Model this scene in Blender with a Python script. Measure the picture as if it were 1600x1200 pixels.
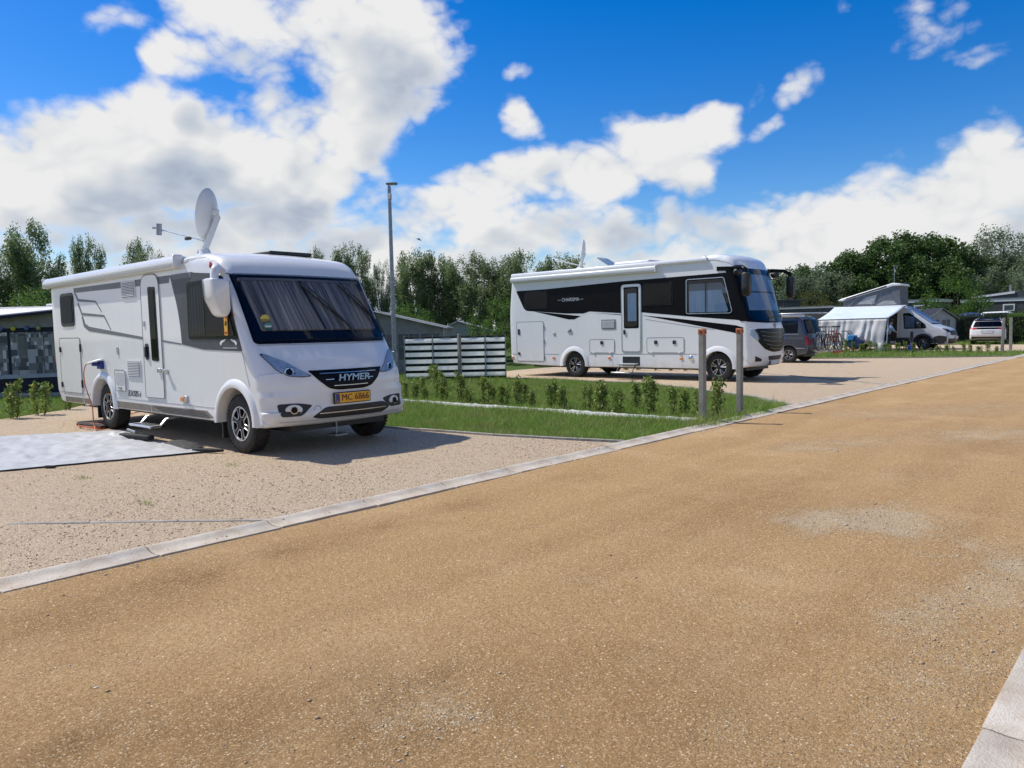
import bpy, bmesh, math, random
import numpy as np
from mathutils import Vector, Matrix, noise
from mathutils.bvhtree import BVHTree
from mathutils.geometry import delaunay_2d_cdt

for o in list(bpy.data.objects): bpy.data.objects.remove(o)
S = bpy.context.scene
COL = S.collection
PI = math.pi
R_ = math.radians

# ------------------------------------------------------------------ camera
CAM_H = 1.6
yaw, pitch, roll = R_(42.2), R_(-4.03), R_(1.25)
F0 = Vector((-math.sin(yaw), math.cos(yaw), 0)); RT0 = Vector((math.cos(yaw), math.sin(yaw), 0)); UP0 = Vector((0, 0, 1))
FW = F0*math.cos(pitch) + UP0*math.sin(pitch); UPv = UP0*math.cos(pitch) - F0*math.sin(pitch)
RT = RT0*math.cos(roll) - UPv*math.sin(roll); UPc = UPv*math.cos(roll) + RT0*math.sin(roll)
cd = bpy.data.cameras.new('camera'); cam = bpy.data.objects.new('camera', cd); COL.objects.link(cam)
M = Matrix((RT, UPc, -FW)).transposed().to_4x4(); M.translation = (0, 0, CAM_H)
cam.matrix_world = M
cd.sensor_width = 36; cd.lens = 36*1185/1600; cd.clip_start = .05; cd.clip_end = 6000
S.camera = cam
# ------------------------------------------------------------------ light
SUN_TO = Vector((-.74, -.25, 1)).normalized()
sd = bpy.data.lights.new('sun', 'SUN'); sd.energy = 5.0; sd.angle = R_(.53); sd.color = (1, .945, .86)
so = bpy.data.objects.new('sun', sd); COL.objects.link(so); so.rotation_euler = SUN_TO.to_track_quat('Z', 'Y').to_euler(); so.location = (0, 0, 60)
S.view_settings.view_transform = 'Standard'; S.view_settings.look = 'None'
S.view_settings.exposure = 0.0; S.view_settings.gamma = 1; S.view_settings.use_curve_mapping = False

class NT:
    """tiny helper to write node trees"""
    def __init__(s, nt): s.nt = nt
    def n(s, t, ins=None, **kw):
        nd = s.nt.nodes.new(t)
        for k, v in kw.items(): setattr(nd, k, v)
        for k, v in (ins or {}).items(): s.set(nd.inputs[k], v)
        return nd
    def set(s, sock, v):
        if isinstance(v, bpy.types.NodeSocket): s.nt.links.new(v, sock)
        elif isinstance(v, bpy.types.Node): s.nt.links.new(v.outputs[0], sock)
        else: sock.default_value = v
    def m(s, op, a, b=0., c=0., clamp=False):
        nd = s.nt.nodes.new('ShaderNodeMath'); nd.operation = op; nd.use_clamp = clamp
        for i, v in enumerate((a, b, c)): s.set(nd.inputs[i], v)
        return nd.outputs[0]
    def vm(s, op, a, b=(0, 0, 0), sc=None):
        nd = s.nt.nodes.new('ShaderNodeVectorMath'); nd.operation = op
        s.set(nd.inputs[0], a); s.set(nd.inputs[1], b)
        if sc is not None: s.set(nd.inputs['Scale'], sc)
        return nd.outputs['Value'] if op in ('LENGTH', 'DOT_PRODUCT', 'DISTANCE') else nd.outputs[0]
    def mr(s, v, a, b, c=0., d=1., smooth=False):
        nd = s.n('ShaderNodeMapRange', {'Value': v, 'From Min': a, 'From Max': b, 'To Min': c, 'To Max': d})
        nd.interpolation_type = 'SMOOTHSTEP' if smooth else 'LINEAR'
        return nd.outputs['Result']
    def mix(s, f, a, b, mode='MIX'):
        nd = s.nt.nodes.new('ShaderNodeMix'); nd.data_type = 'RGBA'; nd.blend_type = mode
        s.set(nd.inputs[0], f); s.set(nd.inputs[6], c4(a)); s.set(nd.inputs[7], c4(b))
        return nd.outputs[2]
    def noise(s, vec, scale, detail=4, rough=.55, dist=0.):
        nd = s.n('ShaderNodeTexNoise', {'Vector': vec, 'Scale': scale, 'Detail': detail, 'Roughness': rough, 'Distortion': dist})
        return nd.outputs[0]
    def ramp(s, f, stops, interp='LINEAR'):
        nd = s.n('ShaderNodeValToRGB', {'Fac': f}); cr = nd.color_ramp; cr.interpolation = interp
        while len(cr.elements) < len(stops): cr.elements.new(.5)
        for e, (p, c) in zip(cr.elements, stops): e.position = p; e.color = c4(c)
        return nd.outputs[0]
def c4(c):
    if isinstance(c, (tuple, list)) and len(c) == 3: return (*c, 1)
    return c

# ------------------------------------------------------------------ sky with clouds
W = bpy.data.worlds.new('World'); S.world = W; W.use_nodes = True
wt = W.node_tree; wt.nodes.clear(); w = NT(wt)
def azel(px, py):
    d = (FW*1185 + RT*(px-800) - UPc*(py-600)).normalized()
    return math.atan2(d.x, d.y), math.asin(d.z)
BLOBS = [ # cloud masses as they stand in the sky (centre, half sizes, weight)
 (70,245,105,70,1),(215,250,115,75,1),(335,272,120,76,1),(110,305,180,58,1),(430,285,95,78,.95),(250,320,170,45,.9),
 (500,60,140,95,.85),(600,55,105,85,.9),(570,135,105,75,.85),(470,200,115,65,.8),(395,120,85,60,.62),(330,20,80,45,.6),(690,30,50,40,.6),
 (150,40,62,26,.66),(240,95,32,32,.6),(290,110,40,36,.55),(430,355,70,36,.8),
 (800,188,40,44,.74),(828,106,38,16,.55),
 (1095,195,66,52,.95),(1010,235,95,62,1),(905,275,110,55,1),(770,300,105,52,.9),(690,350,150,52,.85),(1060,265,80,48,.95),(590,390,80,50,.8),
 (800,370,170,52,.86),(960,385,150,48,.8),(1130,360,150,50,.8),(1250,340,110,44,.75),(1290,385,190,46,.88),(1440,330,115,72,.9),(1560,275,120,72,.95),(1500,370,190,50,.85),
 (180,372,170,40,.8),(330,390,120,36,.75),(20,400,90,40,.75),(560,318,90,22,.5),(700,322,80,20,.5),
 (1232,128,40,38,.66),(1166,132,30,30,.62),(1210,186,36,22,.6),(1455,30,60,30,.5),(1520,78,45,18,.48),(1215,305,28,18,.6)]
def cloud_group(name, hi):
    g = bpy.data.node_groups.new(name, 'ShaderNodeTree')
    g.interface.new_socket('Vector', in_out='INPUT', socket_type='NodeSocketVector'); g.interface.new_socket('Density', in_out='OUTPUT', socket_type='NodeSocketFloat'); g.interface.new_socket('Puff', in_out='OUTPUT', socket_type='NodeSocketFloat')
    G = NT(g); gi = G.n('NodeGroupInput'); go = G.n('NodeGroupOutput'); vec = gi.outputs[0]
    sx = G.n('ShaderNodeSeparateXYZ', {0: vec})
    az = G.m('ARCTAN2', sx.outputs[0], sx.outputs[1]); el = G.m('ARCSINE', sx.outputs[2])
    ae = G.n('ShaderNodeCombineXYZ', {0: az, 1: el, 2: 0.}).outputs[0]
    warp = G.n('ShaderNodeTexNoise', {'Vector': vec, 'Scale': 4.5, 'Detail': 3, 'Roughness': .6})
    aw = G.vm('ADD', ae, G.vm('MULTIPLY', G.vm('SUBTRACT', warp.outputs['Color'], (.5, .5, .5)), (.20, .12, 0)))
    cov = None
    for (px, py, rx, ry, wgt) in BLOBS:
        a, e = azel(px, py); q = G.vm('MULTIPLY', G.vm('SUBTRACT', aw, (a, e, 0)), (1185/rx/1.25*(.75+.25*math.cos(a)), 1185/ry/1.25, 0))
        v = G.mr(G.vm('LENGTH', q), 1.35, .15, 0, wgt, True)
        cov = v if cov is None else G.m('MAXIMUM', cov, v)
    # the rest of the sky carries the same kind of broken cumulus
    a0, e0 = azel(800, 300)
    away = G.mr(G.vm('LENGTH', G.vm('MULTIPLY', G.vm('SUBTRACT', ae, (a0, e0, 0)), (1/.70, 1/.42, 0))), 1.0, 1.45, 0, 1, True)
    cov = G.m('MAXIMUM', cov, G.m('MULTIPLY', G.mr(G.noise(vec, 2.1, 2, .5), .46, .68, 0, .95, True), away))
    cov = G.m('MAXIMUM', cov, G.mr(el, .22, .03, 0, .95, True))
    sv = G.vm('MULTIPLY', vec, (1, 1, 1.5))
    fb = G.noise(sv, 6.0, 10 if hi else 3, .62)
    wv = G.vm('ADD', sv, G.vm('MULTIPLY', warp.outputs['Color'], (.06, .06, .06)))
    bil = None
    for k, (sc, am) in enumerate(((9., .5), (21., .3), (47., .2)) if hi else ((9., .6),)):
        q = G.m('MULTIPLY', G.m('ABSOLUTE', G.m('MULTIPLY_ADD', G.noise(wv, sc, 0, .5), 2., -1.)), am*2.2)
        bil = q if bil is None else G.m('ADD', bil, q)
    d = G.m('ADD', G.m('MULTIPLY', cov, 1.10), G.m('MULTIPLY', G.m('SUBTRACT', fb, .5), 1.7))
    d = G.m('ADD', d, G.m('MULTIPLY', G.m('SUBTRACT', bil, .5), .40))
    G.set(go.inputs[0], d); G.set(go.inputs[1], G.m('ADD', G.m('MULTIPLY', bil, .6), G.m('MULTIPLY', fb, .8))); return g
tc = w.n('ShaderNodeTexCoord').outputs['Generated']
nv = w.vm('NORMALIZE', tc)
g1 = w.n('ShaderNodeGroup', {}); g1.node_tree = cloud_group('cloud_density', True); w.set(g1.inputs[0], nv)
sh = w.vm('NORMALIZE', w.vm('ADD', nv, tuple(Vector((SUN_TO.x*.7, SUN_TO.y*.7, SUN_TO.z))*.10)))
g2 = w.n('ShaderNodeGroup', {}); g2.node_tree = cloud_group('cloud_density_sunward', False); w.set(g2.inputs[0], sh)
alpha = w.mr(g1.outputs[0], .36, .86, 0, 1, True)
thick = w.mr(g1.outputs[0], .5, 1.15, .2, 1, True); tsun = w.mr(g2.outputs[0], .30, 1.15, 0, 1, True)
lit = w.m('SUBTRACT', 1.0, w.m('MULTIPLY', w.m('MULTIPLY', thick, tsun), .66))
lit = w.m('ADD', lit, w.m('MULTIPLY', w.m('SUBTRACT', g1.outputs[1], .68), .55))
ccol = w.ramp(lit, [(0, (.24, .31, .44)), (.3, (.38, .46, .60)), (.6, (.64, .70, .79)), (.85, (.86, .88, .90)), (1, (.98, .98, .98))])
sky = w.n('ShaderNodeTexSky', sky_type='NISHITA', sun_disc=False, sun_elevation=math.asin(SUN_TO.z), sun_rotation=math.atan2(SUN_TO.x, SUN_TO.y), altitude=0, air_density=1.0, dust_density=.3, ozone_density=3.5)
hs = w.n('ShaderNodeHueSaturation', {'Hue': .512, 'Saturation': 1.48, 'Value': 1.38, 'Color': sky.outputs[0]})
bg1 = w.n('ShaderNodeBackground', {'Color': hs.outputs[0], 'Strength': .10})
bg2 = w.n('ShaderNodeBackground', {'Color': ccol, 'Strength': .86})
sz = w.n('ShaderNodeSeparateXYZ', {0: nv}).outputs[2]
alpha = w.m('MULTIPLY', alpha, w.mr(sz, -.02, .02))
mx = w.n('ShaderNodeMixShader', {0: alpha}); w.set(mx.inputs[1], bg1.outputs[0]); w.set(mx.inputs[2], bg2.outputs[0])
wo = w.n('ShaderNodeOutputWorld', {'Surface': mx.outputs[0]})
W.cycles.sampling_method = 'NONE'

# ------------------------------------------------------------------ materials
MATS = {}
def newmat(name):
    m = bpy.data.materials.new(name); m.use_nodes = True; m.node_tree.nodes.clear(); MATS[name] = m
    return m, NT(m.node_tree)
def fin(t, sh): t.n('ShaderNodeOutputMaterial', {'Surface': sh})
def pm(name, col, rough=.5, metal=0., var=.12, scale=6., bump=0., bscale=60., spec=.5, coat=0., col2=None, trans=0.):
    """principled material with procedural colour variation and fine relief"""
    m, t = newmat(name)
    oc = t.n('ShaderNodeTexCoord').outputs['Object']
    nz = t.noise(oc, scale, 6, .6)
    c2 = col2 or tuple(max(0, c*(1-var*2)) for c in col); c1 = tuple(min(1, c*(1+var)) for c in col) if not col2 else col
    cc = t.mix(t.mr(nz, .3, .7), c2, c1)
    p = t.n('ShaderNodeBsdfPrincipled', {'Base Color': cc, 'Metallic': metal, 'Specular IOR Level': spec, 'Coat Weight': coat, 'Coat Roughness': .06})
    t.set(p.inputs['Roughness'], t.mr(t.noise(oc, scale*2.3, 4), .2, .8, max(0, rough*.85), min(1, rough*1.15)))
    if bump: t.set(p.inputs['Normal'], t.n('ShaderNodeBump', {'Strength': bump, 'Distance': .02, 'Height': t.noise(oc, bscale, 5, .6)}).outputs[0])
    out = p.outputs[0]
    if trans:
        tr = t.n('ShaderNodeBsdfTranslucent', {'Color': cc}); mxx = t.n('ShaderNodeMixShader', {0: trans}); t.set(mxx.inputs[1], out); t.set(mxx.inputs[2], tr.outputs[0]); out = mxx.outputs[0]
    fin(t, out); return m
def glass(name, tint=(.35, .4, .45), amt=.55, rough=.02):
    """glossy tinted pane: Fresnel reflection over a tinted see-through sheet"""
    m, t = newmat(name)
    oc = t.n('ShaderNodeTexCoord').outputs['Object']
    tt = t.mix(t.mr(t.noise(oc, 1.5, 3), .3, .7), tint, tuple(c*.9 for c in tint))
    tr = t.n('ShaderNodeBsdfTransparent', {'Color': tt}); gl = t.n('ShaderNodeBsdfGlossy', {'Color': (1, 1, 1, 1), 'Roughness': rough})
    fr = t.n('ShaderNodeFresnel', {'IOR': 1.5}); mxx = t.n('ShaderNodeMixShader', {0: t.m('MULTIPLY_ADD', fr.outputs[0], amt, .015, True)})
    t.set(mxx.inputs[1], tr.outputs[0]); t.set(mxx.inputs[2], gl.outputs[0]); fin(t, mxx.outputs[0]); return m
def paint(name, col, dirt=(.32, .28, .22), dz=.9, metal=0., rough=.32):
    """vehicle paint under a clear coat with road dust thrown up along the sills"""
    m, t = newmat(name)
    tcn = t.n('ShaderNodeTexCoord'); oc = tcn.outputs['Object']
    z = t.n('ShaderNodeSeparateXYZ', {0: oc}).outputs[2]
    dm = t.m('MULTIPLY', t.mr(z, dz, .3, 0, 1), t.mr(t.noise(oc, 3.5, 8, .65), .42, .75, 0, .5))
    st = t.mr(t.noise(t.vm('MULTIPLY', oc, (9, 9, .8)), 1.0, 6, .6), .55, .85, 0, .12)
    cc = t.mix(t.m('MAXIMUM', dm, st), tuple(col), dirt)
    cc = t.mix(t.mr(t.noise(oc, 1.2, 4), .3, .7, 0, .35), cc, tuple(c*.94 for c in col))
    p = t.n('ShaderNodeBsdfPrincipled', {'Base Color': cc, 'Roughness': rough, 'Metallic': metal, 'Coat Weight': .6, 'Coat Roughness': .05})
    t.set(p.inputs['Roughness'], t.mr(dm, 0, .5, rough, .7))
    fin(t, p.outputs[0]); return m
WHITE = paint('white_gelcoat', (.76, .765, .76)); WHITE2 = paint('white_gelcoat_cool', (.80, .81, .81))
ROOFW = pm('roof_white', (.72, .73, .73), .4, var=.05, scale=2)
VANG = paint('grey_metallic', (.065, .078, .10), metal=.45, rough=.3, dz=.5)
SUVW = paint('white_car_paint', (.72, .73, .74), dz=.5)
BLACKG = pm('black_gloss', (.006, .006, .008), .25, var=.1, spec=.12)
BLUEBLK = pm('blue_black_gloss', (.005, .008, .018), .2, var=.1, spec=.2)
BLACKM = pm('black_plastic', (.018, .018, .019), .5, var=.2, bump=.1, bscale=200)
RUBBER = pm('rubber', (.022, .021, .021), .75, var=.3, scale=9, bump=.25, bscale=90)
DGREY = pm('anthracite_decal', (.075, .077, .085), .4, var=.08, spec=.3); MGREY = pm('grey_decal', (.15, .155, .17), .4, var=.06, spec=.3)
LGREY = pm('light_grey_decal', (.47, .48, .50), .4, var=.05); SEAM = pm('seam_grey', (.22, .225, .23), .6, var=.1)
SEAML = pm('seam_light', (.42, .43, .44), .55, var=.06)
TAUPE = pm('taupe_skirt', (.19, .165, .14), .4, var=.12, scale=4)
ALU = pm('aluminium', (.62, .63, .64), .3, 1., var=.08, scale=12); CHROME = pm('chrome', (.75, .76, .78), .12, 1., var=.04)
ALLOYD = pm('dark_alloy', (.035, .035, .038), .35, .6, var=.1); ALLOY = pm('bright_alloy', (.62, .62, .62), .3, .9, var=.08)
STEEL = pm('galvanised', (.28, .31, .34), .42, .7, var=.18, scale=14); GLASSD = glass('dark_glass', (.42, .46, .50), .17); GLASSW = glass('windscreen_glass', (.74, .74, .74), .22); GLASSC = glass('clear_glass', (.72, .78, .82), .65)
GLASSB = glass('bluish_glass', (.55, .67, .80), .5); LENS = glass('lamp_lens', (.80, .88, .95), .6)
LAMPIN = pm('lamp_reflector', (.66, .69, .72), .4, .35, var=.15, scale=20); ORANGE = pm('orange_reflector', (.75, .22, .03), .3, var=.1, coat=.4); RED = pm('red_lens', (.38, .012, .012), .2, var=.15, coat=.5)
SILVERT = pm('silver_text', (.62, .66, .72), .25, .8, var=.05); BLUET = pm('blue_silver_text', (.30, .48, .80), .2, .7, var=.1, scale=20)
YELLOW = pm('plate_yellow', (.80, .40, .02), .4, var=.06); PLATEW = pm('plate_white', (.60, .62, .62), .4, var=.06); EUBLUE = pm('plate_blue', (.012, .035, .22), .4, var=.05); INK = pm('ink_black', (.02, .015, .012), .5, var=.05)
def curtain_mat(name, a, b, st=(24, 24, .9)):
    m, t = newmat(name); oc = t.n('ShaderNodeTexCoord').outputs['Object']
    cc = t.mix(t.mr(t.noise(t.vm('MULTIPLY', oc, st), 1., 2, .5), .35, .65), a, b)
    p = t.n('ShaderNodeBsdfPrincipled', {'Base Color': cc, 'Roughness': .9}); fin(t, p.outputs[0]); return m
CURT = curtain_mat('curtain_fabric', (.12, .118, .118), (.42, .41, .395), (0, 34, .35)); BLIND = curtain_mat('pale_blind', (.52, .58, .63), (.66, .71, .75)); BLINDD = curtain_mat('dark_blind', (.10, .115, .13), (.16, .18, .2))  # CURT: pleat shading painted into the colour as dark and pale vertical streaks

# ------------------------------------------------------------------ geometry helpers
ORG = {}
def V(*a): return Vector(a if len(a) == 3 else a[0])
def props(o, label=None, cat=None, group=None, kind=None):
    if label: o['label'] = label
    if cat: o['category'] = cat
    if group: o['group'] = group
    if kind: o['kind'] = kind
    return o
def thing(name, loc, label, cat, group=None):
    o = bpy.data.objects.new(name, None); COL.objects.link(o); o.location = loc; o.empty_display_size = .2
    ORG[o.name] = Vector(loc); return props(o, label, cat, group)
def mesh_obj(name, verts, faces, mat, parent=None, org=None, smooth=None, bevel=None):
    me = bpy.data.meshes.new(name)
    og = ORG[parent.name] if parent is not None else Vector(org or (0, 0, 0))
    me.from_pydata([(v[0]-og.x, v[1]-og.y, v[2]-og.z) for v in verts], [], faces); me.update()
    if mat: me.materials.append(mat)
    o = bpy.data.objects.new(name, me); COL.objects.link(o)
    if parent is not None: o.parent = parent
    else: o.location = og
    ORG[o.name] = og
    if smooth is not None:
        me.shade_smooth()
        try: me.set_sharp_from_angle(angle=R_(smooth))
        except Exception: pass
    if bevel:
        b = o.modifiers.new('bevel', 'BEVEL'); b.width = bevel; b.segments = 2; b.limit_method = 'ANGLE'; b.angle_limit = R_(40)
        me.shade_smooth()
        try: me.set_sharp_from_angle(angle=R_(50))
        except Exception: pass
    return o
def copy_tree(o, parent=None, loc=None, rotz=None, scale=None, label=None, top=True):
    c = o.copy(); COL.objects.link(c)
    if parent is not None: c.parent = parent
    if loc is not None: c.location = loc
    if rotz is not None: c.rotation_euler = (0, 0, rotz)
    if scale is not None: c.scale = (scale,)*3 if not isinstance(scale, (tuple, list)) else scale
    if label: c['label'] = label
    for ch in o.children: copy_tree(ch, c)
    return c
class MB:
    def __init__(s): s.v = []; s.f = []
    def add(s, vs, fs):
        k = len(s.v); s.v += [tuple(v) for v in vs]; s.f += [tuple(i+k for i in f) for f in fs]; return s
    def box(s, c, size, rot=None):
        hx, hy, hz = (q/2 for q in size); c = Vector(c)
        vs = [Vector((x, y, z)) for x in (-hx, hx) for y in (-hy, hy) for z in (-hz, hz)]
        if rot is not None:
            m = Matrix.Rotation(rot, 3, 'Z') if isinstance(rot, (int, float)) else rot
            vs = [m @ v for v in vs]
        return s.add([v+c for v in vs], [(0, 1, 3, 2), (4, 6, 7, 5), (0, 4, 5, 1), (2, 3, 7, 6), (0, 2, 6, 4), (1, 5, 7, 3)])
    def bb(s, x0, x1, y0, y1, z0, z1): return s.box(((x0+x1)/2, (y0+y1)/2, (z0+z1)/2), (abs(x1-x0), abs(y1-y0), abs(z1-z0)))
    def tube(s, path, r, n=8, cap=True, closed=False):
        P = [Vector(p) for p in path]; m = len(P); rs = r if isinstance(r, (list, tuple)) else [r]*m
        T = [((P[(i+1) % m] if closed else P[min(i+1, m-1)]) - (P[i-1] if closed else P[max(i-1, 0)])).normalized() for i in range(m)]
        u = T[0].orthogonal().normalized(); vs = []; fs = []
        for i in range(m):
            u = (u - T[i]*u.dot(T[i])); u = u.normalized() if u.length > 1e-6 else T[i].orthogonal().normalized(); b = T[i].cross(u)
            vs += [P[i] + (u*math.cos(2*PI*k/n) + b*math.sin(2*PI*k/n))*rs[i] for k in range(n)]
        for i in range(m if closed else m-1):
            j = (i+1) % m
            fs += [(i*n+k, i*n+(k+1) % n, j*n+(k+1) % n, j*n+k) for k in range(n)]
        if cap and not closed: fs += [tuple(range(n))[::-1], tuple((m-1)*n+k for k in range(n))]
        return s.add(vs, fs)
    def lathe(s, prof, c=(0, 0, 0), axis='y', n=28, closed=False, a0=0., a1=2*PI):
        c = Vector(c); vs = []; fs = []; full = abs(a1-a0-2*PI) < 1e-6; nn = n if full else n+1
        for r, h in prof:
            for k in range(nn):
                a = a0+(a1-a0)*k/n; q = (r*math.cos(a), r*math.sin(a))
                vs.append(c + (Vector((q[0], h, q[1])) if axis == 'y' else Vector((q[0], q[1], h)) if axis == 'z' else Vector((h, q[0], q[1]))))
        m = len(prof)
        for i in range(m if closed else m-1):
            j = (i+1) % m
            for k in range(n): fs.append((i*nn+k, i*nn+(k+1) % nn, j*nn+(k+1) % nn, j*nn+k))
        return s.add(vs, fs)
    def prism(s, poly, vec):
        n = len(poly); vec = Vector(vec); P = [Vector(p) for p in poly]
        return s.add(P+[p+vec for p in P], [tuple(range(n))[::-1], tuple(range(n, 2*n))]+[(i, (i+1) % n, n+(i+1) % n, n+i) for i in range(n)])
    def build(s, name, mat, parent=None, org=None, smooth=None, bevel=None): return mesh_obj(name, s.v, s.f, mat, parent, org, smooth, bevel)

def rpoly(pts, r=.03, n=4):
    """polygon with rounded corners; r one number or one per corner"""
    out = []; m = len(pts); rs = r if isinstance(r, (list, tuple)) else [r]*m
    for i in range(m):
        p = Vector(pts[i]); a = Vector(pts[i-1]); b = Vector(pts[(i+1) % m]); rr = rs[i]
        da = (a-p); db = (b-p)
        if rr <= 0: out.append(tuple(p)); continue
        t = min(rr, da.length*.48, db.length*.48); p0 = p+da.normalized()*t; p1 = p+db.normalized()*t
        for k in range(n+1):
            q = k/n; out.append(tuple(p0*(1-q)**2 + p*2*q*(1-q) + p1*q*q))
    return out
def rect(x0, x1, z0, z1): return [(x0, z0), (x1, z0), (x1, z1), (x0, z1)]
def dens(poly, step, closed=True):
    out = []; m = len(poly)
    for i in range(m if closed else m-1):
        a = poly[i]; b = poly[(i+1) % m]; L = math.hypot(*(b[k]-a[k] for k in (0, 1))); n = max(1, int(math.ceil(L/step)))
        for k in range(n):
            q = k/n; out.append(tuple(a[j]+(b[j]-a[j])*q for j in range(len(a))))
    if not closed: out.append(tuple(poly[-1]))
    return out
def inside(p, poly):
    c = False; n = len(poly); x, y = p
    for i in range(n):
        x0, y0 = poly[i]; x1, y1 = poly[i-1]
        if (y0 > y) != (y1 > y) and x < (x1-x0)*(y-y0)/(y1-y0)+x0: c = not c
    return c
def cdt(poly, step):
    pts = dens([p[:2] for p in poly], step); n = len(pts)
    xs = [p[0] for p in pts]; ys = [p[1] for p in pts]; inn = []
    nx = int((max(xs)-min(xs))/step); ny = int((max(ys)-min(ys))/step)
    A = np.array(pts)
    for i in range(1, nx+1):
        for j in range(1, ny+1):
            q = (min(xs)+(max(xs)-min(xs))*i/(nx+1), min(ys)+(max(ys)-min(ys))*j/(ny+1))
            if inside(q, pts) and ((A-np.array(q))**2).sum(1).min() > (step*.45)**2: inn.append(q)
    co, ed, fc, *_ = delaunay_2d_cdt([Vector(p) for p in pts+inn], [(i, (i+1) % n) for i in range(n)], [], 1, 1e-7)
    co = [tuple(c) for c in co]
    fs = [tuple(f) for f in fc if inside((sum(co[i][0] for i in f)/len(f), sum(co[i][1] for i in f)/len(f)), pts)]
    return co, fs, n
class Surf:
    """a body mesh that flat outlines can be laid onto"""
    def __init__(s, verts, faces): s.b = BVHTree.FromPolygons([tuple(v) for v in verts], faces)
    def hit(s, u, v, view):
        o, d = {'side': ((u, -999, v), (0, 1, 0)), 'far': ((u, 999, v), (0, -1, 0)), 'front': ((999, u, v), (-1, 0, 0)), 'rear': ((-999, u, v), (1, 0, 0)), 'top': ((u, v, 999), (0, 0, -1))}[view]
        loc, nn, i, dist = s.b.ray_cast(Vector(o), Vector(d))
        if loc is None:
            o = Vector(o); o = Vector([c if abs(c) < 900 else (c/999*0) for c in o])
            loc, nn, i, dist = s.b.find_nearest(o)
        if nn.dot(Vector(d)) > 0: nn = -nn
        return loc, nn
    def patch(s, poly, name, mat, parent, view='side', off=.004, th=.006, step=.12, wave=None, smooth=40):
        co, fs, n = cdt(poly, step); top = []; low = []
        for (u, v) in co:
            p, nn = s.hit(u, v, view); e = wave(u, v) if wave else 0
            top.append(p+nn*(off+e)); low.append(p+nn*(off-th))
        vs = top+low[:n]; m = len(top); a = sum(co[i][0]*co[(i+1) % n][1]-co[(i+1) % n][0]*co[i][1] for i in range(n))
        fs = fs+[(i, (i+1) % n, m+(i+1) % n, m+i) for i in range(n)]
        o = mesh_obj(name, vs, fs, mat, parent, smooth=smooth)
        bm = bmesh.new(); bm.from_mesh(o.data); bmesh.ops.recalc_face_normals(bm, faces=bm.faces); bm.to_mesh(o.data); bm.free()
        return o
    def ribbon(s, pts, wd, name, mat, parent, view='side', off=.003, closed=False, step=.1, th=.004):
        P = dens([tuple(p)+((wd,) if len(p) == 2 else ()) for p in pts], step, closed); n = len(P); vs = []; fs = []
        for i in range(n):
            a = Vector(P[i-1][:2]) if (closed or i > 0) else Vector(P[i][:2]); b = Vector(P[(i+1) % n][:2]) if (closed or i < n-1) else Vector(P[i][:2])
            t = (b-a).normalized(); nr = Vector((-t.y, t.x))*P[i][2]/2
            for k in (-1, 1):
                q = Vector(P[i][:2])+nr*k; p, nn = s.hit(q.x, q.y, view); vs += [p+nn*off, p+nn*(off-th)]
        for i in range(n if closed else n-1):
            a = 4*i; b = 4*((i+1) % n); fs += [(a, a+2, b+2, b), (a, b, b+1, a+1), (a+2, a+3, b+3, b+2)]
        return mesh_obj(name, vs, fs, mat, parent)
    def hatch(s, poly, name, parent, view='side', w=.014, mat=None, panel=None, off=.010):
        """a flap: slightly proud panel with a dark rubber gap round it"""
        o = s.patch(poly, name, panel or WHITE, parent, view, off=off, th=off+.002, step=.25)
        s.ribbon(poly, w, 'seal', mat or SEAM, o, view, off=off+.0025, closed=True, th=.006)
        return o
def text_obj(txt, name, mat, parent, size, mtx, ext=.004, shear=0., bold=0., sx=1.):
    cu = bpy.data.curves.new(name, 'FONT'); cu.body = txt; cu.size = size; cu.extrude = ext; cu.align_x = 'CENTER'; cu.align_y = 'CENTER'; cu.shear = shear; cu.offset = bold; cu.resolution_u = 3
    t = bpy.data.objects.new('tmp', cu); COL.objects.link(t)
    me = bpy.data.meshes.new_from_object(t.evaluated_get(bpy.context.evaluated_depsgraph_get())); bpy.data.objects.remove(t)
    og = ORG[parent.name]; mm = Matrix.Translation(-og) @ mtx @ Matrix.Diagonal((sx, 1, 1, 1)); me.transform(mm); me.materials.clear(); me.materials.append(mat)
    o = bpy.data.objects.new(name, me); COL.objects.link(o); o.parent = parent; ORG[o.name] = og; return o
def frame(pos, right, up):
    r = Vector(right).normalized(); u = Vector(up); u = (u-r*u.dot(r)).normalized(); n = r.cross(u); m = Matrix((r, u, n)).transposed().to_4x4(); m.translation = Vector(pos); return m
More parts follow.
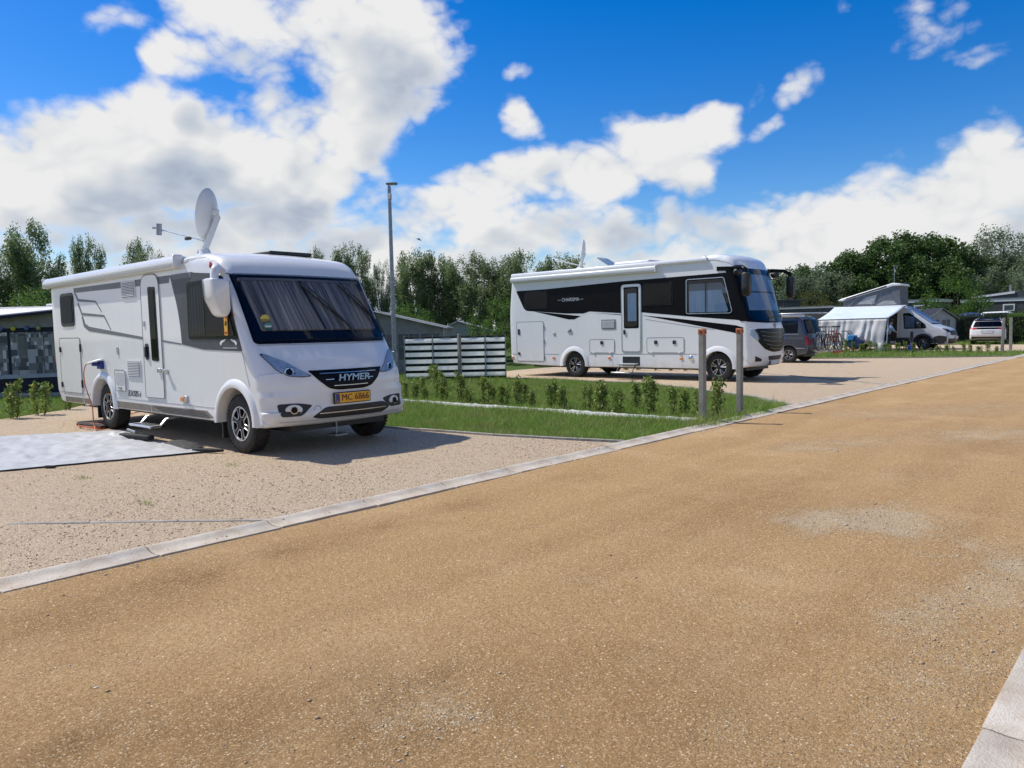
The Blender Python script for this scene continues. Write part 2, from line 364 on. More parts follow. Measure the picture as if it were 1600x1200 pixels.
def loft(prof, hw, yc, nth=5, ny=10, tumble=None, cap_step=.2, seg=.25):
    """body from a side outline: points (x, z, edge radius, plan bulge, roof crown, fillet); returns verts, faces"""
    P = []; n = len(prof)
    full = [tuple(p)+(0,)*(6-len(p)) for p in prof]
    for i in range(n):
        p = full[i]; rf = p[5]
        if rf > 0:
            a = Vector(full[i-1][:2]); b = Vector(full[(i+1) % n][:2]); q = Vector(p[:2]); da = a-q; db = b-q
            t = min(rf, da.length*.49, db.length*.49); p0 = q+da.normalized()*t; p1 = q+db.normalized()*t
            for k in range(7):
                s = k/6; c = p0*(1-s)**2+q*2*s*(1-s)+p1*s*s; P.append((c.x, c.y)+p[2:5])
        else: P.append(p[:5])
    P = dens(P, seg); m = len(P)
    area = sum(P[i][0]*P[(i+1) % m][1]-P[(i+1) % m][0]*P[i][1] for i in range(m)); sg = 1 if area > 0 else -1
    N = []
    for i in range(m):
        a = Vector(P[i-1][:2]); b = Vector(P[i][:2]); c = Vector(P[(i+1) % m][:2])
        n1 = (b-a).normalized(); n2 = (c-b).normalized(); t = n1+n2
        t = t.normalized() if t.length > .2 else n2
        N.append(Vector((-t.y, t.x))*sg)
    st = [('l', k/nth) for k in range(nth, 0, -1)]+[('m', k/ny*2-1) for k in range(ny+1)]+[('r', k/nth) for k in range(1, nth+1)]
    rows = []
    for kind, q in st:
        row = []
        for i, (x, z, r, b, c) in enumerate(P):
            if kind == 'm': y = q*(hw-r); ins = 0
            else:
                th = q*PI/2; y = (hw-r*(1-math.sin(th)))*(-1 if kind == 'l' else 1); ins = r*(1-math.cos(th))
            xx = x+N[i].x*ins; zz = z+N[i].y*ins; f = min(1, abs(y)/hw)
            xx -= b*f**2.2; zz -= c*f**2
            row.append(Vector((xx, yc+y*(tumble(zz) if tumble else 1), zz)))
        rows.append(row)
    vs = [v for r in rows for v in r]; fs = []
    for j in range(len(rows)-1):
        for i in range(m):
            k = (i+1) % m; f = (j*m+i, j*m+k, (j+1)*m+k, (j+1)*m+i); fs.append(f if sg > 0 else f[::-1])
    for row, sd in ((rows[0], -1), (rows[-1], 1)):
        co, cf, nn = cdt([(v.x, v.z) for v in row], cap_step); k = len(vs)
        vs += [Vector((c[0], yc+sd*hw*(tumble(c[1]) if tumble else 1), c[1])) for c in co]; fs += [tuple(i+k for i in f) for f in cf]
    return vs, fs
def body_obj(vs, fs, name, mat, parent, angle=38):
    o = mesh_obj(name, vs, fs, mat, parent)
    bm = bmesh.new(); bm.from_mesh(o.data); bmesh.ops.remove_doubles(bm, verts=bm.verts, dist=.0008); bmesh.ops.recalc_face_normals(bm, faces=bm.faces); bm.to_mesh(o.data); bm.free()
    o.data.shade_smooth(); o.data.set_sharp_from_angle(angle=R_(angle)); return o
def arch(xc, ra, zb, zc, n=12, r=.02, rev=True):
    """wheel arch points along a lower edge walked from front (+x) to rear"""
    a0 = math.asin(max(-1, min(1, (zb-zc)/ra)))
    A = [a0+(PI-2*a0)*k/n for k in range(n+1)]
    return [(xc+ra*math.cos(a), zc+ra*math.sin(a), r, 0, 0, 0) for a in A]
def wheel(parent, c, R, wd, side=-1, style='star', n=36, rimf=.60):
    """tyre with tread blocks and an alloy rim; side -1 shows its face to -y"""
    x, y, z = c; h = wd/2; t = MB(); ri = R*rimf
    prof = [(ri, -h*.8), (ri*1.06, -h*.96), (R*.80, -h*1.0), (R*.93, -h*.92), (R*.985, -h*.74), (R*.99, 0), (R*.985, h*.74), (R*.93, h*.92), (R*.8, h), (ri*1.06, h*.96), (ri, h*.8)]
    t.lathe(prof, c, 'y', n)
    if R*1000 > 300:
        for k in range(44):
            a = 2*PI*k/44
            for j, yy in enumerate((-.62, 0, .62)):
                aa = a+(.07 if j == 1 else 0); m = Matrix.Rotation(-aa, 3, 'Y')
                t.box((x+math.cos(aa)*R*.985, y+yy*h, z+math.sin(aa)*R*.985), (R*.03, wd*.24, R*.085), m)
    f = y+side*h*.80; sg = side
    w = MB().lathe([(ri*1.02, f), (ri*1.0, f+sg*.015), (ri*.93, f+sg*.012), (ri*.90, f-sg*.05), (ri*.3, f-sg*.03), (ri*.27, f+sg*.006), (.001, f+sg*.008)], (x, 0, z), 'y', 30).build('wheel', ALLOYD, parent, smooth=35)
    t.build('tyre', RUBBER, w, smooth=35)
    sp = MB()
    sp.lathe([(ri*1.0, f+sg*.012), (ri*.985, f+sg*.021), (ri*.935, f+sg*.020), (ri*.92, f+sg*.004)], (x, 0, z), 'y', 36)
    ns = 6 if style == 'star' else 5
    for k in range(ns):
        a = 2*PI*k/ns+.25; da = 2*PI/ns
        if style == 'star':
            q = [(.88, -.34), (.90, 0), (.88, .34), (.45, .30), (.36, 0), (.45, -.30)]
            sp.tube([(x+ri*r*math.cos(a+da*u), f+sg*.012, z+ri*r*math.sin(a+da*u)) for r, u in rpoly(q, .06, 2)], ri*.028, 5, closed=True)
            fl = [(x+ri*.97*r*math.cos(a+da*(u+.5)), f-sg*.028, z+ri*.97*r*math.sin(a+da*(u+.5))) for r, u in [(.92, -.17), (.92, .17), (.3, .22), (.3, -.22)]]
            MB().prism(fl, (0, sg*.034, 0)).build('spoke', ALLOYD, w)
        else:
            for u in (-.20, .20):
                p0 = (x+ri*.25*math.cos(a+u*.6), f+sg*.006, z+ri*.25*math.sin(a+u*.6)); p1 = (x+ri*.93*math.cos(a+u), f+sg*.012, z+ri*.93*math.sin(a+u))
                MB().tube([p0, p1], ri*.05, 5).build('spoke', ALLOY, w)
    sp.build('rim', ALLOY, w, smooth=35)
    MB().lathe([(ri*.16, f+sg*.012), (ri*.15, f+sg*.026), (.001, f+sg*.028)], (x, 0, z), 'y', 16).build('hub_cap', BLACKM, w, smooth=35)
    return w
# ------------------------------------------------------------------ ground materials
rng = np.random.default_rng(7); random.seed(5)
def gravel_mat(name, cols, scale, sand=None, tint=1.):
    m, t = newmat(name); oc = t.n('ShaderNodeTexCoord').outputs['Object']
    oc2 = t.vm('ADD', oc, t.vm('MULTIPLY', t.n('ShaderNodeTexNoise', {'Vector': oc, 'Scale': scale*.8, 'Detail': 2}).outputs['Color'], (.012, .012, .012)))
    v1 = t.n('ShaderNodeTexVoronoi', {'Vector': oc2, 'Scale': scale, 'Randomness': 1.}); v2 = t.n('ShaderNodeTexVoronoi', {'Vector': oc2, 'Scale': scale*2.1, 'Randomness': 1.})
    sep = t.n('ShaderNodeSeparateColor', {0: v1.outputs['Color']}); sep2 = t.n('ShaderNodeSeparateColor', {0: v2.outputs['Color']})
    a = t.ramp(sep.outputs[0], cols); b = t.ramp(sep2.outputs[1], cols)
    cc = t.mix(t.mr(sep.outputs[1], .45, .55), a, b)
    big = t.noise(oc, .55, 6, .6); mid = t.noise(oc, 3.3, 6, .65)
    cc = t.mix(t.mr(mid, .40, .70, 0, .30), cc, (.38, .295, .205) if sand is None else sand)
    cc = t.mix(t.mr(big, .35, .65, 0, .35), cc, (.44, .37, .29))
    gap = t.mr(v1.outputs['Distance'], .5, .9, 0, .35); cc = t.mix(gap, cc, (.15, .115, .085))
    cc = t.mix(1., cc, (1.48, 1.42, 1.27), 'MULTIPLY')
    p = t.n('ShaderNodeBsdfPrincipled', {'Base Color': cc, 'Roughness': .9, 'Specular IOR Level': .25})
    hgt = t.m('ADD', t.m('MULTIPLY', v1.outputs['Distance'], -1.), t.m('MULTIPLY', v2.outputs['Distance'], -.5))
    bp = t.n('ShaderNodeBump', {'Strength': 1.0, 'Distance': .014, 'Height': hgt})
    t.set(p.inputs['Normal'], bp.outputs[0]); fin(t, p.outputs[0]); return m
GRAVEL = gravel_mat('pitch_gravel', [(0, (.21, .15, .105)), (.25, (.37, .28, .20)), (.5, (.46, .37, .275)), (.72, (.42, .325, .25)), (.9, (.60, .53, .44)), (1, (.72, .68, .61))], 92)
def road_mat():
    m, t = newmat('sandy_road'); oc = t.n('ShaderNodeTexCoord').outputs['Object']
    at = t.n('ShaderNodeAttribute', attribute_name='loose'); dk = t.n('ShaderNodeAttribute', attribute_name='damp')
    v1 = t.n('ShaderNodeTexVoronoi', {'Vector': oc, 'Scale': 105, 'Randomness': 1.}); v2 = t.n('ShaderNodeTexVoronoi', {'Vector': oc, 'Scale': 150, 'Randomness': 1.})
    s1 = t.n('ShaderNodeSeparateColor', {0: v1.outputs['Color']}); s2 = t.n('ShaderNodeSeparateColor', {0: v2.outputs['Color']})
    sand = t.ramp(t.noise(oc, 38, 10, .78), [(.28, (.150, .094, .046)), (.5, (.275, .184, .099)), (.74, (.395, .285, .172))])
    st = t.noise(t.vm('MULTIPLY', oc, (1.9, .16, 1)), 1., 7, .62); st2 = t.noise(oc, .8, 8, .64)
    sand = t.mix(t.mr(st, .36, .58, .42, 0), sand, (.168, .100, .046))
    sand = t.mix(t.mr(st2, .50, .68, 0, .55), sand, (.37, .275, .175))
    sand = t.mix(t.m('MULTIPLY', dk.outputs['Fac'], t.mr(t.noise(oc, 5, 6, .7), .25, .6, .3, 1)), sand, (.135, .080, .036))
    stone = t.ramp(s1.outputs[0], [(0, (.17, .12, .08)), (.3, (.32, .245, .165)), (.6, (.38, .30, .21)), (.85, (.45, .38, .29)), (1, (.56, .51, .43))])
    grit = t.ramp(s2.outputs[0], [(0, (.12, .08, .042)), (.5, (.24, .165, .09)), (.85, (.33, .245, .15)), (1, (.43, .35, .25))])
    cc = t.mix(t.mr(s2.outputs[1], .52, .60, 0, .8), sand, grit); v3 = t.n('ShaderNodeTexVoronoi', {'Vector': oc, 'Scale': 78, 'Randomness': 1.}); s3 = t.n('ShaderNodeSeparateColor', {0: v3.outputs['Color']}); cc = t.mix(t.m('MULTIPLY', t.mr(s3.outputs[1], .90, .94), t.mr(v3.outputs['Distance'], .5, .3)), cc, t.ramp(s3.outputs[0], [(0, (.13, .085, .045)), (.5, (.30, .22, .13)), (1, (.55, .48, .38))]))
    lo = t.m('ADD', at.outputs['Fac'], t.mr(t.noise(oc, 3.1, 8, .7), .40, .72, -.25, .35))
    k = t.m('MULTIPLY', t.mr(t.m('SUBTRACT', lo, s1.outputs[1]), 0, .10), t.mr(v1.outputs['Distance'], .62, .45, 0, 1))
    cc = t.mix(k, cc, stone)
    cc = t.mix(t.mr(lo, .40, 1.0, 0, .48), cc, (.38, .33, .265))
    cc = t.mix(1., cc, (1.70, 1.59, 1.36), 'MULTIPLY')
    p = t.n('ShaderNodeBsdfPrincipled', {'Base Color': cc, 'Roughness': .95, 'Specular IOR Level': .15})
    h = t.m('ADD', t.m('MULTIPLY', t.noise(oc, 24, 10, .75), 1.3), t.m('ADD', t.m('MULTIPLY', v2.outputs['Distance'], -.18), t.m('MULTIPLY', k, .5)))
    t.set(p.inputs['Normal'], t.n('ShaderNodeBump', {'Strength': .95, 'Distance': .02, 'Height': h}).outputs[0]); fin(t, p.outputs[0]); return m
ROAD = road_mat()
def grass_ground():
    m, t = newmat('turf_soil'); oc = t.n('ShaderNodeTexCoord').outputs['Object']
    cc = t.ramp(t.noise(oc, 14, 8, .7), [(.25, (.035, .062, .014)), (.5, (.080, .135, .028)), (.75, (.15, .185, .055))])
    cc = t.mix(t.mr(t.noise(oc, .6, 5, .6), .45, .75, 0, .5), cc, (.10, .11, .04))
    p = t.n('ShaderNodeBsdfPrincipled', {'Base Color': cc, 'Roughness': .95, 'Specular IOR Level': .1})
    t.set(p.inputs['Normal'], t.n('ShaderNodeBump', {'Strength': .9, 'Distance': .05, 'Height': t.noise(oc, 60, 6, .7)}).outputs[0]); fin(t, p.outputs[0]); return m
TURF = grass_ground()
def blade_mat():
    m, t = newmat('grass_blades'); oc = t.n('ShaderNodeTexCoord').outputs['Object']
    cc = t.ramp(t.noise(oc, 7, 7, .7), [(.28, (.115, .21, .032)), (.5, (.21, .335, .058)), (.72, (.34, .425, .13))])
    cc = t.mix(t.mr(t.noise(oc, 1.3, 6, .65), .44, .66, 0, .75), cc, (.33, .31, .12))
    p = t.n('ShaderNodeBsdfPrincipled', {'Base Color': cc, 'Roughness': .6, 'Specular IOR Level': .25}); tr = t.n('ShaderNodeBsdfTranslucent', {'Color': cc})
    mx_ = t.n('ShaderNodeMixShader', {0: .35}); t.set(mx_.inputs[1], p.outputs[0]); t.set(mx_.inputs[2], tr.outputs[0]); fin(t, mx_.outputs[0]); return m
BLADE = blade_mat()
CONC = pm('concrete_kerb', (.61, .565, .49), .85, var=.12, scale=3.5, bump=.5, bscale=80, col2=(.38, .30, .215)); CONCD = pm('concrete_edging', (.40, .38, .34), .9, var=.15, scale=7, bump=.4, bscale=90, col2=(.24, .22, .19))
# ------------------------------------------------------------------ ground sheets
def sheet(name, poly, z, mat, kind='structure', step=1.0, amp=.008):
    co, fs, n = cdt(poly, step)
    vs = [(x, y, z+amp*noise.noise((x*.7, y*.7, 3))) for x, y in co]
    o = mesh_obj(name, vs, fs, mat, smooth=60); 
    bm = bmesh.new(); bm.from_mesh(o.data); bmesh.ops.recalc_face_normals(bm, faces=bm.faces)
    if sum(f.normal.z for f in bm.faces) < 0: bmesh.ops.reverse_faces(bm, faces=bm.faces)
    bm.to_mesh(o.data); bm.free(); return props(o, kind=kind)
gr = MB(); gr.add([(-2500, -2500, -.06), (2500, -2500, -.06), (2500, 2500, -.06), (-2500, 2500, -.06)], [(0, 1, 2, 3)]); props(gr.build('ground', TURF), kind='structure')
P1 = [(-5.90, -12), (-5.90, 8.88), (-8.0, 8.35), (-10.25, 8.05), (-14.5, 7.85), (-19.6, 7.6), (-21.2, 7.3), (-19.5, 6.0), (-18.4, 4.45), (-17.6, 2.5), (-17.6, -12)]
P2 = [(-5.90, 14.9), (-7.3, 16.2), (-10, 17.9), (-12, 18.8), (-17.3, 19.15), (-19.8, 20.0), (-20.6, 23), (-20.6, 34.5), (-14, 35.0), (-9, 37.2), (-5.90, 39.2)]
P3 = [(-5.90, 45.5), (-8, 45.2), (-20, 45.0), (-20, 57.5), (-5.90, 58.5)]
sheet('gravel_pitch_front', P1, -.008, GRAVEL); sheet('gravel_pitch_middle', P2, -.008, GRAVEL); sheet('gravel_pitch_far', P3, -.008, GRAVEL, step=2.5)
sheet('gravel_verge', [(-.30, -12), (9, -12), (9, 30), (-.30, 30)], -.008, GRAVEL, step=2.5)
# sandy road with shallow potholes
HOLES = [(-2.28, 6.12, .27, .018, 1.0), (-1.78, 6.45, .36, .014, 1.05), (-2.0, 6.75, .3, .006, .55), (-.92, 5.0, .28, .006, .42), (-.86, 5.9, .33, .006, .45), (-.80, 4.0, .25, .006, .3), (-1.05, 4.5, .2, .004, .4), (-2.46, 2.22, .22, .022, .34), (-2.42, 1.88, .20, .018, .36), (-2.2, 2.0, .18, .012, .25), (-3.2, .98, .17, .035, .25), (-2.44, 12.0, .7, .014, .6), (-1.6, 12.8, .6, .012, .55), (-3.38, 10.6, .5, .010, .55), (-3.8, 9.75, .35, .012, .6), (-2.8, 3.9, .22, .006, .35), (-2.1, 8.6, .4, .006, .3), (-3.2, 15.5, 1.0, .012, .5), (-1.5, 17, 1.0, .010, .5), (-4.3, 14, .7, .010, .45)]
DAMP = [(a, b, c, d*.85) for a, b, c, d in [(-3.1, 1.0, .45, .7), (-2.45, 2.0, .55, .75), (-4.95, 2.2, .30, 1.1), (-4.98, 3.0, .28, 1.1), (-5.0, 3.8, .26, 1.1), (-5.0, 4.8, .28, 1.0), (-4.8, 1.4, .4, .9), (-2.9, 5.9, .8, .45), (-3.2, 7.0, .9, .4), (-1.9, 3.0, .6, .4), (-1.4, 2.6, .5, .4), (-2.0, 11.2, 1.0, .5), (-4.9, 6.5, .3, .5), (-2.9, 2.0, .3, .4)]]
def road_h(x, y):
    z = .012*noise.noise((x*.55, y*.35, 0))+.006*noise.noise((x*2.3, y*1.7, 4))+.0028*noise.noise((x*9, y*8, 9))
    if y < 14: z += .0014*noise.noise((x*26, y*24, 2))
    for hx, hy, r, dp, _ in HOLES:
        q = math.hypot(x-hx, (y-hy)*.8)/r*(1+.5*noise.noise((x*3, y*3, 7)))
        if q < 1.6: z += -dp*math.exp(-q*q*2.2)+dp*.22*math.exp(-((q-1.0)/.3)**2)
    return z
def loose_f(x, y):
    l = .02+.20*max(0, noise.noise((x*.5+9, y*.35, 1)))
    for hx, hy, r, dp, w_ in HOLES:
        q = math.hypot(x-hx, (y-hy)*.8)/r
        if q < 2.6: l += w_*math.exp(-(q*.9*(1+.35*noise.noise((x*4, y*4, 2))))**2)
    e = -.59-x; l += .50*math.exp(-(e/.55)**2)*(.6+.8*noise.noise((x*2, y*1.3, 5)))
    e = x+5.6; l += .30*math.exp(-(e/.14)**2)
    return max(0, min(l, 1))
def damp_f(x, y):
    l = 0
    for hx, hy, r, w_ in DAMP:
        q = math.hypot((x-hx)*1.2, (y-hy)*.75)/r*(1+.4*noise.noise((x*2.5, y*2.5, 11)))
        if q < 2.5: l += w_*math.exp(-q*q)
    return min(1, l)
ys = [-9+.25*i for i in range(36)]; y = 0.
while y < 130: ys.append(y); y += .05 if y < 7 else .09 if y < 13 else .25 if y < 30 else 1.2
xs = np.linspace(-5.62, -.57, 110); vs = []; lo = []; da = []
for y in ys:
    for x in xs: vs.append((x, y, road_h(x, y))); lo.append(loose_f(x, y)); da.append(damp_f(x, y))
nx = len(xs); fs = [(j*nx+i, j*nx+i+1, (j+1)*nx+i+1, (j+1)*nx+i) for j in range(len(ys)-1) for i in range(nx-1)]
rd = props(mesh_obj('road', vs, fs, ROAD, smooth=80), kind='structure')
at_ = rd.data.attributes.new('loose', 'FLOAT', 'POINT'); at_.data.foreach_set('value', np.array(lo, 'f')); at_ = rd.data.attributes.new('damp', 'FLOAT', 'POINT'); at_.data.foreach_set('value', np.array(da, 'f'))
# kerbs of separate channel stones
KR = [(0, .030), (.02, .036), (.06, .034), (.085, .018), (.14, .008), (.20, .007), (.255, .014), (.282, .012)]
kerb = bpy.data.objects.new('kerb', None); COL.objects.link(kerb); ORG['kerb'] = Vector(); props(kerb, kind='structure')
def kstone(prof, L, gap=.010, y0=0., dx=0., mir=False):
    m = MB(); n = len(prof); P = [(x if not mir else -x, z) for x, z in prof]
    ring = lambda yy, s: [(x, yy, z-s) for x, z in P]+[(P[-1][0], yy, -.12), (P[0][0], yy, -.12)]
    k = n+2; rows = [ring(gap/2, .006), ring(gap/2+.008, 0), ring(L/2, .0), ring(L-gap/2-.008, 0), ring(L-gap/2, .006)]
    m.v = [v for r in rows for v in r]; m.f = [(j*k+i, j*k+(i+1) % k, (j+1)*k+(i+1) % k, (j+1)*k+i) for j in range(4) for i in range(k)]+[tuple(range(k)), tuple(range(4*k, 5*k))[::-1]]
    return m
k0 = None
for s, (x0, ya, yb, mir) in enumerate([(-5.895, -5.7, 66, False), (-.305, -4.65, 30, True)]):
    proto = None; y = ya
    while y < yb:
        if proto is None: proto = kstone(KR, 1.0, mir=mir).build('kerb_stone', CONC, kerb, smooth=50); o = proto
        else: o = proto.copy(); COL.objects.link(o)
        o.location = (x0+random.uniform(-.006, .006), y, random.uniform(-.006, .006)); o.rotation_euler = (random.uniform(-.004, .004), random.uniform(-.012, .012), random.uniform(-.004, .004)); y += 1.0
# narrow concrete edging boards between pitches and grass
def edging(name, pts, w_=.05, h=.022, L=1.0):
    e = bpy.data.objects.new(name, None); COL.objects.link(e); ORG[e.name] = Vector(); props(e, kind='structure')
    P = dens(pts, L, False)
    for a, b in zip(P[:-1], P[1:]):
        d = Vector((b[0]-a[0], b[1]-a[1], 0)); c = Vector(((a[0]+b[0])/2, (a[1]+b[1])/2, h-.06+random.uniform(-.004, .004)))
        MB().box(c, (d.length-.006, w_, .12), math.atan2(d.y, d.x)).build('edging_board', CONCD, e, bevel=.006)
edging('edging', [(-5.97, 8.92), (-8.0, 8.39), (-10.25, 8.09), (-14.5, 7.89), (-19.6, 7.64)])
edging('edging', [(-5.97, 3.40), (-6.6, 2.88), (-7.2, 2.36), (-7.75, 1.88)], .045, .003)
edging('edging', [(-5.97, 20.95), (-7.0, 21.75), (-7.9, 22.4), (-10.2, 23.9), (-12.5, 25.0), (-16, 26)], .07, .02)
edging('edging', [(-5.97, 39.25), (-9, 37.25), (-14, 35.05), (-20, 34.5)], .06, .03)
edging('edging', [(-6.0, 14.95), (-7.3, 16.25), (-10, 17.95), (-12, 18.85), (-17.3, 19.2)], .05, .015)

# ------------------------------------------------------------------ scattered stones and grass
def soup(name, pts, nrm_h, mat): pass
def stones(name, xy, zf, size, mat, parent=None):
    n = len(xy); base = np.array([(1, 0, 0), (-1, 0, 0), (0, 1, 0), (0, -1, 0), (0, 0, 1), (0, 0, -1)], float)
    F = np.array([(0, 2, 4), (2, 1, 4), (1, 3, 4), (3, 0, 4), (2, 0, 5), (1, 2, 5), (3, 1, 5), (0, 3, 5)])
    a = rng.uniform(0, 2*PI, n); sc = size[:, None]*np.stack([rng.uniform(.7, 1.5, n), rng.uniform(.6, 1.1, n), rng.uniform(.35, .75, n)], 1)
    v = base[None]*sc[:, None, :]*rng.uniform(.75, 1.2, (n, 6, 1)); v += rng.normal(0, .12, (n, 6, 3))*size[:, None, None]
    c, s = np.cos(a)[:, None], np.sin(a)[:, None]; x = v[:, :, 0]*c-v[:, :, 1]*s; y = v[:, :, 0]*s+v[:, :, 1]*c
    z = v[:, :, 2]+np.array([zf(p[0], p[1]) for p in xy])[:, None]+size[:, None]*.15
    vv = np.stack([x+xy[:, 0:1], y+xy[:, 1:2], z], 2).reshape(-1, 3); ff = (F[None]+6*np.arange(n)[:, None, None]).reshape(-1, 3)
    me = raw_mesh(name, vv, ff); me.materials.append(mat); o = bpy.data.objects.new(name, me); COL.objects.link(o)
    return o
def raw_mesh(name, vv, ff):
    me = bpy.data.meshes.new(name); k = ff.shape[1]
    me.vertices.add(len(vv)); me.vertices.foreach_set('co', np.ascontiguousarray(vv, 'f').ravel())
    me.loops.add(ff.size); me.loops.foreach_set('vertex_index', np.ascontiguousarray(ff, 'i').ravel())
    me.polygons.add(len(ff)); me.polygons.foreach_set('loop_start', np.arange(0, ff.size, k, dtype='i')); me.update(); me.validate(); return me
def stone_mat():
    m, t = newmat('loose_stones'); oc = t.n('ShaderNodeTexCoord').outputs['Object']; gi_ = t.n('ShaderNodeNewGeometry')
    cc = t.ramp(gi_.outputs['Random Per Island'], [(0, (.32, .235, .15)), (.3, (.38, .285, .185)), (.6, (.45, .35, .24)), (.88, (.50, .40, .29)), (.975, (.62, .55, .45)), (1, (.80, .76, .70))])
    cc = t.mix(t.mr(t.noise(oc, 90, 4), .3, .7, 0, .3), cc, (.30, .23, .16))
    p = t.n('ShaderNodeBsdfPrincipled', {'Base Color': cc, 'Roughness': .85, 'Specular IOR Level': .3}); fin(t, p.outputs[0]); return m
STONE = stone_mat()
# road stones: denser where the surface is loose
c = np.stack([rng.uniform(-5.55, -.62, 150000), 1.2+13*rng.uniform(0, 1, 150000)**1.6], 1)
keep = np.array([rng.random() < .006+.55*loose_f(p[0], p[1])**1.8*(1 if p[1] < 7 else .5) for p in c]); c = c[keep][:26000]
props(stones('road_stones', c, road_h, np.exp(rng.normal(math.log(.0042), .45, len(c))).clip(.002, .016), STONE), 'small loose tan and white stones strewn over the sandy road', 'stones', kind='stuff')
c = np.stack([rng.uniform(-17.5, -5.92, 120000), rng.uniform(.2, 8.7, 120000)], 1); k = rng.random(len(c)) < 1/(1+((c[:, 0]+5.97)/-3.2)**2); c = c[k][:16000]
c = c[np.array([inside(p, P1) for p in c])]
props(stones('pitch_gravel_stones', c, lambda x, y: -.006, np.exp(rng.normal(math.log(.0052), .38, len(c))).clip(.003, .016), STONE), 'beige and white pebbles of the front gravel pitch', 'gravel', kind='stuff')
c = np.stack([rng.uniform(-.22, 1.6, 5000), rng.uniform(1.5, 7, 5000)], 1)
props(stones('verge_gravel_stones', c, lambda x, y: -.006, np.exp(rng.normal(math.log(.008), .35, len(c))).clip(.004, .02), STONE), 'pebbles beside the right-hand kerb stones', 'gravel', kind='stuff')
c = np.stack([rng.uniform(-5.91, -5.60, 2600), rng.uniform(-1, 16, 2600)], 1); c = c[rng.random(len(c)) < np.where((c[:, 0] < -5.86) | (c[:, 0] > -5.68), .9, .25)]
props(stones('kerb_grit', c, lambda x, y: .008+.028*max(0, min(1, (-5.80-x)/.06)), np.exp(rng.normal(math.log(.0045), .4, len(c))).clip(.002, .012), STONE), 'grit and pebbles spilled over the kerb stones', 'grit', kind='stuff')
def grass(name, poly, dens_, hgt, wdt, label, zf=-.058, clump=True):
    xs = [p[0] for p in poly]; ys_ = [p[1] for p in poly]; A = (max(xs)-min(xs))*(max(ys_)-min(ys_)); n = int(A*dens_)
    q = np.stack([rng.uniform(min(xs), max(xs), n), rng.uniform(min(ys_), max(ys_), n)], 1)
    # vectorised point in polygon
    c_ = np.zeros(n, bool)
    for i in range(len(poly)):
        x0, y0 = poly[i]; x1, y1 = poly[i-1]
        if y0 == y1: continue
        c_ ^= ((y0 > q[:, 1]) != (y1 > q[:, 1])) & (q[:, 0] < (x1-x0)*(q[:, 1]-y0)/(y1-y0)+x0)
    q = q[c_]; n = len(q)
    hh = hgt*np.exp(rng.normal(0, .35, n))*(1+.5*np.sin(q[:, 0]*1.9+np.sin(q[:, 1]*2.3)*2)*.6); a = rng.uniform(0, 2*PI, n); w2 = wdt*rng.uniform(.6, 1.3, n)
    lean = rng.normal(0, .5, (n, 2))*hh[:, None]; b = np.stack([np.cos(a), np.sin(a)], 1)*w2[:, None]/2
    z0 = np.full(n, zf)
    v = np.stack([np.c_[q-b, z0], np.c_[q+b, z0], np.c_[q+lean, z0+hh]], 1).reshape(-1, 3)
    me = raw_mesh(name, v, np.arange(3*n).reshape(-1, 3)); me.materials.append(BLADE); o = bpy.data.objects.new(name, me); COL.objects.link(o); return props(o, label, 'grass', kind='stuff')
GA = [(-6.02, 8.98), (-8.0, 8.46), (-10.25, 8.16), (-15.5, 7.95), (-15.5, 19.1), (-12, 18.75), (-10, 17.85), (-7.3, 16.15), (-6.02, 14.85)]
grass('lawn_grass', GA, 2100, .075, .011, 'short green lawn between the two gravel pitches')
grass('verge_grass', [(-6.1, 10.2), (-5.88, 10.3), (-5.74, 11.3), (-5.70, 12.0), (-5.86, 12.5), (-5.76, 13.0), (-5.88, 14.3), (-6.1, 14.6)], 2600, .10, .012, 'grass tufts growing over the kerb by the orange-capped posts', zf=-.02)
grass('lawn_grass', [(-15.5, 7.95), (-26, 7.6), (-26, 22), (-19.9, 20), (-17.3, 19.1), (-15.5, 19.1)], 500, .10, .02, 'green lawn behind the striped windbreak and hedge shrubs')
grass('lawn_grass', [(-17.65, 2.5), (-18.45, 4.45), (-19.55, 6.0), (-21.3, 7.35), (-25.5, 7.5), (-27, 2.5)], 900, .085, .016, 'green grass in front of the patchwork awning tent')
grass('lawn_grass', [(-6.05, 39.4), (-9, 37.4), (-14, 35.2), (-20, 34.7), (-20, 44.9), (-8, 45.1), (-6.05, 45.4)], 330, .11, .035, 'strip of lawn in front of the camper van')
grass('lawn_grass', [(-6.0, 58.6), (-20, 57.6), (-20, 66), (-6, 66)], 110, .13, .06, 'far lawn around the parked white car')
for x_, y_ in ((-10.9, 3.95), (-8.9, 4.6), (-7.6, 3.0), (-9.6, 3.1)):
    n = 60; q = np.stack([rng.normal(x_, .10, n), rng.normal(y_, .04, n)], 1); a = rng.uniform(0, 2*PI, n); b = np.stack([np.cos(a), np.sin(a)], 1)*.004; hh = rng.uniform(.01, .04, n); z0 = np.full(n, -.01)
    me = raw_mesh('weed', np.stack([np.c_[q-b, z0], np.c_[q+b, z0], np.c_[q+rng.normal(0, .025, (n, 2)), z0+hh]], 1).reshape(-1, 3), np.arange(3*n).reshape(-1, 3)); me.materials.append(BLADE); o = bpy.data.objects.new('weed_tuft', me); COL.objects.link(o)
    props(o, {-10.9: 'thin green weed tuft in the gravel below the tarpaulin', -8.9: 'flat weed tuft in the gravel before the front motorhome tyre', -7.6: 'small weed tuft in the gravel near the kerb', -9.6: 'tiny weed tuft in the middle of the gravel pitch'}[x_], 'weed', kind='stuff')
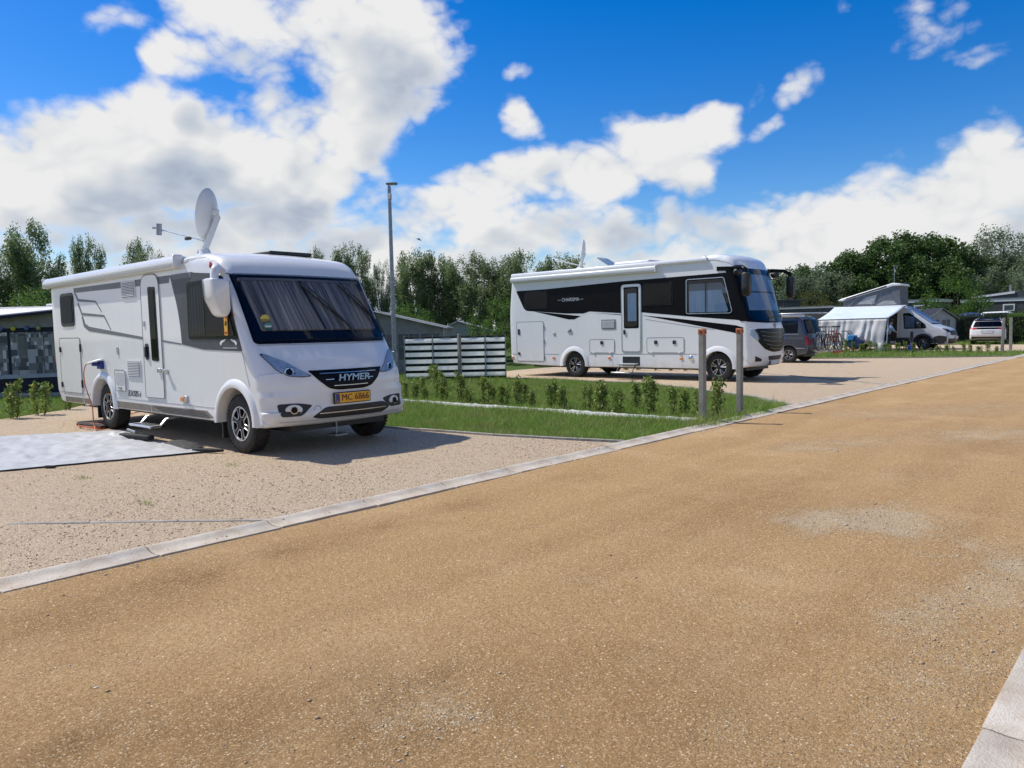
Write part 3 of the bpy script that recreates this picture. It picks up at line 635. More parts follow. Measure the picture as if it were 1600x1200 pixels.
# white edging cloth under the row of shrubs
m = MB(); pts = dens([(-6.35, 11.80), (-14.2, 11.62)], .12, False)
for i, (x, y) in enumerate(pts):
    a = .07+.035*noise.noise((x*3, 1, 0)); b = .12+.06*noise.noise((x*2.6, 7, 0)); z = .012+.03*abs(noise.noise((x*5, 3, 0)))
    m.v += [(x, y-a, -.05), (x, y-a*.6, z), (x, y+b*.2, z+.015*noise.noise((x*9, 5, 1))), (x, y+b, -.03)]
for i in range(len(pts)-1): m.f += [(4*i+k, 4*i+k+1, 4*i+5+k, 4*i+4+k) for k in range(3)]
props(m.build('weed_cloth', pm('white_weed_cloth', (.66, .66, .64), .8, var=.15, scale=9, bump=.4, bscale=30), org=(-10, 11.7, 0), smooth=50), 'crumpled white weed cloth strip along the row of young shrubs', 'weed cloth')
# ------------------------------------------------------------------ white and grey motorhome (front left)
def motorhome_one():
    yc, hw = 6.28, 1.18; Y = yc-hw
    T = thing('motorhome', (-12.7, yc, 0), 'white motorhome with grey side graphics, curtained windscreen and tall satellite dish', 'motorhome')
    fx, rx, ra, zb = -9.72, -14.42, .485, .40
    prof = [(-16.62, zb, .03, 0, 0, .06), (-16.86, .58, .10, .03, 0, .10), (-16.95, 1.6, .12, .04, 0, .3), (-16.92, 2.70, .10, .04, 0, .16), (-15.5, 2.76, .10, 0, .04, 0), (-11.3, 2.80, .10, 0, .04, .6), (-10.55, 2.86, .16, .02, .05, .5),
            (-10.02, 2.72, .20, .08, .03, .22), (-9.82, 2.44, .09, .13, 0, .05), (-9.03, 1.49, .08, .34, 0, .03), (-8.80, 1.22, .13, .36, 0, .25), (-8.70, .98, .14, .33, 0, .2), (-8.72, .70, .13, .28, 0, .12), (-8.70, .50, .11, .24, 0, .10), (-8.84, .385, .05, .22, 0, .06), (-9.05, .39, .03, 0, 0, 0)]
    prof += arch(fx, ra, zb+.0, .43)+[(-10.5, .405, .03, 0, 0, 0), (-13.7, .405, .03, 0, 0, 0)]+arch(rx, ra, zb, .43)+[(-15.2, .40, .03, 0, 0, 0)]
    vs, fs = loft(prof[::-1], hw, yc, nth=6, ny=14, cap_step=.22, seg=.16); s = Surf(vs, fs)
    body_obj(vs, fs, 'body', WHITE, T, 30)
    MB().bb(-16.3, -9.0, yc-.78, yc+.78, .30, .95).bb(-16.0, -15.2, yc-.9, yc+.9, .30, .6).build('underbody', BLACKM, T)
    for x in (fx, rx):
        for sd in (-1, 1):
            wheel(T, (x, yc+sd*(hw-.175), .405), .405, .25, sd, 'star')
            a0 = math.asin((.40-.43)/.49)
            if sd == -1:
                fl = MB(); n = 22; A = [a0+(PI-2*a0)*k/n for k in range(n+1)]; y0 = yc+sd*hw
                for a in A:
                    co, si = math.cos(a), math.sin(a)
                    fl.v += [(x+co*.478, y0+sd*-.10, .43+si*.478), (x+co*.478, y0+sd*.034, .43+si*.478), (x+co*.50, y0+sd*.045, .43+si*.50), (x+co*.565, y0+sd*.034, .43+si*.565), (x+co*.60, y0-sd*.004, .43+si*.60)]
                fl.f = [(5*i+k, 5*i+k+1, 5*i+6+k, 5*i+5+k) for i in range(n) for k in range(4)]+[(0, 1, 2, 3, 4), tuple(5*n+k for k in range(5))]
                fl.build('wheel_arch', WHITE, T, smooth=50)
    # mud flaps
    for x in (fx-.50, rx-.50): MB().bb(x-.012, x+.012, Y+.05, Y+.33, .17, .46).build('mud_flap', BLACKM, T)
    # ---------------- near side
    W_ = lambda p, r, nm, mt, off=.004, par=None, **k: s.patch(rpoly(p, r), nm, mt, par or T, 'side', off=off, th=off+.003, **k)
    W_([(-15.66, 2.565), (-11.54, 2.545), (-11.58, 2.43), (-13.4, 2.45), (-14.85, 2.47), (-15.50, 2.475)], .0, 'grey_stripe', MGREY, .0022)
    s.ribbon([(-15.62, 2.52, .05), (-15.44, 2.335, .05), (-14.58, 2.275, .032), (-14.31, 2.08, .018)], .04, 'zigzag_stripe', MGREY, T, off=.0045)
    s.ribbon([(-15.45, 2.28, .05), (-15.28, 2.075, .05), (-14.22, 2.01, .035), (-13.94, 1.76, .018)], .04, 'zigzag_stripe', MGREY, T, off=.0045)
    s.ribbon([(-15.27, 2.03, .06), (-15.18, 1.87, .085), (-14.95, 1.795, .085), (-12.62, 1.605, .04)], .05, 'swoosh_stripe', MGREY, T, off=.0045)
    s.ribbon([(-11.9, 1.556, .028), (-11.26, 1.505, .02)], .02, 'swoosh_stripe', MGREY, T, off=.0045)
    W_([(-11.535, 2.535), (-10.9, 2.545), (-10.4, 2.50), (-9.92, 2.47), (-9.47, 1.40), (-10.56, 1.425), (-11.24, 1.50), (-11.27, 1.8), (-11.34, 2.08)], [.0, 0, .1, .05, .03, 0, .02, .2, .3], 'cab_panel', DGREY, .006)
    W_([(-11.48, 2.545), (-10.80, 2.545), (-10.84, 2.47), (-11.44, 2.47)], 0, 'panel_top_strip', MGREY, .009)  # lighter grey strip along the top of the cab panel
    # cab side window
    fr = W_([(-10.99, 2.40), (-10.44, 2.41), (-9.97, 2.445), (-9.555, 1.565), (-11.0, 1.575)], [.07, .05, .05, .05, .06], 'cab_window', BLACKG, .012)
    W_([(-10.95, 2.36), (-10.46, 2.37), (-10.01, 2.40), (-9.63, 1.61), (-10.96, 1.615)], [.05, .04, .04, .04, .05], 'dark_interior_sheet', BLACKM, .0135, fr)  # black sheet standing in for the unlit cab behind the glass
    W_([(-10.93, 2.33), (-10.55, 2.34), (-10.55, 1.64), (-10.94, 1.64)], .03, 'curtain', BLINDD, .0145, fr, step=.03, wave=lambda u, v: .004*math.sin(u*70))
    W_([(-10.95, 2.365), (-10.01, 2.405), (-9.625, 1.608), (-10.965, 1.612)], [.05, .04, .04, .05], 'pane', GLASSD, .026, fr)
    s.ribbon([(-10.46, 2.38), (-10.47, 1.61)], .03, 'window_bar', BLACKM, fr, off=.030)
    # rear window
    fr = W_(rect(-16.38, -15.68, 1.86, 2.49), .12, 'rear_window', BLACKG, .016); W_(rect(-16.33, -15.73, 1.92, 2.44), .10, 'pane', GLASSD, .024, fr)
    # hatches, vents, service flaps
    h = s.hatch(rpoly(rect(-16.56, -15.46, .60, 1.64), .06), 'garage_door', T)
    for z in (1.42, .74): MB().bb(-16.53, -16.48, Y-.035, Y, z-.05, z+.05).build('latch', BLACKM, h, bevel=.005)
    for z in (1.45, .78): MB().bb(-15.455, -15.425, Y-.028, Y, z-.07, z+.07).build('hinge', BLACKM, h, bevel=.004)
    for (x0, x1, z0, z1) in ((-13.38, -12.82, 2.26, 2.55), (-13.32, -12.77, .95, 1.25)):
        v = W_(rect(x0, x1, z0, z1), .02, 'vent', ROOFW, .014)
        W_(rect(x0+.03, x1-.03, z0+.025, z1-.025), .01, 'vent_recess', SEAM, .0155, v)
        for k in range(9):
            z = z0+.045+k*(z1-z0-.09)/8; MB().box(((x0+x1)/2, Y-.021, z), (x1-x0-.07, .012, .013)).build('slat', ROOFW, v)
    h = s.hatch(rpoly(rect(-13.83, -13.40, .72, 1.075), .03), 'service_flap', T, off=.024); W_(rect(-13.78, -13.45, .82, 1.03), .03, 'flap_window', LGREY, .027, h); MB().bb(-13.68, -13.55, Y-.042, Y-.02, .755, .785).build('latch', SEAM, h, bevel=.005)
    # entrance door with window, handle
    d = s.hatch(rpoly([(-12.61, .655), (-11.92, .66), (-11.935, 2.60), (-12.60, 2.60)], [.05, .05, .22, .22], 6), 'entrance_door', T, off=.014)
    fr = W_([(-12.33, 2.41), (-12.06, 2.40), (-12.04, 1.24), (-12.30, 1.25)], .04, 'door_window', BLACKG, .020, d); W_([(-12.28, 2.36), (-12.10, 2.355), (-12.08, 1.29), (-12.255, 1.30)], .03, 'pane', GLASSD, .026, d)
    W_([(-12.54, 1.52), (-12.40, 1.52), (-12.40, 1.26), (-12.54, 1.26)], .06, 'handle_bezel', BLACKM, .022, d); MB().bb(-12.50, -12.44, Y-.055, Y-.02, 1.30, 1.48).build('handle', BLACKM, d, bevel=.015)
    MB().bb(-12.56, -12.50, Y-.032, Y-.01, 1.80, 1.88).build('latch', ALU, d, bevel=.006); MB().bb(-12.08, -11.98, Y-.045, Y-.01, 1.06, 1.13).build('door_stop', ALU, d, bevel=.01)
    MB().tube([(-12.5, Y-.012, 2.64), (-12.4, Y-.04, 2.685), (-12.26, Y-.045, 2.70), (-12.12, Y-.04, 2.685), (-12.02, Y-.012, 2.64)], .012, 6).build('door_lamp', ROOFW, T, smooth=40)
    MB().bb(-11.80, -11.76, Y-.06, Y, 1.04, 1.12).bb(-11.83, -11.73, Y-.075, Y-.05, 1.09, 1.12).build('door_hook', ALU, T, bevel=.006)
    MB().bb(-13.72, -13.67, Y-.02, Y, 1.34, 1.47).build('lock', ALU, T, bevel=.006)
    # power inlet with lifted cap
    MB().add([(-14.72, Y-.19, 1.185), (-14.42, Y-.19, 1.21), (-14.34, Y-.01, 1.26), (-14.60, Y-.01, 1.255), (-14.72, Y-.19, 1.165), (-14.42, Y-.19, 1.19), (-14.34, Y-.01, 1.24), (-14.60, Y-.01, 1.235)], [(0, 1, 2, 3), (7, 6, 5, 4), (0, 4, 5, 1), (1, 5, 6, 2), (2, 6, 7, 3), (3, 7, 4, 0)]).build('inlet_cap', ROOFW, T)
    MB().prism([(-14.56, Y-.005, 1.08), (-14.36, Y-.005, 1.08), (-14.36, Y-.005, 1.225), (-14.56, Y-.005, 1.225)], (0, -.045, 0)).tube([(-14.48, Y-.03, 1.16), (-14.53, Y-.14, 1.17)], .035, 10).build('power_inlet', pm('plug_blue', (.01, .03, .22), .4), T, smooth=40)
    # markers, skirt panels, seams
    for x, z in ((-14.01, .66), (-11.29, .68)): MB().prism([(x-.06, Y-.002, z-.035), (x+.06, Y-.002, z-.035), (x+.05, Y-.002, z+.035), (x-.05, Y-.002, z+.035)], (0, -.028, 0)).build('side_marker', ORANGE, T, bevel=.01)
    MB().bb(-11.18, -11.14, Y-.05, Y, .62, .74).bb(-11.19, -11.08, Y-.06, Y-.03, .70, .735).build('flap_hook', ALU, T, bevel=.006)
    s.ribbon([(-16.70, .60), (-15.04, .60)], .014, 'skirt_seam', SEAML, T, off=.004); s.ribbon([(-13.80, .595), (-10.34, .595)], .014, 'skirt_seam', SEAML, T, off=.004); s.ribbon([(-15.44, .59), (-15.44, .41)], .012, 'skirt_seam', SEAML, T, off=.004)
    for p in ([(-16.42, .51), (-15.47, .515), (-15.47, .42), (-16.39, .415)], [(-15.41, .515), (-15.12, .515), (-15.12, .42), (-15.41, .42)], [(-13.98, .535), (-12.5, .535), (-12.48, .43), (-13.9, .425)], [(-12.46, .535), (-10.56, .545), (-10.36, .455), (-10.5, .43), (-12.44, .43)]):
        sk = W_(p, .01, 'skirt_panel', TAUPE, .006)
        if p[0][0] == -12.46:
            for k in range(4): s.ribbon([(-12.35+.1*k, .515-.022*k), (-10.62+.05*k, .52-.022*k)], .009, 'skirt_groove', BLACKM, sk, off=.0095)
    text_obj('EXSIS-i', 'model_lettering', INK, T, .135, frame((-13.10, Y-.005, .69), (1, 0, 0), (0, 0, 1)), .002, .25, 0, 1.3)
    # two leaping emblems on the cab panel
    for k, x in enumerate((-10.02, -9.74)):
        q = [(0, 0), (.05, .035), (.12, .045), (.16, .10), (.20, .085), (.17, .045), (.13, .02), (.07, .005), (.03, -.04)]
        q = [(x+.05+(u-.1)*(1 if k == 0 else -1), 1.515+v) for u, v in q]
        s.patch(q, 'leaping_emblem', ROOFW, T, 'side', off=.0095, th=.004, step=.2)
    MB().bb(-9.98, -9.60, Y-.0095, Y-.006, 1.44, 1.452).build('emblem_line', LGREY, T)
    # awning box along the roof edge
    aw = MB(); A = [(Y+.03, 2.63), (Y-.07, 2.625), (Y-.10, 2.66), (Y-.11, 2.72), (Y-.09, 2.785), (Y-.03, 2.815), (Y+.04, 2.81), (Y+.10, 2.79)]
    x0, x1 = -17.02, -11.17; n = len(A); aw.v = [(x0, y, z) for y, z in A]+[(x1, y, z) for y, z in A]; aw.f = [(i, (i+1) % n, n+(i+1) % n, n+i) for i in range(n)]+[tuple(range(n))[::-1], tuple(range(n, 2*n))]
    a = aw.build('awning_case', WHITE, T, smooth=50); MB().bb(-17.045, -17.0, Y-.112, Y+.03, 2.622, 2.82).build('end_cap', ROOFW, a, bevel=.02); MB().bb(-11.19, -11.13, Y-.118, Y+.03, 2.618, 2.825).build('end_cap', ROOFW, a, bevel=.03)
    MB().bb(x0+.1, x1-.1, Y-.108, Y-.096, 2.655, 2.67).build('front_rail_line', SEAML, a)
    s.ribbon([(-11.12, 2.70), (-10.75, 2.745), (-10.45, 2.745), (-10.2, 2.66), (-10.05, 2.52)], .03, 'roof_trim', SEAML, T, off=.006)
    MB().lathe([(.001, -.012), (.03, -.01), (.05, 0)], (-10.23, Y-.006, 2.60), 'y', 16).build('clearance_lamp', RED, T, smooth=40)
    MB().bb(-16.995, -16.94, Y+.02, Y+.12, 1.16, 1.30).build('tail_marker', RED, T, bevel=.01)
    # cab door seam
    s.ribbon([(-9.47, 1.39), (-9.40, 1.15), (-9.32, .93)], .012, 'wing_seam', SEAML, T, off=.003)
    # ---------------- front
    Fp = lambda p, r, nm, mt, off=.004, par=None, **k: s.patch(rpoly([(yc+a, z) for a, z in p], r), nm, mt, par or T, 'front', off=off, th=off+.004, **k)
    ws = Fp([(-1.085, 2.455), (1.085, 2.455), (1.075, 2.2), (1.09, 1.49), (-1.09, 1.49), (-1.075, 2.2)], [.03, .03, 0, .06, .06, 0], 'windscreen', BLUEBLK, .006, step=.1)
    Fp([(-.98, 2.36), (.93, 2.36), (.93, 1.66), (-.95, 1.66)], .03, 'curtain', CURT, .032, ws, step=.035, wave=lambda u, v: .009*math.sin(u*46+.7*math.sin(u*9)+.15*math.sin(v*7))+.004*math.sin(u*23))
    Fp([(-1.0, 2.385), (.97, 2.385), (.97, 2.352), (-1.0, 2.352)], 0, 'curtain_rail', SEAM, .046, ws, step=.1)
    Fp([(-.13, 2.36), (-.10, 2.36), (-.07, 1.66), (-.10, 1.66)], 0, 'curtain_gap', BLACKM, .048, ws, step=.1)
    Fp([(-1.065, 2.435), (1.065, 2.435), (1.055, 2.2), (1.07, 1.51), (-1.07, 1.51), (-1.055, 2.2)], [.03, .03, 0, .06, .06, 0], 'pane', GLASSW, .062, ws, step=.1)
    # wipers
    for (q0, q1, q2) in (((.36, 1.53), (.28, 1.66), (-.12, 2.33)), ((1.0, 1.58), (.92, 1.72), (.55, 2.34))):
        P = [s.hit(yc+u, v, 'front') for u, v in (q0, q1, ((q1[0]+q2[0])/2+.02, (q1[1]+q2[1])/2), q2)]
        wm = MB(); wm.tube([p+n*e for (p, n), e in zip(P, (.05, .105, .10, .085))], [.02, .016, .012, .008], 6)
        mid = P[2]; wo_ = wm.build('wiper', BLACKM, T, smooth=40)
        B = [s.hit(yc+u, v, 'front') for u, v in ((q1[0]+.03, q1[1]+.02), ((q1[0]+q2[0])/2-.03, (q1[1]+q2[1])/2), (q2[0]-.04, q2[1]-.04))]
        MB().tube([p+n*.078 for p, n in B], .014, 5).build('blade', BLACKM, wo_)
    # stickers behind the glass
    p, n = s.hit(yc-.865, 1.79, 'front'); ux = n.cross(Vector((0, 0, 1))).normalized()*-1
    for z, r, mt, nm in ((1.80, .05, pm('sticker_yellow', (.62, .50, .10), .5), 'round_sticker'), (1.69, .05, pm('sticker_green', (.05, .25, .24), .5), 'round_sticker')):
        p, n = s.hit(yc-.865, z, 'front'); fm = frame(p+n*.066, Vector((0, 0, 1)).cross(n), (0, 0, 1)); MB().add([fm @ Vector((r*1.15*math.cos(2*PI*k/20), r*math.sin(2*PI*k/20), 0)) for k in range(20)]+[fm @ Vector((r*1.15*math.cos(2*PI*k/20), r*math.sin(2*PI*k/20), -.002)) for k in range(20)], [tuple(range(20))]+[(k, (k+1) % 20, 20+(k+1) % 20, 20+k) for k in range(20)]).build(nm, mt, ws)
        if z == 1.69: MB().add([fm @ Vector(q) for q in ((-.04, -.012, .002), (.04, -.012, .002), (.04, .012, .002), (-.04, .012, .002))], [(0, 1, 2, 3)]).build('sticker_band', PLATEW, ws)
    # bonnet edge and grille
    s.ribbon([(yc+u, 1.475) for u in (-1.07, -.5, 0, .5, 1.07)], .012, 'bonnet_seam', SEAML, T, view='front', off=.003, step=.08)
    gl = Fp([(-.60, 1.12), (.62, 1.12), (.50, .98), (.36, .875), (.22, .845), (-.20, .845), (-.34, .87), (-.48, .985)], [.02, .02, .05, .06, .05, .05, .06, .05], 'grille', BLACKG, .012, step=.07)
    for z, a0, a1 in ((1.072, -.46, .46), (.99, -.39, -.27), (.99, .31, .39), (.905, -.28, .28)): s.ribbon([(yc+a0, z), (yc+(a0+a1)/2, z-.002), (yc+a1, z)], .010, 'grille_bar', ALU, gl, view='front', off=.024, step=.08, th=.012)
    p, n = s.hit(yc+.02, .995, 'front'); text_obj('HYMER', 'front_lettering', BLUET, T, .125, frame(p+n*.06, (0, 1, 0), (0, 0, 1)), .006, .15, .002, 1.3)
    # headlights
    for sd in (-1, 1):
        q = [(sd*1.09, 1.365), (sd*1.0, 1.33), (sd*.84, 1.24), (sd*.70, 1.13), (sd*.565, 1.045), (sd*.72, 1.04), (sd*.86, 1.06), (sd*.97, 1.14)]
        q = q if sd < 0 else q[::-1]
        hl = Fp(q, .03, 'headlight', BLACKM, .005, step=.06)
        ce = (sum(a for a, b in q)/8, sum(b for a, b in q)/8); sc = lambda k: [(ce[0]+(a-ce[0])*k, ce[1]+(b-ce[1])*k) for a, b in q]
        Fp(sc(.92), .03, 'reflector', LAMPIN, .011, hl, step=.05, wave=lambda u, v: .003*math.sin(u*60)*math.sin(v*50))
        p, n = s.hit(yc+sd*.83, 1.11, 'front')
        for rr, mt, e, nm in ((.062, CHROME, .012, 'projector_ring'), (.045, BLACKG, .02, 'projector')):
            fm = frame(p+n*e, Vector((0, 0, 1)).cross(n), (0, 0, 1)); b = MB(); b.lathe([(rr, -.01), (rr, .012), (rr*.8, .018), (.001, .016)], (0, 0, 0), 'z', 20); b.v = [fm @ Vector(v) for v in b.v]; b.build(nm, mt, hl, smooth=40)
        Fp(sc(.97), .03, 'lens', LENS, .04, hl, step=.06)
        # fog lamp
        q = [(sd*1.03, .70), (sd*.76, .70), (sd*.58, .665), (sd*.74, .53), (sd*1.0, .53)]; q = q if sd < 0 else q[::-1]
        fg = Fp(q, .04, 'fog_lamp', BLACKM, .006, step=.06); p, n = s.hit(yc+sd*.83, .615, 'front'); fm = frame(p+n*.01, Vector((0, 0, 1)).cross(n), (0, 0, 1))
        for rx_, mt, z0, nm in ((.115, WHITE, 0, 'surround'), (.055, CHROME, .012, 'ring'), (.045, BLACKG, .02, 'lamp_glass')):
            b = MB(); b.lathe([(1, 0), (.95, .012), (.001, .014)], (0, 0, 0), 'z', 24); b.v = [fm @ Vector((v[0]*rx_, v[1]*(.07 if nm == 'surround' else rx_), v[2]+z0)) for v in b.v]; b.build(nm, mt, fg, smooth=40)
    # lower intake, number plate, tow eye cover
    lg = Fp([(-.40, .625), (.60, .625), (.73, .54), (.58, .47), (-.48, .475), (-.60, .50)], [.05, .05, .06, .04, .02, .04], 'lower_intake', BLACKM, .008, step=.08); s.ribbon([(yc-.50, .545), (yc+.63, .545)], .010, 'intake_bar', ALU, lg, view='front', off=.016, step=.08, th=.01)
    p, n = s.hit(yc, .735, 'front'); px = p.x+.05
    pl = MB().bb(px-.05, px, yc-.29, yc+.29, .665, .80).build('number_plate', YELLOW, T, bevel=.006)
    MB().bb(px-.045, px-.008, yc-.30, yc+.30, .655, .81).build('plate_frame', BLACKM, pl); MB().bb(px-.01, px+.003, yc-.285, yc-.225, .672, .793).build('country_band', EUBLUE, pl)
    text_obj('MC 6866', 'plate_number', pm('plate_red_black', (.09, .012, .006), .5), pl, .125, frame((px+.004, yc+.035, .733), (0, 1, 0), (0, 0, 1)), .002, 0, 0, .98)
    text_obj('L', 'country_letter', PLATEW, pl, .04, frame((px+.005, yc-.255, .695), (0, 1, 0), (0, 0, 1)), .001)
    p, n = s.hit(yc-.52, .60, 'front'); fm = frame(p+n*.004, Vector((0, 0, 1)).cross(n), (0, 0, 1)); b = MB(); b.lathe([(.052, 0), (.045, .004), (.042, 0)], (0, 0, 0), 'z', 20); b.v = [fm @ Vector(v) for v in b.v]; b.build('tow_eye_cover', SEAML, T, smooth=40)
    # bumper crease
    s.ribbon([(yc+u, .455) for u in (-1.0, -.5, 0, .5, 1.0)], .012, 'bumper_crease', SEAML, T, view='front', off=.002, step=.08)
    # mirror on its arm
    mr = MB(); mr.tube([(-10.0, Y+.05, 2.50), (-9.92, Y-.05, 2.53), (-9.80, Y-.14, 2.53), (-9.74, Y-.20, 2.48), (-9.74, Y-.21, 2.34)], [.05, .055, .06, .06, .05], 8); arm = mr.build('mirror', WHITE, T, smooth=50)
    hp = [(4.77, 2.40), (5.06, 2.38), (5.065, 1.92), (5.0, 1.83), (4.90, 1.88), (4.79, 2.10)]
    hp = rpoly(hp, .045, 3); n = len(hp); b = MB()
    for dx, k in ((-.12, .97), (-.06, 1.0), (.06, .995), (.11, .96), (.125, .90)):
        b.v += [(-9.74+dx, 4.93+(y-4.93)*k*.88, 2.14+(z-2.14)*k*.94) for y, z in hp]
    b.f = [(j*n+i, j*n+(i+1) % n, (j+1)*n+(i+1) % n, (j+1)*n+i) for j in range(4) for i in range(n)]+[tuple(range(4*n, 5*n)), tuple(range(n))[::-1]]
    b.build('mirror_housing', WHITE, arm, smooth=50); MB().add([(-9.863, 4.91+(y-4.91)*.92, 2.12+(z-2.12)*.92) for y, z in hp], [tuple(range(n))[::-1]]).build('mirror_glass', CHROME, arm)
    # roof furniture
    MB().bb(-14.6, -13.9, 5.5, 6.1, 2.75, 2.86).build('roof_hatch', ROOFW, T, bevel=.04); MB().bb(-13.5, -12.6, 5.45, 6.3, 2.76, 2.88).build('roof_hatch', ROOFW, T, bevel=.05); MB().bb(-11.1, -10.55, 6.2, 6.95, 2.84, 2.90).build('skylight', BLACKM, T, bevel=.02)
    # satellite dish
    bx, by = -12.35, 6.05
    ds = MB().lathe([(.20, 2.78), (.19, 2.90), (.12, 2.98), (.09, 3.06), (.001, 3.08)], (bx, by, 0), 'z', 20).build('satellite_dish', ROOFW, T, smooth=40)
    nrm = Vector((-.78, -.60, .16)).normalized(); up = Vector((0, 0, 1)); rt = up.cross(nrm).normalized(); up = nrm.cross(rt); c = Vector((bx+.06, by+.04, 3.64)); b = MB(); n = 30
    prof = [(r_*.92, h_) for r_, h_ in [(0, -.10), (.15, -.094), (.30, -.065), (.40, -.022), (.435, 0), (.445, 0), (.435, -.012), (.40, -.034), (.30, -.078), (.15, -.107), (0.0, -.113)]]
    for r, h in prof: b.v += [c+rt*(r*.92*math.cos(2*PI*k/n))+up*(r*1.04*math.sin(2*PI*k/n))+nrm*h for k in range(n)]
    b.f = [(j*n+k, j*n+(k+1) % n, (j+1)*n+(k+1) % n, (j+1)*n+k) for j in range(len(prof)-1) for k in range(n)]; b.build('reflector', ROOFW, ds, smooth=50)
    cb = c-nrm*.12; MB().tube([cb+up*.08, cb-nrm*.08-up*.02, Vector((bx, by, 3.04))], [.04, .05, .06], 8).build('bracket', ROOFW, ds, smooth=50); MB().box(cb-nrm*.03+up*.05, (.10, .10, .10), Matrix((rt, nrm, up)).transposed()).build('bracket_plate', ROOFW, ds, bevel=.02)
    e = Vector((-13.02, 5.62, 3.42)); a0 = c-up*.44; MB().tube([Vector((bx, by, 3.06)), a0, e], .014, 8).build('feed_arm', ALU, ds, smooth=40); MB().box(a0.lerp(e, .35)+Vector((0, 0, -.03)), (.14, .06, .05)).build('arm_clamp', BLACKM, ds, bevel=.01)
    MB().tube([e+Vector((-.02, 0, -.09)), e+Vector((0, 0, .10))], .045, 10).tube([e+Vector((0, 0, .03)), e+Vector((-.13, -.05, .04))], .02, 8).build('receiver', pm('receiver_grey', (.25, .27, .32), .4), ds, smooth=40)
    # folding entrance step
    st = MB().bb(-12.62, -11.86, Y-.26, Y-.06, .225, .255).build('entrance_step', BLACKM, T, bevel=.008)
    for x in (-12.6, -11.88): MB().tube([(x, Y+.2, .36), (x, Y-.02, .34), (x, Y-.12, .24), (x, Y-.28, .235)], .022, 6).build('step_bracket', ALU, st, smooth=40)
    MB().tube([(-12.64, Y-.275, .24), (-11.84, Y-.275, .24)], .020, 6).build('step_edge', ALU, st)
    MB().tube([(-8.98, 6.2, .42), (-8.98, 6.2, .20)], .012, 6).bb(-9.1, -8.86, 6.1, 6.3, .19, .21).build('stay', STEEL, T)
    return T
RV1 = motorhome_one()
# things lying about the front motorhome
warn = thing('snack_box', (-9.72, 5.16, 1.62), 'red and yellow carton standing behind the cab side window', 'carton')
bx_ = MB().bb(-9.865, -9.775, 5.062, 5.070, 1.62, 1.94).build('carton', pm('carton_yellow', (.72, .38, .03), .5, var=.1), warn)
MB().bb(-9.865, -9.775, 5.060, 5.0635, 1.86, 1.942).build('red_top', pm('carton_red', (.55, .035, .02), .5), bx_); MB().bb(-9.855, -9.785, 5.060, 5.0635, 1.64, 1.67).build('red_band', pm('carton_red2', (.5, .04, .02), .5), bx_); MB().prism([(-9.85, 5.0615, 1.76), (-9.80, 5.0615, 1.745), (-9.785, 5.0615, 1.80), (-9.83, 5.0615, 1.82)], (0, -.001, 0)).build('brown_figure', INK, bx_)
# pale ground sheet with ruffled folds
TARP = pm('pale_tarpaulin', (.45, .455, .46), .5, var=.10, scale=5, bump=.5, bscale=7); BLKF = pm('black_fabric', (.016, .016, .017), .8, var=.2)
def tarp():
    n1, n2 = 90, 60; A = Vector((-15.6, 2.35)); c00, c10, c11, c01 = Vector((-13.2, 2.0)), Vector((-10.22, 4.87)), Vector((-13.75, 5.12)), Vector((-16.4, 3.3))
    c00 = Vector((-11.05, 2.35)); c10 = Vector((-10.24, 4.86)); c11 = Vector((-14.0, 5.16)); c01 = Vector((-15.4, 3.0))
    vs = []
    for j in range(n2+1):
        for i in range(n1+1):
            u, v = i/n1, j/n2; p = c00.lerp(c10, u).lerp(c01.lerp(c11, u), v); x, y = p
            x += .03*noise.noise((v*5, u*9, 0)); y += .02*noise.noise((u*7, v*4, 3))
            z = .03*abs(noise.noise((x*1.3, y*3.1, 0)))+.03*max(0, noise.noise((x*2.4+y, y*3.3-x*.8, 5)))+.012*noise.noise((x*9, y*7, 1))+.014
            d = math.hypot(x+12.75, (y-4.75)*1.0); z += .10*math.exp(-(d/.36)**2)*(.5+.9*abs(noise.noise((x*5, y*5, 0))))+.03*math.exp(-((x+13.4)**2+(y-4.9)**2)/.09)
            fold = abs(((x*.75-y*.66)*1.05) % 1-.5); z += .010*math.exp(-(fold/.03)**2); z += .028*max(0, .35-abs(noise.noise((x*1.9+3, y*2.6, 8))))+.014*max(0, .3-abs(noise.noise((x*4.4, y*5.3+2, 4))))
            ed = min(u, 1-u, v, 1-v); z *= .25+.75*min(1, ed*9)
            vs.append((x, y, max(z, .006)))
    fs = [(j*(n1+1)+i, j*(n1+1)+i+1, (j+1)*(n1+1)+i+1, (j+1)*(n1+1)+i) for j in range(n2) for i in range(n1)]
    T = thing('ground_sheet', (-12.6, 3.9, 0), 'pale grey tarpaulin spread on the gravel beside the front motorhome', 'tarpaulin')
    o = mesh_obj('sheet', vs, fs, TARP, T, smooth=180)
    # dark hem
    ix = lambda i, j: vs[j*(n1+1)+i]
    hem = [ix(i, 0) for i in range(n1+1)]; m = MB(); m.tube([(x, y-.008, .006) for x, y, z in hem], [.007+.006*(i/n1) for i in range(n1+1)], 5); m.tube([(-10.45, 4.82, .02), (-10.15, 4.93, .03), (-9.98, 5.02, .03)], [.03, .035, .02], 6); m.build('hem', BLKF, T, smooth=60)
    return T
tarp()
def leaf_thing(name, mb, mat, org, label, cat, **k): return props(mb.build(name, mat, org=org, **k), label, cat)
leaf_thing('levelling_ramp', MB().box((-12.30, 4.78, .075), (.78, .12, .07), Matrix.Rotation(.18, 3, 'Z')), BLKF, (-12.3, 4.78, .04), 'long black bar lying on the ruffled corner of the tarpaulin', 'bar', bevel=.02)
bag = MB()
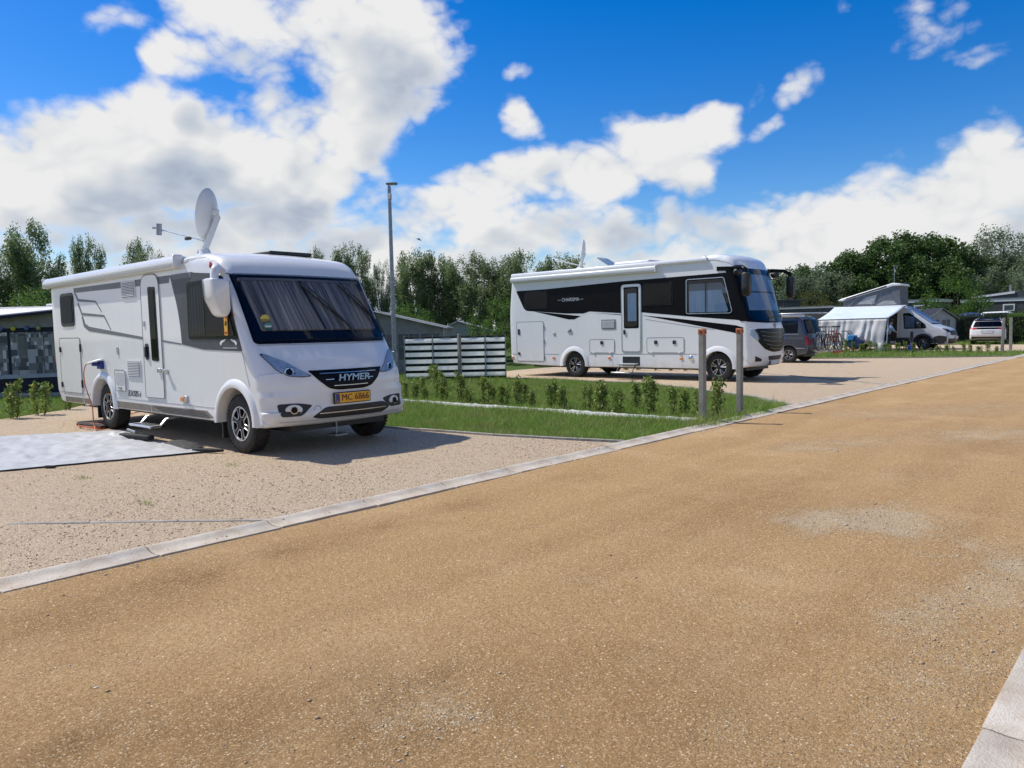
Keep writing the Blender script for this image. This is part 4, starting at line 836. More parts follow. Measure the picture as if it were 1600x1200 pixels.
for k in range(9):
    for j in range(7):
        u, v = k/8, j/6; x = -11.62+.95*u; y = 4.88+.28*v-.05*u; bag.v.append((x, y, .012+.07*math.sin(PI*u)**.6*math.sin(PI*v)**.6*(1+.5*noise.noise((x*7, y*9, 0)))))
bag.f = [(k*7+j, (k+1)*7+j, (k+1)*7+j+1, k*7+j+1) for k in range(8) for j in range(6)]
leaf_thing('awning_bag', bag, BLKF, (-11.2, 5.0, 0), 'flat black fabric bag lying by the tarpaulin edge', 'bag', smooth=60)
leaf_thing('tent_pole', MB().tube([(-13.15, 4.98, .10), (-12.5, 4.86, .11)], .022, 8), STEEL, (-12.8, 4.9, .1), 'short grey pole lying on the ruffled tarpaulin', 'pole', smooth=40)
# orange power cable
cab = [(-14.55, 4.97, 1.17), (-14.72, 4.93, 1.16), (-14.86, 4.93, 1.0), (-14.86, 4.94, .8), (-14.80, 4.96, .62), (-14.66, 4.97, .42), (-14.62, 4.96, .2), (-14.52, 4.94, .06), (-14.35, 4.9, .012)]
for k in range(26):
    a = k*.62; cab.append((-14.95+.42*math.cos(a)*(1+.15*math.sin(k*1.7)), 5.03+.14*math.sin(a)*(1+.2*math.sin(k*2.3)), .012+.0016*k))
cab.append((-15.6, 5.4, .01)); cab.append((-17.0, 6.6, .01)); cab.append((-18.2, 7.6, .01))
def smoothp(P, n=6):
    P = [Vector(p) for p in P]; out = []
    for i in range(len(P)-1):
        a, b, c, d_ = P[max(i-1, 0)], P[i], P[i+1], P[min(i+2, len(P)-1)]
        for k in range(n):
            t = k/n; out.append(.5*((2*b)+(c-a)*t+(2*a-5*b+4*c-d_)*t*t+(3*b-a-3*c+d_)*t**3))
    return out+[P[-1]]
leaf_thing('power_cable', MB().tube(smoothp(cab), .009, 6), pm('cable_orange', (.62, .13, .03), .5), (-14.5, 4.95, 0), 'orange power cable hanging from the motorhome inlet down to the gravel', 'cable', smooth=60)
leaf_thing('cable_reel_pad', MB().box((-15.05, 5.12, .03), (.95, .22, .05), Matrix.Rotation(.1, 3, 'Z')), BLKF, (-15, 5.1, 0), 'black rubber pad under the coiled orange cable', 'pad', bevel=.012)
leaf_thing('gravel_scrap', MB().box((-10.72, 3.10, .012), (.14, .05, .03), .6), BLKF, (-10.72, 3.1, 0), 'small dark scrap lying on gravel near the tarpaulin edge', 'scrap', bevel=.008)

# ------------------------------------------------------------------ white and black motorhome (middle)
def motorhome_two():
    yc, hw = 21.36, 1.16; Y = yc-hw
    T = thing('motorhome', (-13.7, yc, 0), 'white motorhome with wide black window band and black hanging mirrors', 'motorhome')
    fx, rx, ra, zb = -10.28, -15.48, .47, .36
    prof = [(-18.20, .44, .03, 0, 0, .05), (-18.33, .62, .08, .02, 0, .1), (-18.36, 2.2, .10, .03, 0, .4), (-18.20, 3.56, .09, .03, 0, .14), (-16, 3.60, .09, 0, .03, 0), (-10.95, 3.62, .10, 0, .03, .5), (-10.45, 3.73, .14, .02, .05, .4), (-9.86, 3.60, .18, .10, .03, .25), (-9.64, 3.26, .10, .16, 0, .06),
            (-9.17, 1.78, .10, .24, 0, .04), (-9.08, 1.55, .12, .26, 0, .1), (-9.04, 1.10, .13, .26, 0, .2), (-9.06, .62, .12, .22, 0, .15), (-9.20, .43, .05, .18, 0, .08), (-9.6, .40, .03, 0, 0, 0)]
    prof += arch(fx, ra, .38, .42)+[(-10.9, .36, .03, 0, 0, 0), (-14.8, .36, .03, 0, 0, 0)]+arch(rx, ra, .37, .42)+[(-16.1, .36, .03, 0, 0, 0), (-17.0, .38, .03, 0, 0, 0)]
    vs, fs = loft(prof[::-1], hw, yc, nth=6, ny=12, cap_step=.25, seg=.18); s = Surf(vs, fs); body_obj(vs, fs, 'body', WHITE2, T, 30)
    MB().bb(-17.6, -9.6, yc-.74, yc+.74, .30, .95).build('underbody', BLACKM, T)
    for x in (fx, rx):
        for sd in (-1, 1): wheel(T, (x, yc+sd*(hw-.17), .41), .41, .25, sd, 'multi')
        fl = MB(); n = 20
        for k in range(n+1):
            a = -.1+(PI+.2)*k/n; co, si = math.cos(a), math.sin(a)
            fl.v += [(x+co*.462, Y+.08, .42+si*.462), (x+co*.462, Y-.03, .42+si*.462), (x+co*.56, Y-.03, .42+si*.56), (x+co*.62, Y+.004, .42+si*.62)]
        fl.f = [(4*i+k, 4*i+k+1, 4*i+5+k, 4*i+4+k) for i in range(n) for k in range(3)]; fl.build('wheel_arch', WHITE2, T, smooth=50)
    W_ = lambda p, r, nm, mt, off=.004, par=None, **k: s.patch(rpoly(p, r), nm, mt, par or T, 'side', off=off, th=off+.003, **k)
    def ex(z):
        x = -9.0
        while x > -10.3:
            p, nn = s.hit(x, z, 'side')
            if abs(p.x-x) < 1e-4 and p.y < Y+.085: return x
            x -= .01
        return -10
    W_([(-18.02, 2.985), (-16.57, 2.99), (-13.6, 3.07), (-10.05, 3.11)]+[(ex(z)-.10, z) for z in (3.15, 2.9, 2.65, 2.4, 2.15, 1.9, 1.73)]+[(-9.72, 1.765), (-11.13, 1.895), (-12.82, 2.075), (-13.6, 2.075), (-14.83, 2.17), (-15.06, 2.11), (-15.81, 2.13), (-17.31, 2.26), (-17.63, 2.28)], [.03, 0, 0, 0]+[0]*7+[0, 0, 0, 0, .05, .05, 0, .06, .2], 'black_band', BLACKG, .003, step=.07)
    W_([(-17.2, 2.245), (-15.19, 2.03), (-15.45, 1.925), (-15.69, 1.93)], .0, 'black_wedge', BLACKG, .003); W_([(-14.6, 2.11), (-13.58, 2.035), (-13.58, 2.012)], 0, 'black_wedge', BLACKG, .003)
    W_([(-12.82, 1.985), (-11.55, 1.845), (-9.72, 1.61), (-9.50, 1.545), (-9.56, 1.29), (-9.76, 1.40), (-11.3, 1.70)], 0, 'black_sweep', BLACKG, .003)
    s.ribbon([(-12.7, 1.86), (-11.2, 1.62), (-10.4, 1.50)], .02, 'crease', SEAML, T, off=.003)
    # windows
    def win(p, r, nm='window', blind=None, rim=True, rm=BLACKM):
        o = W_(p, r, nm, BLACKG, .012); cx_ = sum(a for a, b in p)/len(p); cz = sum(b for a, b in p)/len(p); sc = lambda k1, k2: [(cx_+(a-cx_)*k1, cz+(b-cz)*k2) for a, b in p]
        if blind: W_([(cx_+(a-cx_)*.86-.02, cz-.12+(b-cz)*(.62)) for a, b in p], .02, 'blind', BLIND, .014, o); W_([(cx_+(a-cx_)*.86-.02, cz+.28+(b-cz)*.30) for a, b in p], .02, 'curtain', CURT, .0138, o)
        W_(sc(.95, .93), r*.8, 'pane', GLASSB if blind else GLASSD, .026, o)
        if rim: s.ribbon(rpoly(p, r), .022, 'window_rim', rm, o, off=.016, closed=True, th=.012)
        return o
    win(rect(-17.6, -16.58, 2.34, 2.93), .06); win(rect(-12.77, -11.75, 2.28, 2.935), .05)
    o = win([(-11.28, 2.985), (-10.09, 2.985), (-9.84, 2.02), (-9.89, 1.965), (-11.28, 1.985)], .06, 'cab_window', True, True, ALU); s.ribbon([(-10.65, 2.96), (-10.65, 2.0)], .035, 'window_bar', BLACKM, o, off=.03)
    MB().bb(-11.80, -11.72, Y-.02, Y, 2.2, 2.3)
    text_obj('CHARISMA', 'side_lettering', SILVERT, T, .165, frame((-15.6, Y-.006, 2.585), (1, 0, 0), (0, 0, 1)), .002, 0, .0, .92); MB().bb(-16.14, -16.0, Y-.007, Y-.003, 2.58, 2.588).bb(-15.2, -15.06, Y-.007, Y-.003, 2.58, 2.588).build('lettering_dash', SILVERT, T)
    # hatches
    h = s.hatch(rpoly(rect(-18.03, -16.79, .52, 1.895), .05), 'garage_door', T, panel=WHITE2)
    for z in (1.60, 1.50, .78): MB().bb(-17.97, -17.88, Y-.03, Y, z-.045, z+.045).build('latch', BLACKM, h, bevel=.005)
    for z in (1.7, 1.2, .65): MB().bb(-16.795, -16.76, Y-.025, Y, z-.06, z+.06).build('hinge', SEAM, h, bevel=.004)
    for p, n_ in ((rect(-14.83, -13.86, .82, 1.25), 1), (rect(-12.65, -11.37, .83, 1.285), 2)):
        h = s.hatch(rpoly(p, .07), 'locker_flap', T, panel=WHITE2)
        for k in range(n_):
            x = (p[0][0]+p[1][0])/2+(0 if n_ == 1 else (k-.5)*.64); MB().bb(x-.05, x+.05, Y-.03, Y, 1.09, 1.20).build('latch', BLACKM, h, bevel=.005)
        for x in (p[0][0]+.16, p[1][0]-.16): MB().bb(x-.035, x+.035, Y-.03, Y, p[0][1]-.02, p[0][1]+.02).build('hinge', ROOFW, h, bevel=.004)
    v = W_(rect(-14.35, -13.80, 1.575, 1.885), .02, 'vent', SEAM, .012); W_(rect(-14.31, -13.84, 1.61, 1.85), .01, 'vent_grille', LGREY, .014, v)
    for k in range(7): MB().bb(-14.30, -13.85, Y-.022, Y-.012, 1.63+.032*k, 1.642+.032*k).build('slat', ROOFW, v)
    d = W_(rect(-13.58, -12.84, .82, 2.96), .12, 'entrance_door', ALU, .014); W_(rect(-13.53, -12.89, .87, 2.91), .09, 'door_panel', WHITE2, .018, d)
    W_(rect(-13.48, -12.93, 1.59, 2.875), .05, 'door_window', BLACKG, .022, d); W_(rect(-13.33, -13.01, 1.81, 2.68), .03, 'door_blind', BLIND, .024, d); W_(rect(-13.44, -12.97, 1.64, 2.83), .04, 'pane', GLASSB, .034, d); MB().bb(-13.49, -13.43, Y-.05, Y-.015, 1.40, 1.55).build('handle', BLACKM, d, bevel=.012)
    s.ribbon([(-18.33, .755), (-16.12, .76)], .014, 'skirt_seam', SEAM, T, off=.003); s.ribbon([(-14.86, .77), (-10.92, .79)], .014, 'skirt_seam', SEAM, T, off=.003)
    for x in (-14.9, -13.93, -11.42): s.ribbon([(x, .76), (x, .38)], .010, 'skirt_seam', SEAML, T, off=.003)
    for x, z in ((-18.25, .64), (-16.36, .64), (-14.06, .655), (-11.46, .66)): MB().bb(x-.055, x+.055, Y-.022, Y, z-.032, z+.032).build('side_marker', ORANGE, T, bevel=.012)
    MB().lathe([(.001, -.02), (.05, -.016), (.065, 0)], (-16.32, Y-.002, 1.46), 'y', 16).build('filler_cap', LGREY, T, smooth=40); MB().prism([(-15.75, Y-.001, 1.52), (-15.60, Y-.001, 1.62), (-15.60, Y-.001, 1.52)], (0, -.03, 0)).build('water_filler', SEAM, T)
    MB().lathe([(.001, -.03), (.06, -.024), (.085, 0)], (-11.14, Y-.002, .67), 'y', 16).build('exterior_lamp', CHROME, T, smooth=40)
    # step opening and fold-out step
    W_(rect(-13.55, -12.91, .42, .70), .01, 'step_recess', BLACKM, .003); st = MB().bb(-13.62, -12.95, Y-.22, Y+.02, .455, .49).build('entrance_step', pm('step_grey', (.4, .46, .46), .5), T, bevel=.008)
    MB().bb(-13.68, -12.98, Y-.50, Y-.26, .20, .235).build('lower_step', ALU, st, bevel=.008)
    for x in (-13.6, -13.02): MB().tube([(x, Y-.05, .46), (x, Y-.30, .22)], .018, 6).build('step_bracket', BLACKM, st)
    # awning cases
    for (x0, x1, zc, r, nm) in ((-18.2, -10.6, 3.525, .075, 'roof_rail'), (-18.19, -12.26, 3.37, .10, 'awning_case')):
        pr = [(Y+.02, zc-r), (Y-.10, zc-r), (Y-.14, zc-.4*r), (Y-.13, zc+.6*r), (Y-.07, zc+r), (Y+.06, zc+r)]; n = len(pr); b = MB(); b.v = [(x0, y, z) for y, z in pr]+[(x1, y, z) for y, z in pr]; b.f = [(i, (i+1) % n, n+(i+1) % n, n+i) for i in range(n)]+[tuple(range(n))[::-1], tuple(range(n, 2*n))]
        if nm == 'roof_rail':
            b.v = [(x, y+.07, z) for x, y, z in b.v]
        a = b.build(nm, WHITE2, T, bevel=.012)
        if nm == 'awning_case': MB().bb(x1-.02, x1+.03, Y-.15, Y+.02, zc-r-.01, zc+r+.01).build('end_cap', ROOFW, a, bevel=.015); MB().bb(x0, x1, Y-.146, Y-.138, zc-.05, zc-.035).build('rail_line', SEAML, a)
    s.ribbon([(-10.95, 3.50), (-10.4, 3.50), (-10.0, 3.40), (-9.8, 3.30)], .02, 'roof_seam', SEAML, T, off=.004)
    # front
    Fp = lambda p, r, nm, mt, off=.004, par=None, **k: s.patch(rpoly([(yc+a, z) for a, z in p], r), nm, mt, par or T, 'front', off=off, th=off+.004, **k)
    MB_ = s.ribbon([(-10.3, 3.235), (-10.0, 3.22), (-9.75, 3.20)], .12, 'visor_side', BLACKG, T, off=.02, th=.03)
    ws = Fp([(-1.150, 3.22), (1.150, 3.22), (1.150, 1.70), (.5, 1.66), (-.5, 1.66), (-1.150, 1.70)], [.03, .03, .05, .2, .2, .05], 'windscreen', BLUEBLK, .006, step=.07)
    for sd in (-1, 1):
        st_ = MB(); nz, nf = 18, 10
        for i in range(nz+1):
            z = 1.72+1.50*i/nz
            for j in range(nf+1):
                ph = R_(8+80*j/nf); dr = Vector((math.cos(ph), sd*math.sin(ph), 0)); c0 = Vector((-10.05+(3.2-z)*.30, yc+sd*(hw-.30), z)); loc, nn, _i, _d = s.b.ray_cast(c0+dr*3, -dr)
                if loc is None: loc, nn, _i, _d = s.b.find_nearest(c0+dr*.4)
                st_.v.append(tuple(loc+dr*.012))
        st_.f = [(i*(nf+1)+j, i*(nf+1)+j+1, (i+1)*(nf+1)+j+1, (i+1)*(nf+1)+j) for i in range(nz) for j in range(nf)]
        st_.build('windscreen_pillar', BLACKG, T, smooth=60)
    Fp([(-.93, 3.05), (.93, 3.05), (.97, 2.56), (-.97, 2.56)], .03, 'upper_blind', BLIND, .026, ws); Fp([(-.97, 2.52), (.97, 2.52), (1.0, 2.02), (-1.0, 2.02)], .03, 'lower_blind', BLIND, .026, ws)
    Fp([(-1.10, 3.21), (1.10, 3.21), (1.09, 1.75), (.5, 1.69), (-.5, 1.69), (-1.09, 1.75)], [.05, .05, .1, .2, .2, .1], 'pane', GLASSB, .05, ws, step=.12)
    for k in (-1, 1): P = [s.hit(yc+a, z, 'front') for a, z in ((k*.2-.1, 1.78), (k*.2+.35, 1.83), (k*.2+.62, 1.86))]; MB().tube([p+n*.06 for p, n in P], .014, 5).build('wiper', BLACKM, T)
    Fp([(-1.0, 1.47), (-.86, 1.50), (.86, 1.50), (1.0, 1.47), (.9, 1.15), (.62, .92), (.25, .83), (-.25, .83), (-.62, .92), (-.9, 1.15)], [.05, .02, .02, .05, .1, .1, .1, .1, .1, .1], 'grille', BLACKG, .012, step=.06)
    gl = T
    for k, (z, hwid) in enumerate(((1.37, .80), (1.25, .76), (1.13, .70), (1.01, .58), (.91, .42))): s.ribbon([(yc-hwid, z+.055), (yc-hwid*.5, z+.01), (yc, z), (yc+hwid*.5, z+.01), (yc+hwid, z+.055)], .016, 'grille_bar', pm('bar_grey%d' % k, (.16, .17, .18), .45, .5), T, view='front', off=.034, step=.06, th=.02)
    p, n = s.hit(yc, 1.575, 'front'); fm = frame(p+n*.012, (0, 1, 0), (0, 0, 1)); MB().prism([fm @ Vector(q) for q in ((-.07, .05, 0), (0, .075, 0), (.07, .05, 0), (.045, -.03, 0), (0, -.075, 0), (-.045, -.03, 0))], (.015, 0, 0)).build('emblem', STEEL, T, bevel=.005)
    for sd in (-1, 1):
        q = [(sd*1.11, 1.53), (sd*1.0, 1.49), (sd*.90, 1.37), (sd*.84, 1.17), (sd*.92, 1.16), (sd*1.06, 1.25), (sd*1.13, 1.38)]; q = q if sd < 0 else q[::-1]
        hl = Fp(q, .04, 'headlight', CHROME, .010, step=.07); ce = (sum(a for a, b in q)/7, sum(b for a, b in q)/7); sc = lambda k: [(ce[0]+(a-ce[0])*k, ce[1]+(b-ce[1])*k) for a, b in q]
        Fp(sc(.85), .04, 'reflector', LAMPIN, .014, hl, step=.04, wave=lambda u, v: .002*math.sin(u*50)*math.sin(v*40)); Fp(sc(.95), .04, 'lens', LENS, .036, hl, step=.07)
        q = [(sd*1.02, .74), (sd*.74, .64), (sd*.72, .58), (sd*.98, .58)]; q = q if sd < 0 else q[::-1]; Fp(q, .02, 'fog_lamp', BLACKM, .008, step=.08)
        p, n = s.hit(yc+sd*1.10, .69, 'front')
    MB().lathe([(.001, -.012), (.05, -.01), (.06, 0)], (-9.56, Y-.004, .71), 'y', 14).build('side_lamp', CHROME, T, smooth=40)
    lg = Fp([(-.45, .72), (.45, .72), (.38, .60), (-.38, .60)], .04, 'lower_intake', BLACKM, .008, step=.1)
    p, n = s.hit(yc, .53, 'front'); px = p.x+.03; pl = MB().bb(px-.03, px, yc-.28, yc+.28, .47, .59).build('number_plate', PLATEW, T, bevel=.006)
    MB().bb(px-.026, px-.004, yc-.30, yc+.30, .455, .605).build('plate_frame', BLACKM, pl); MB().bb(px-.004, px+.002, yc-.275, yc-.225, .475, .585).build('country_band', EUBLUE, pl)
    # hanging mirrors on black arms
    for sd in (-1, 1):
        y0 = yc+sd*hw; m1 = MB().tube([(-9.92, y0-sd*.10, 3.22), (-9.70, y0+sd*.10, 3.24), (-9.42, y0+sd*.26, 3.22), (-9.28, y0+sd*.34, 3.14), (-9.24, y0+sd*.36, 3.0)], [.06, .06, .055, .06, .05], 8).build('mirror', BLACKG, T, smooth=50)
        hp = rpoly([(-.10, 3.06), (.09, 3.06), (.12, 2.9), (.10, 2.45), (.05, 2.38), (-.06, 2.40), (-.12, 2.6)], .05, 3); n = len(hp); b = MB(); xx, yy = -9.24, y0+sd*.36
        for dx, k in ((-.10, .9), (-.05, 1.), (.05, .97), (.11, .75)): b.v += [(xx+dx, yy+u*k, 2.72+(z-2.72)*k) for u, z in hp]
        b.f = [(j*n+i, j*n+(i+1) % n, (j+1)*n+(i+1) % n, (j+1)*n+i) for j in range(3) for i in range(n)]+[tuple(range(3*n, 4*n)), tuple(range(n))[::-1]]; b.build('mirror_housing', BLACKM, m1, smooth=50)
        MB().lathe([(.02, -.16), (.08, -.13), (.11, 0), (.08, .13), (.02, .16)], (-9.62, y0+sd*.10, 3.10), 'y', 14).build('kerb_mirror', BLACKM, m1, smooth=50)
    MB().bb(-18.46, -18.34, Y+.10, Y+.22, 1.50, 1.72).build('rear_bracket', BLACKM, T)
    # roof furniture
    MB().bb(-14.2, -12.85, 20.7, 21.7, 3.60, 3.74).build('air_conditioner', ROOFW, T, bevel=.06); MB().bb(-16.9, -16.2, 20.9, 21.6, 3.58, 3.68).build('roof_hatch', ROOFW, T, bevel=.03)
    hb = MB().bb(-14.95, -14.3, 20.75, 21.35, 3.58, 3.65).build('open_skylight', ROOFW, T, bevel=.02); MB().add([(-14.9, 20.75, 3.93), (-14.9, 21.35, 3.93), (-14.45, 21.35, 3.66), (-14.45, 20.75, 3.66), (-14.88, 20.75, 3.96), (-14.88, 21.35, 3.96), (-14.41, 21.35, 3.69), (-14.41, 20.75, 3.69)], [(0, 1, 2, 3), (7, 6, 5, 4), (0, 4, 5, 1), (1, 5, 6, 2), (2, 6, 7, 3), (3, 7, 4, 0)]).build('skylight_lid', GLASSC, hb)
    bx, by = -15.95, 21.2; ds = MB().lathe([(.16, 3.58), (.15, 3.68), (.06, 3.76), (.001, 3.77)], (bx, by, 0), 'z', 16).build('satellite_dish', ROOFW, T, smooth=40)
    nrm = Vector((-.82, -.55, .14)).normalized(); rt = Vector((0, 0, 1)).cross(nrm).normalized(); up = nrm.cross(rt); c = Vector((bx+.12, by, 4.22)); b = MB(); n = 26
    for r, h_ in [(0, -.09), (.15, -.085), (.30, -.055), (.42, -.0), (.43, 0), (.42, -.014), (.30, -.068), (.15, -.098), (.0, -.103)]: b.v += [c+rt*(r*.9*math.cos(2*PI*k/n))+up*(r*1.05*math.sin(2*PI*k/n))+nrm*h_ for k in range(n)]
    b.f = [(j*n+k, j*n+(k+1) % n, (j+1)*n+(k+1) % n, (j+1)*n+k) for j in range(8) for k in range(n)]; b.build('reflector', ROOFW, ds, smooth=50)
    e = Vector((-16.6, 20.8, 4.0)); MB().tube([Vector((bx, by, 3.74)), c-up*.45, e], .016, 8).tube([c-nrm*.1, Vector((bx, by, 3.74))], .04, 8).build('feed_arm', ROOFW, ds, smooth=40); MB().box(e, (.14, .10, .10)).build('receiver', ROOFW, ds, bevel=.03)
    return T
RV2 = motorhome_two()
# ------------------------------------------------------------------ trees, shrubs, hedges
def leaf_mat(name, a, b, c, tr=.5):
    m, t = newmat(name); gi_ = t.n('ShaderNodeNewGeometry'); oc = t.n('ShaderNodeTexCoord').outputs['Object']
    cc = t.ramp(gi_.outputs['Random Per Island'], [(0, a), (.55, b), (1, c)]); cc = t.mix(t.mr(t.noise(oc, .9, 4, .6), .35, .7, 0, .5), cc, a)
    p = t.n('ShaderNodeBsdfPrincipled', {'Base Color': cc, 'Roughness': .5, 'Specular IOR Level': .35}); trn = t.n('ShaderNodeBsdfTranslucent', {'Color': cc})
    mx_ = t.n('ShaderNodeMixShader', {0: tr}); t.set(mx_.inputs[1], p.outputs[0]); t.set(mx_.inputs[2], trn.outputs[0]); fin(t, mx_.outputs[0]); return m
WILLOW = leaf_mat('willow_leaves', (.10, .155, .055), (.19, .265, .10), (.34, .40, .22)); DARKL = leaf_mat('dark_leaves', (.038, .080, .022), (.085, .155, .036), (.16, .25, .065), .40)
SILV = leaf_mat('silver_leaves', (.105, .155, .085), (.20, .265, .15), (.34, .40, .26)); BRIGHT = leaf_mat('bright_leaves', (.05, .11, .018), (.10, .20, .03), (.17, .28, .055)); OLIVE = leaf_mat('olive_leaves', (.055, .075, .016), (.10, .12, .028), (.18, .17, .05))
LAUREL = leaf_mat('shrub_leaves', (.085, .145, .026), (.19, .29, .055), (.46, .43, .13), .4); HEDGE = leaf_mat('hedge_leaves', (.016, .030, .009), (.032, .058, .015), (.06, .095, .025), .2)
BARK = pm('bark', (.075, .060, .045), .95, var=.3, scale=8, bump=.6, bscale=40)
def leaves_mesh(name, pts, size, mat, aspect=.5, up=.4):
    n = len(pts); d = rng.normal(0, 1, (n, 3)); d[:, 2] = d[:, 2]*.6+up; d /= np.linalg.norm(d, axis=1)[:, None]
    q = rng.normal(0, 1, (n, 3)); q -= d*(q*d).sum(1)[:, None]; q /= np.linalg.norm(q, axis=1)[:, None]
    L = (size*rng.uniform(.6, 1.35, n))[:, None]; Wd = L*aspect; nn = np.cross(d, q)
    v = np.stack([pts-d*L*.5, pts+q*Wd*.5-d*L*.05+nn*L*.06, pts+d*L*.5, pts-q*Wd*.5-d*L*.05+nn*L*.06], 1).reshape(-1, 3)
    me = raw_mesh(name, v, np.arange(4*n).reshape(-1, 4)); me.materials.append(mat); return me
TREEN = {}
def make_tree(key, H, rad, base, lm, nl=9, nleaf=13000, ls=.17, wisp=.0, lean=(0, 0), seed=1, dens_c=.34, nfill=40):
    r = random.Random(seed); tr = MB(); cl = []
    top = Vector((lean[0], lean[1], H*.80)); tp = [Vector((0, 0, -.2)), Vector((r.uniform(-.1, .1), r.uniform(-.1, .1), H*.22)), Vector((lean[0]*.3+r.uniform(-.2, .2), r.uniform(-.2, .2), H*.5)), top]
    tr.tube(smoothp(tp, 4), [H*.026*(1-.075*i) if i < 12 else H*.003 for i in range(13)], 7)
    for k in range(nl):
        t = r.uniform(.12, .78) if k else .8; zb = base+(H*.8-base)*max(0, t-.12); a = k*2.4+r.uniform(-.5, .5)
        st = Vector((lean[0]*t*.8, lean[1]*t*.8, max(H*.12, zb*.75)))
        f = math.sin(PI*min(.97, .18+.82*((zb-base)/(H-base)*.9)))**.6; ln = rad*f*r.uniform(.75, 1.12)
        rise = (H-zb)*r.uniform(.25, .62)*(1+wisp)
        en = st+Vector((math.cos(a)*ln+lean[0]*.5, math.sin(a)*ln+lean[1]*.5, rise)); md = st.lerp(en, .5)+Vector((math.cos(a)*ln*.16, math.sin(a)*ln*.16, -.04*H))
        P = smoothp([st, md, en], 4); tr.tube(P, [H*.011*(1-.10*i) for i in range(9)], 5)
        for j in range(6):
            u = r.uniform(.35, 1.0); p = P[min(8, int(u*8))]; q = p+Vector((r.uniform(-1, 1)*rad*dens_c, r.uniform(-1, 1)*rad*dens_c, r.uniform(-.25, .8+wisp)*rad*dens_c)); tr.tube([p, p.lerp(q, .5)+Vector((0, 0, -.03)), q], [H*.004, H*.003, H*.0015], 4)
            cl.append((q, r.uniform(.5, 1.15))); cl.append((p.lerp(q, .5), r.uniform(.4, .8)))
    for j in range(nfill):
        a = r.uniform(0, 2*PI); u = r.uniform(.0, 1)**.8; ph = math.sin(PI*min(1, .10+.86*u))**.55; rr = rad*ph*r.uniform(.45, .95)*(1+.22*math.sin(a*3+seed)); zz = base+(H-base)*(.06+.88*u)
        cl.append((Vector((math.cos(a)*rr+lean[0]*u, math.sin(a)*rr+lean[1]*u, zz)), r.uniform(.55, 1.1)))
    w_ = np.array([c[1]**2 for c in cl]); w_ /= w_.sum(); idx = rng.choice(len(cl), nleaf, p=w_); C_ = np.array([tuple(c[0]) for c in cl])[idx]; Rr = np.array([c[1] for c in cl])[idx]*rad*.19
    g_ = rng.normal(0, 1, (nleaf, 3)); g_ *= (rng.uniform(.35, 1, nleaf)/np.linalg.norm(g_, axis=1)*1.25)[:, None]
    pts = C_+g_*Rr[:, None]*np.array([1, 1, 1.0+wisp*1.3]); pts[:, 2] = np.maximum(pts[:, 2], .1)
    z = pts[:, 2].max(); k = H/z; pts[:, 2] *= k
    TREEN[key] = (tr, leaves_mesh('crown', pts, ls, lm, .42 if wisp else .6, .4+wisp*.5), {})
def place_tree(key, x, y, s, rz, label, cat='tree', group=None, name='tree', sz=None):
    tr, cm, cache = TREEN[key]
    T = thing(name, (x, y, -.06), label, cat, group)
    if 'm' not in cache:
        me = bpy.data.meshes.new('trunk'); me.from_pydata(tr.v, [], tr.f); me.materials.append(BARK); me.shade_smooth(); cache['m'] = me
    for nm, me in (('trunk', cache['m']), ('crown', cm)):
        o = bpy.data.objects.new(nm, me); COL.objects.link(o); o.parent = T
    T.scale = (s, s, sz or s); T.rotation_euler = (0, 0, rz); return T
make_tree('willow_a', 8, 2.2, .8, WILLOW, 11, 26000, .17, .55, (.5, .2), 3, .28, 30); make_tree('willow_b', 8, 2.7, .6, WILLOW, 12, 32000, .17, .35, (-.3, .2), 8, .30, 40); make_tree('willow_c', 8, 1.9, 1.2, SILV, 10, 18000, .13, .8, (.6, .3), 14, .28, 22)
make_tree('broad', 10, 4.4, .8, DARKL, 15, 36000, .29, 0, (0, 0), 21, .26, 90); make_tree('silver', 8, 3.4, .4, SILV, 13, 26000, .20, .4, (.3, 0), 27, .30, 50); make_tree('bush', 4, 1.9, .1, BRIGHT, 12, 12000, .10, .05, (0, 0), 33, .30, 50); make_tree('olive', 5, 2.6, .2, OLIVE, 12, 12000, .13, .15, (0, 0), 40, .30, 40)
make_tree('weeping', 12, 4.8, .6, SILV, 16, 36000, .25, .3, (0, 0), 47, .28, 80)
TL = [('willow_b', -55.4, 15.5, 9.5, 'tall windblown tree above the patchwork tent, leftmost of all'), ('willow_a', -52.6, 17.9, 8.4, 'slim upright tree just right of the tall leftmost tree'), ('willow_b', -49.8, 20.4, 8.1, 'green treetop showing above the front motorhome roof'), ('willow_c', -48.2, 21.8, 6.9, 'small pale treetop behind the satellite dish of the front motorhome'),
      ('willow_b', -41.8, 27.6, 7.3, 'treetop above the windscreen roof of the front motorhome'), ('willow_a', -40.0, 29.2, 7.5, 'bushy tree behind the right roof corner of the front motorhome'), ('willow_c', -38.7, 30.4, 6.5, 'sparse silvery tree left of the tall lamp post'), ('willow_a', -37.2, 31.8, 7.1, 'windblown tree just right of the tall lamp post'), ('willow_a', -35.9, 32.9, 6.8, 'feathery tree second to the right of the lamp post'), ('willow_b', -34.5, 34.2, 6.8, 'broad grey-green tree behind the white tent'), ('willow_a', -33.0, 35.5, 6.4, 'grey-green tree third from the black and white motorhome'), ('willow_b', -31.9, 36.6, 6.9, 'tree next to the rear of the black and white motorhome'), ('willow_a', -30.2, 38.0, 6.6, 'tree half hidden behind the black and white motorhome rear')]
for i, (k, x, y, h, lb) in enumerate(TL): place_tree(k, x, y, h/8*(.70, .44, .56, .40, .46, .62, .55, .82, .8, .85, .85, .9, .9)[i], i*1.3, lb, group='windblown trees behind the pitches', sz=h/8)
place_tree('bush', -50.5, 15.0, 1.25, .4, 'bright green bush below the tall leftmost tree', 'bush', name='bush'); place_tree('bush', -47, 13.2, 1.1, 2.4, 'low green bush at the left edge above the tent roof', 'bush', name='bush')
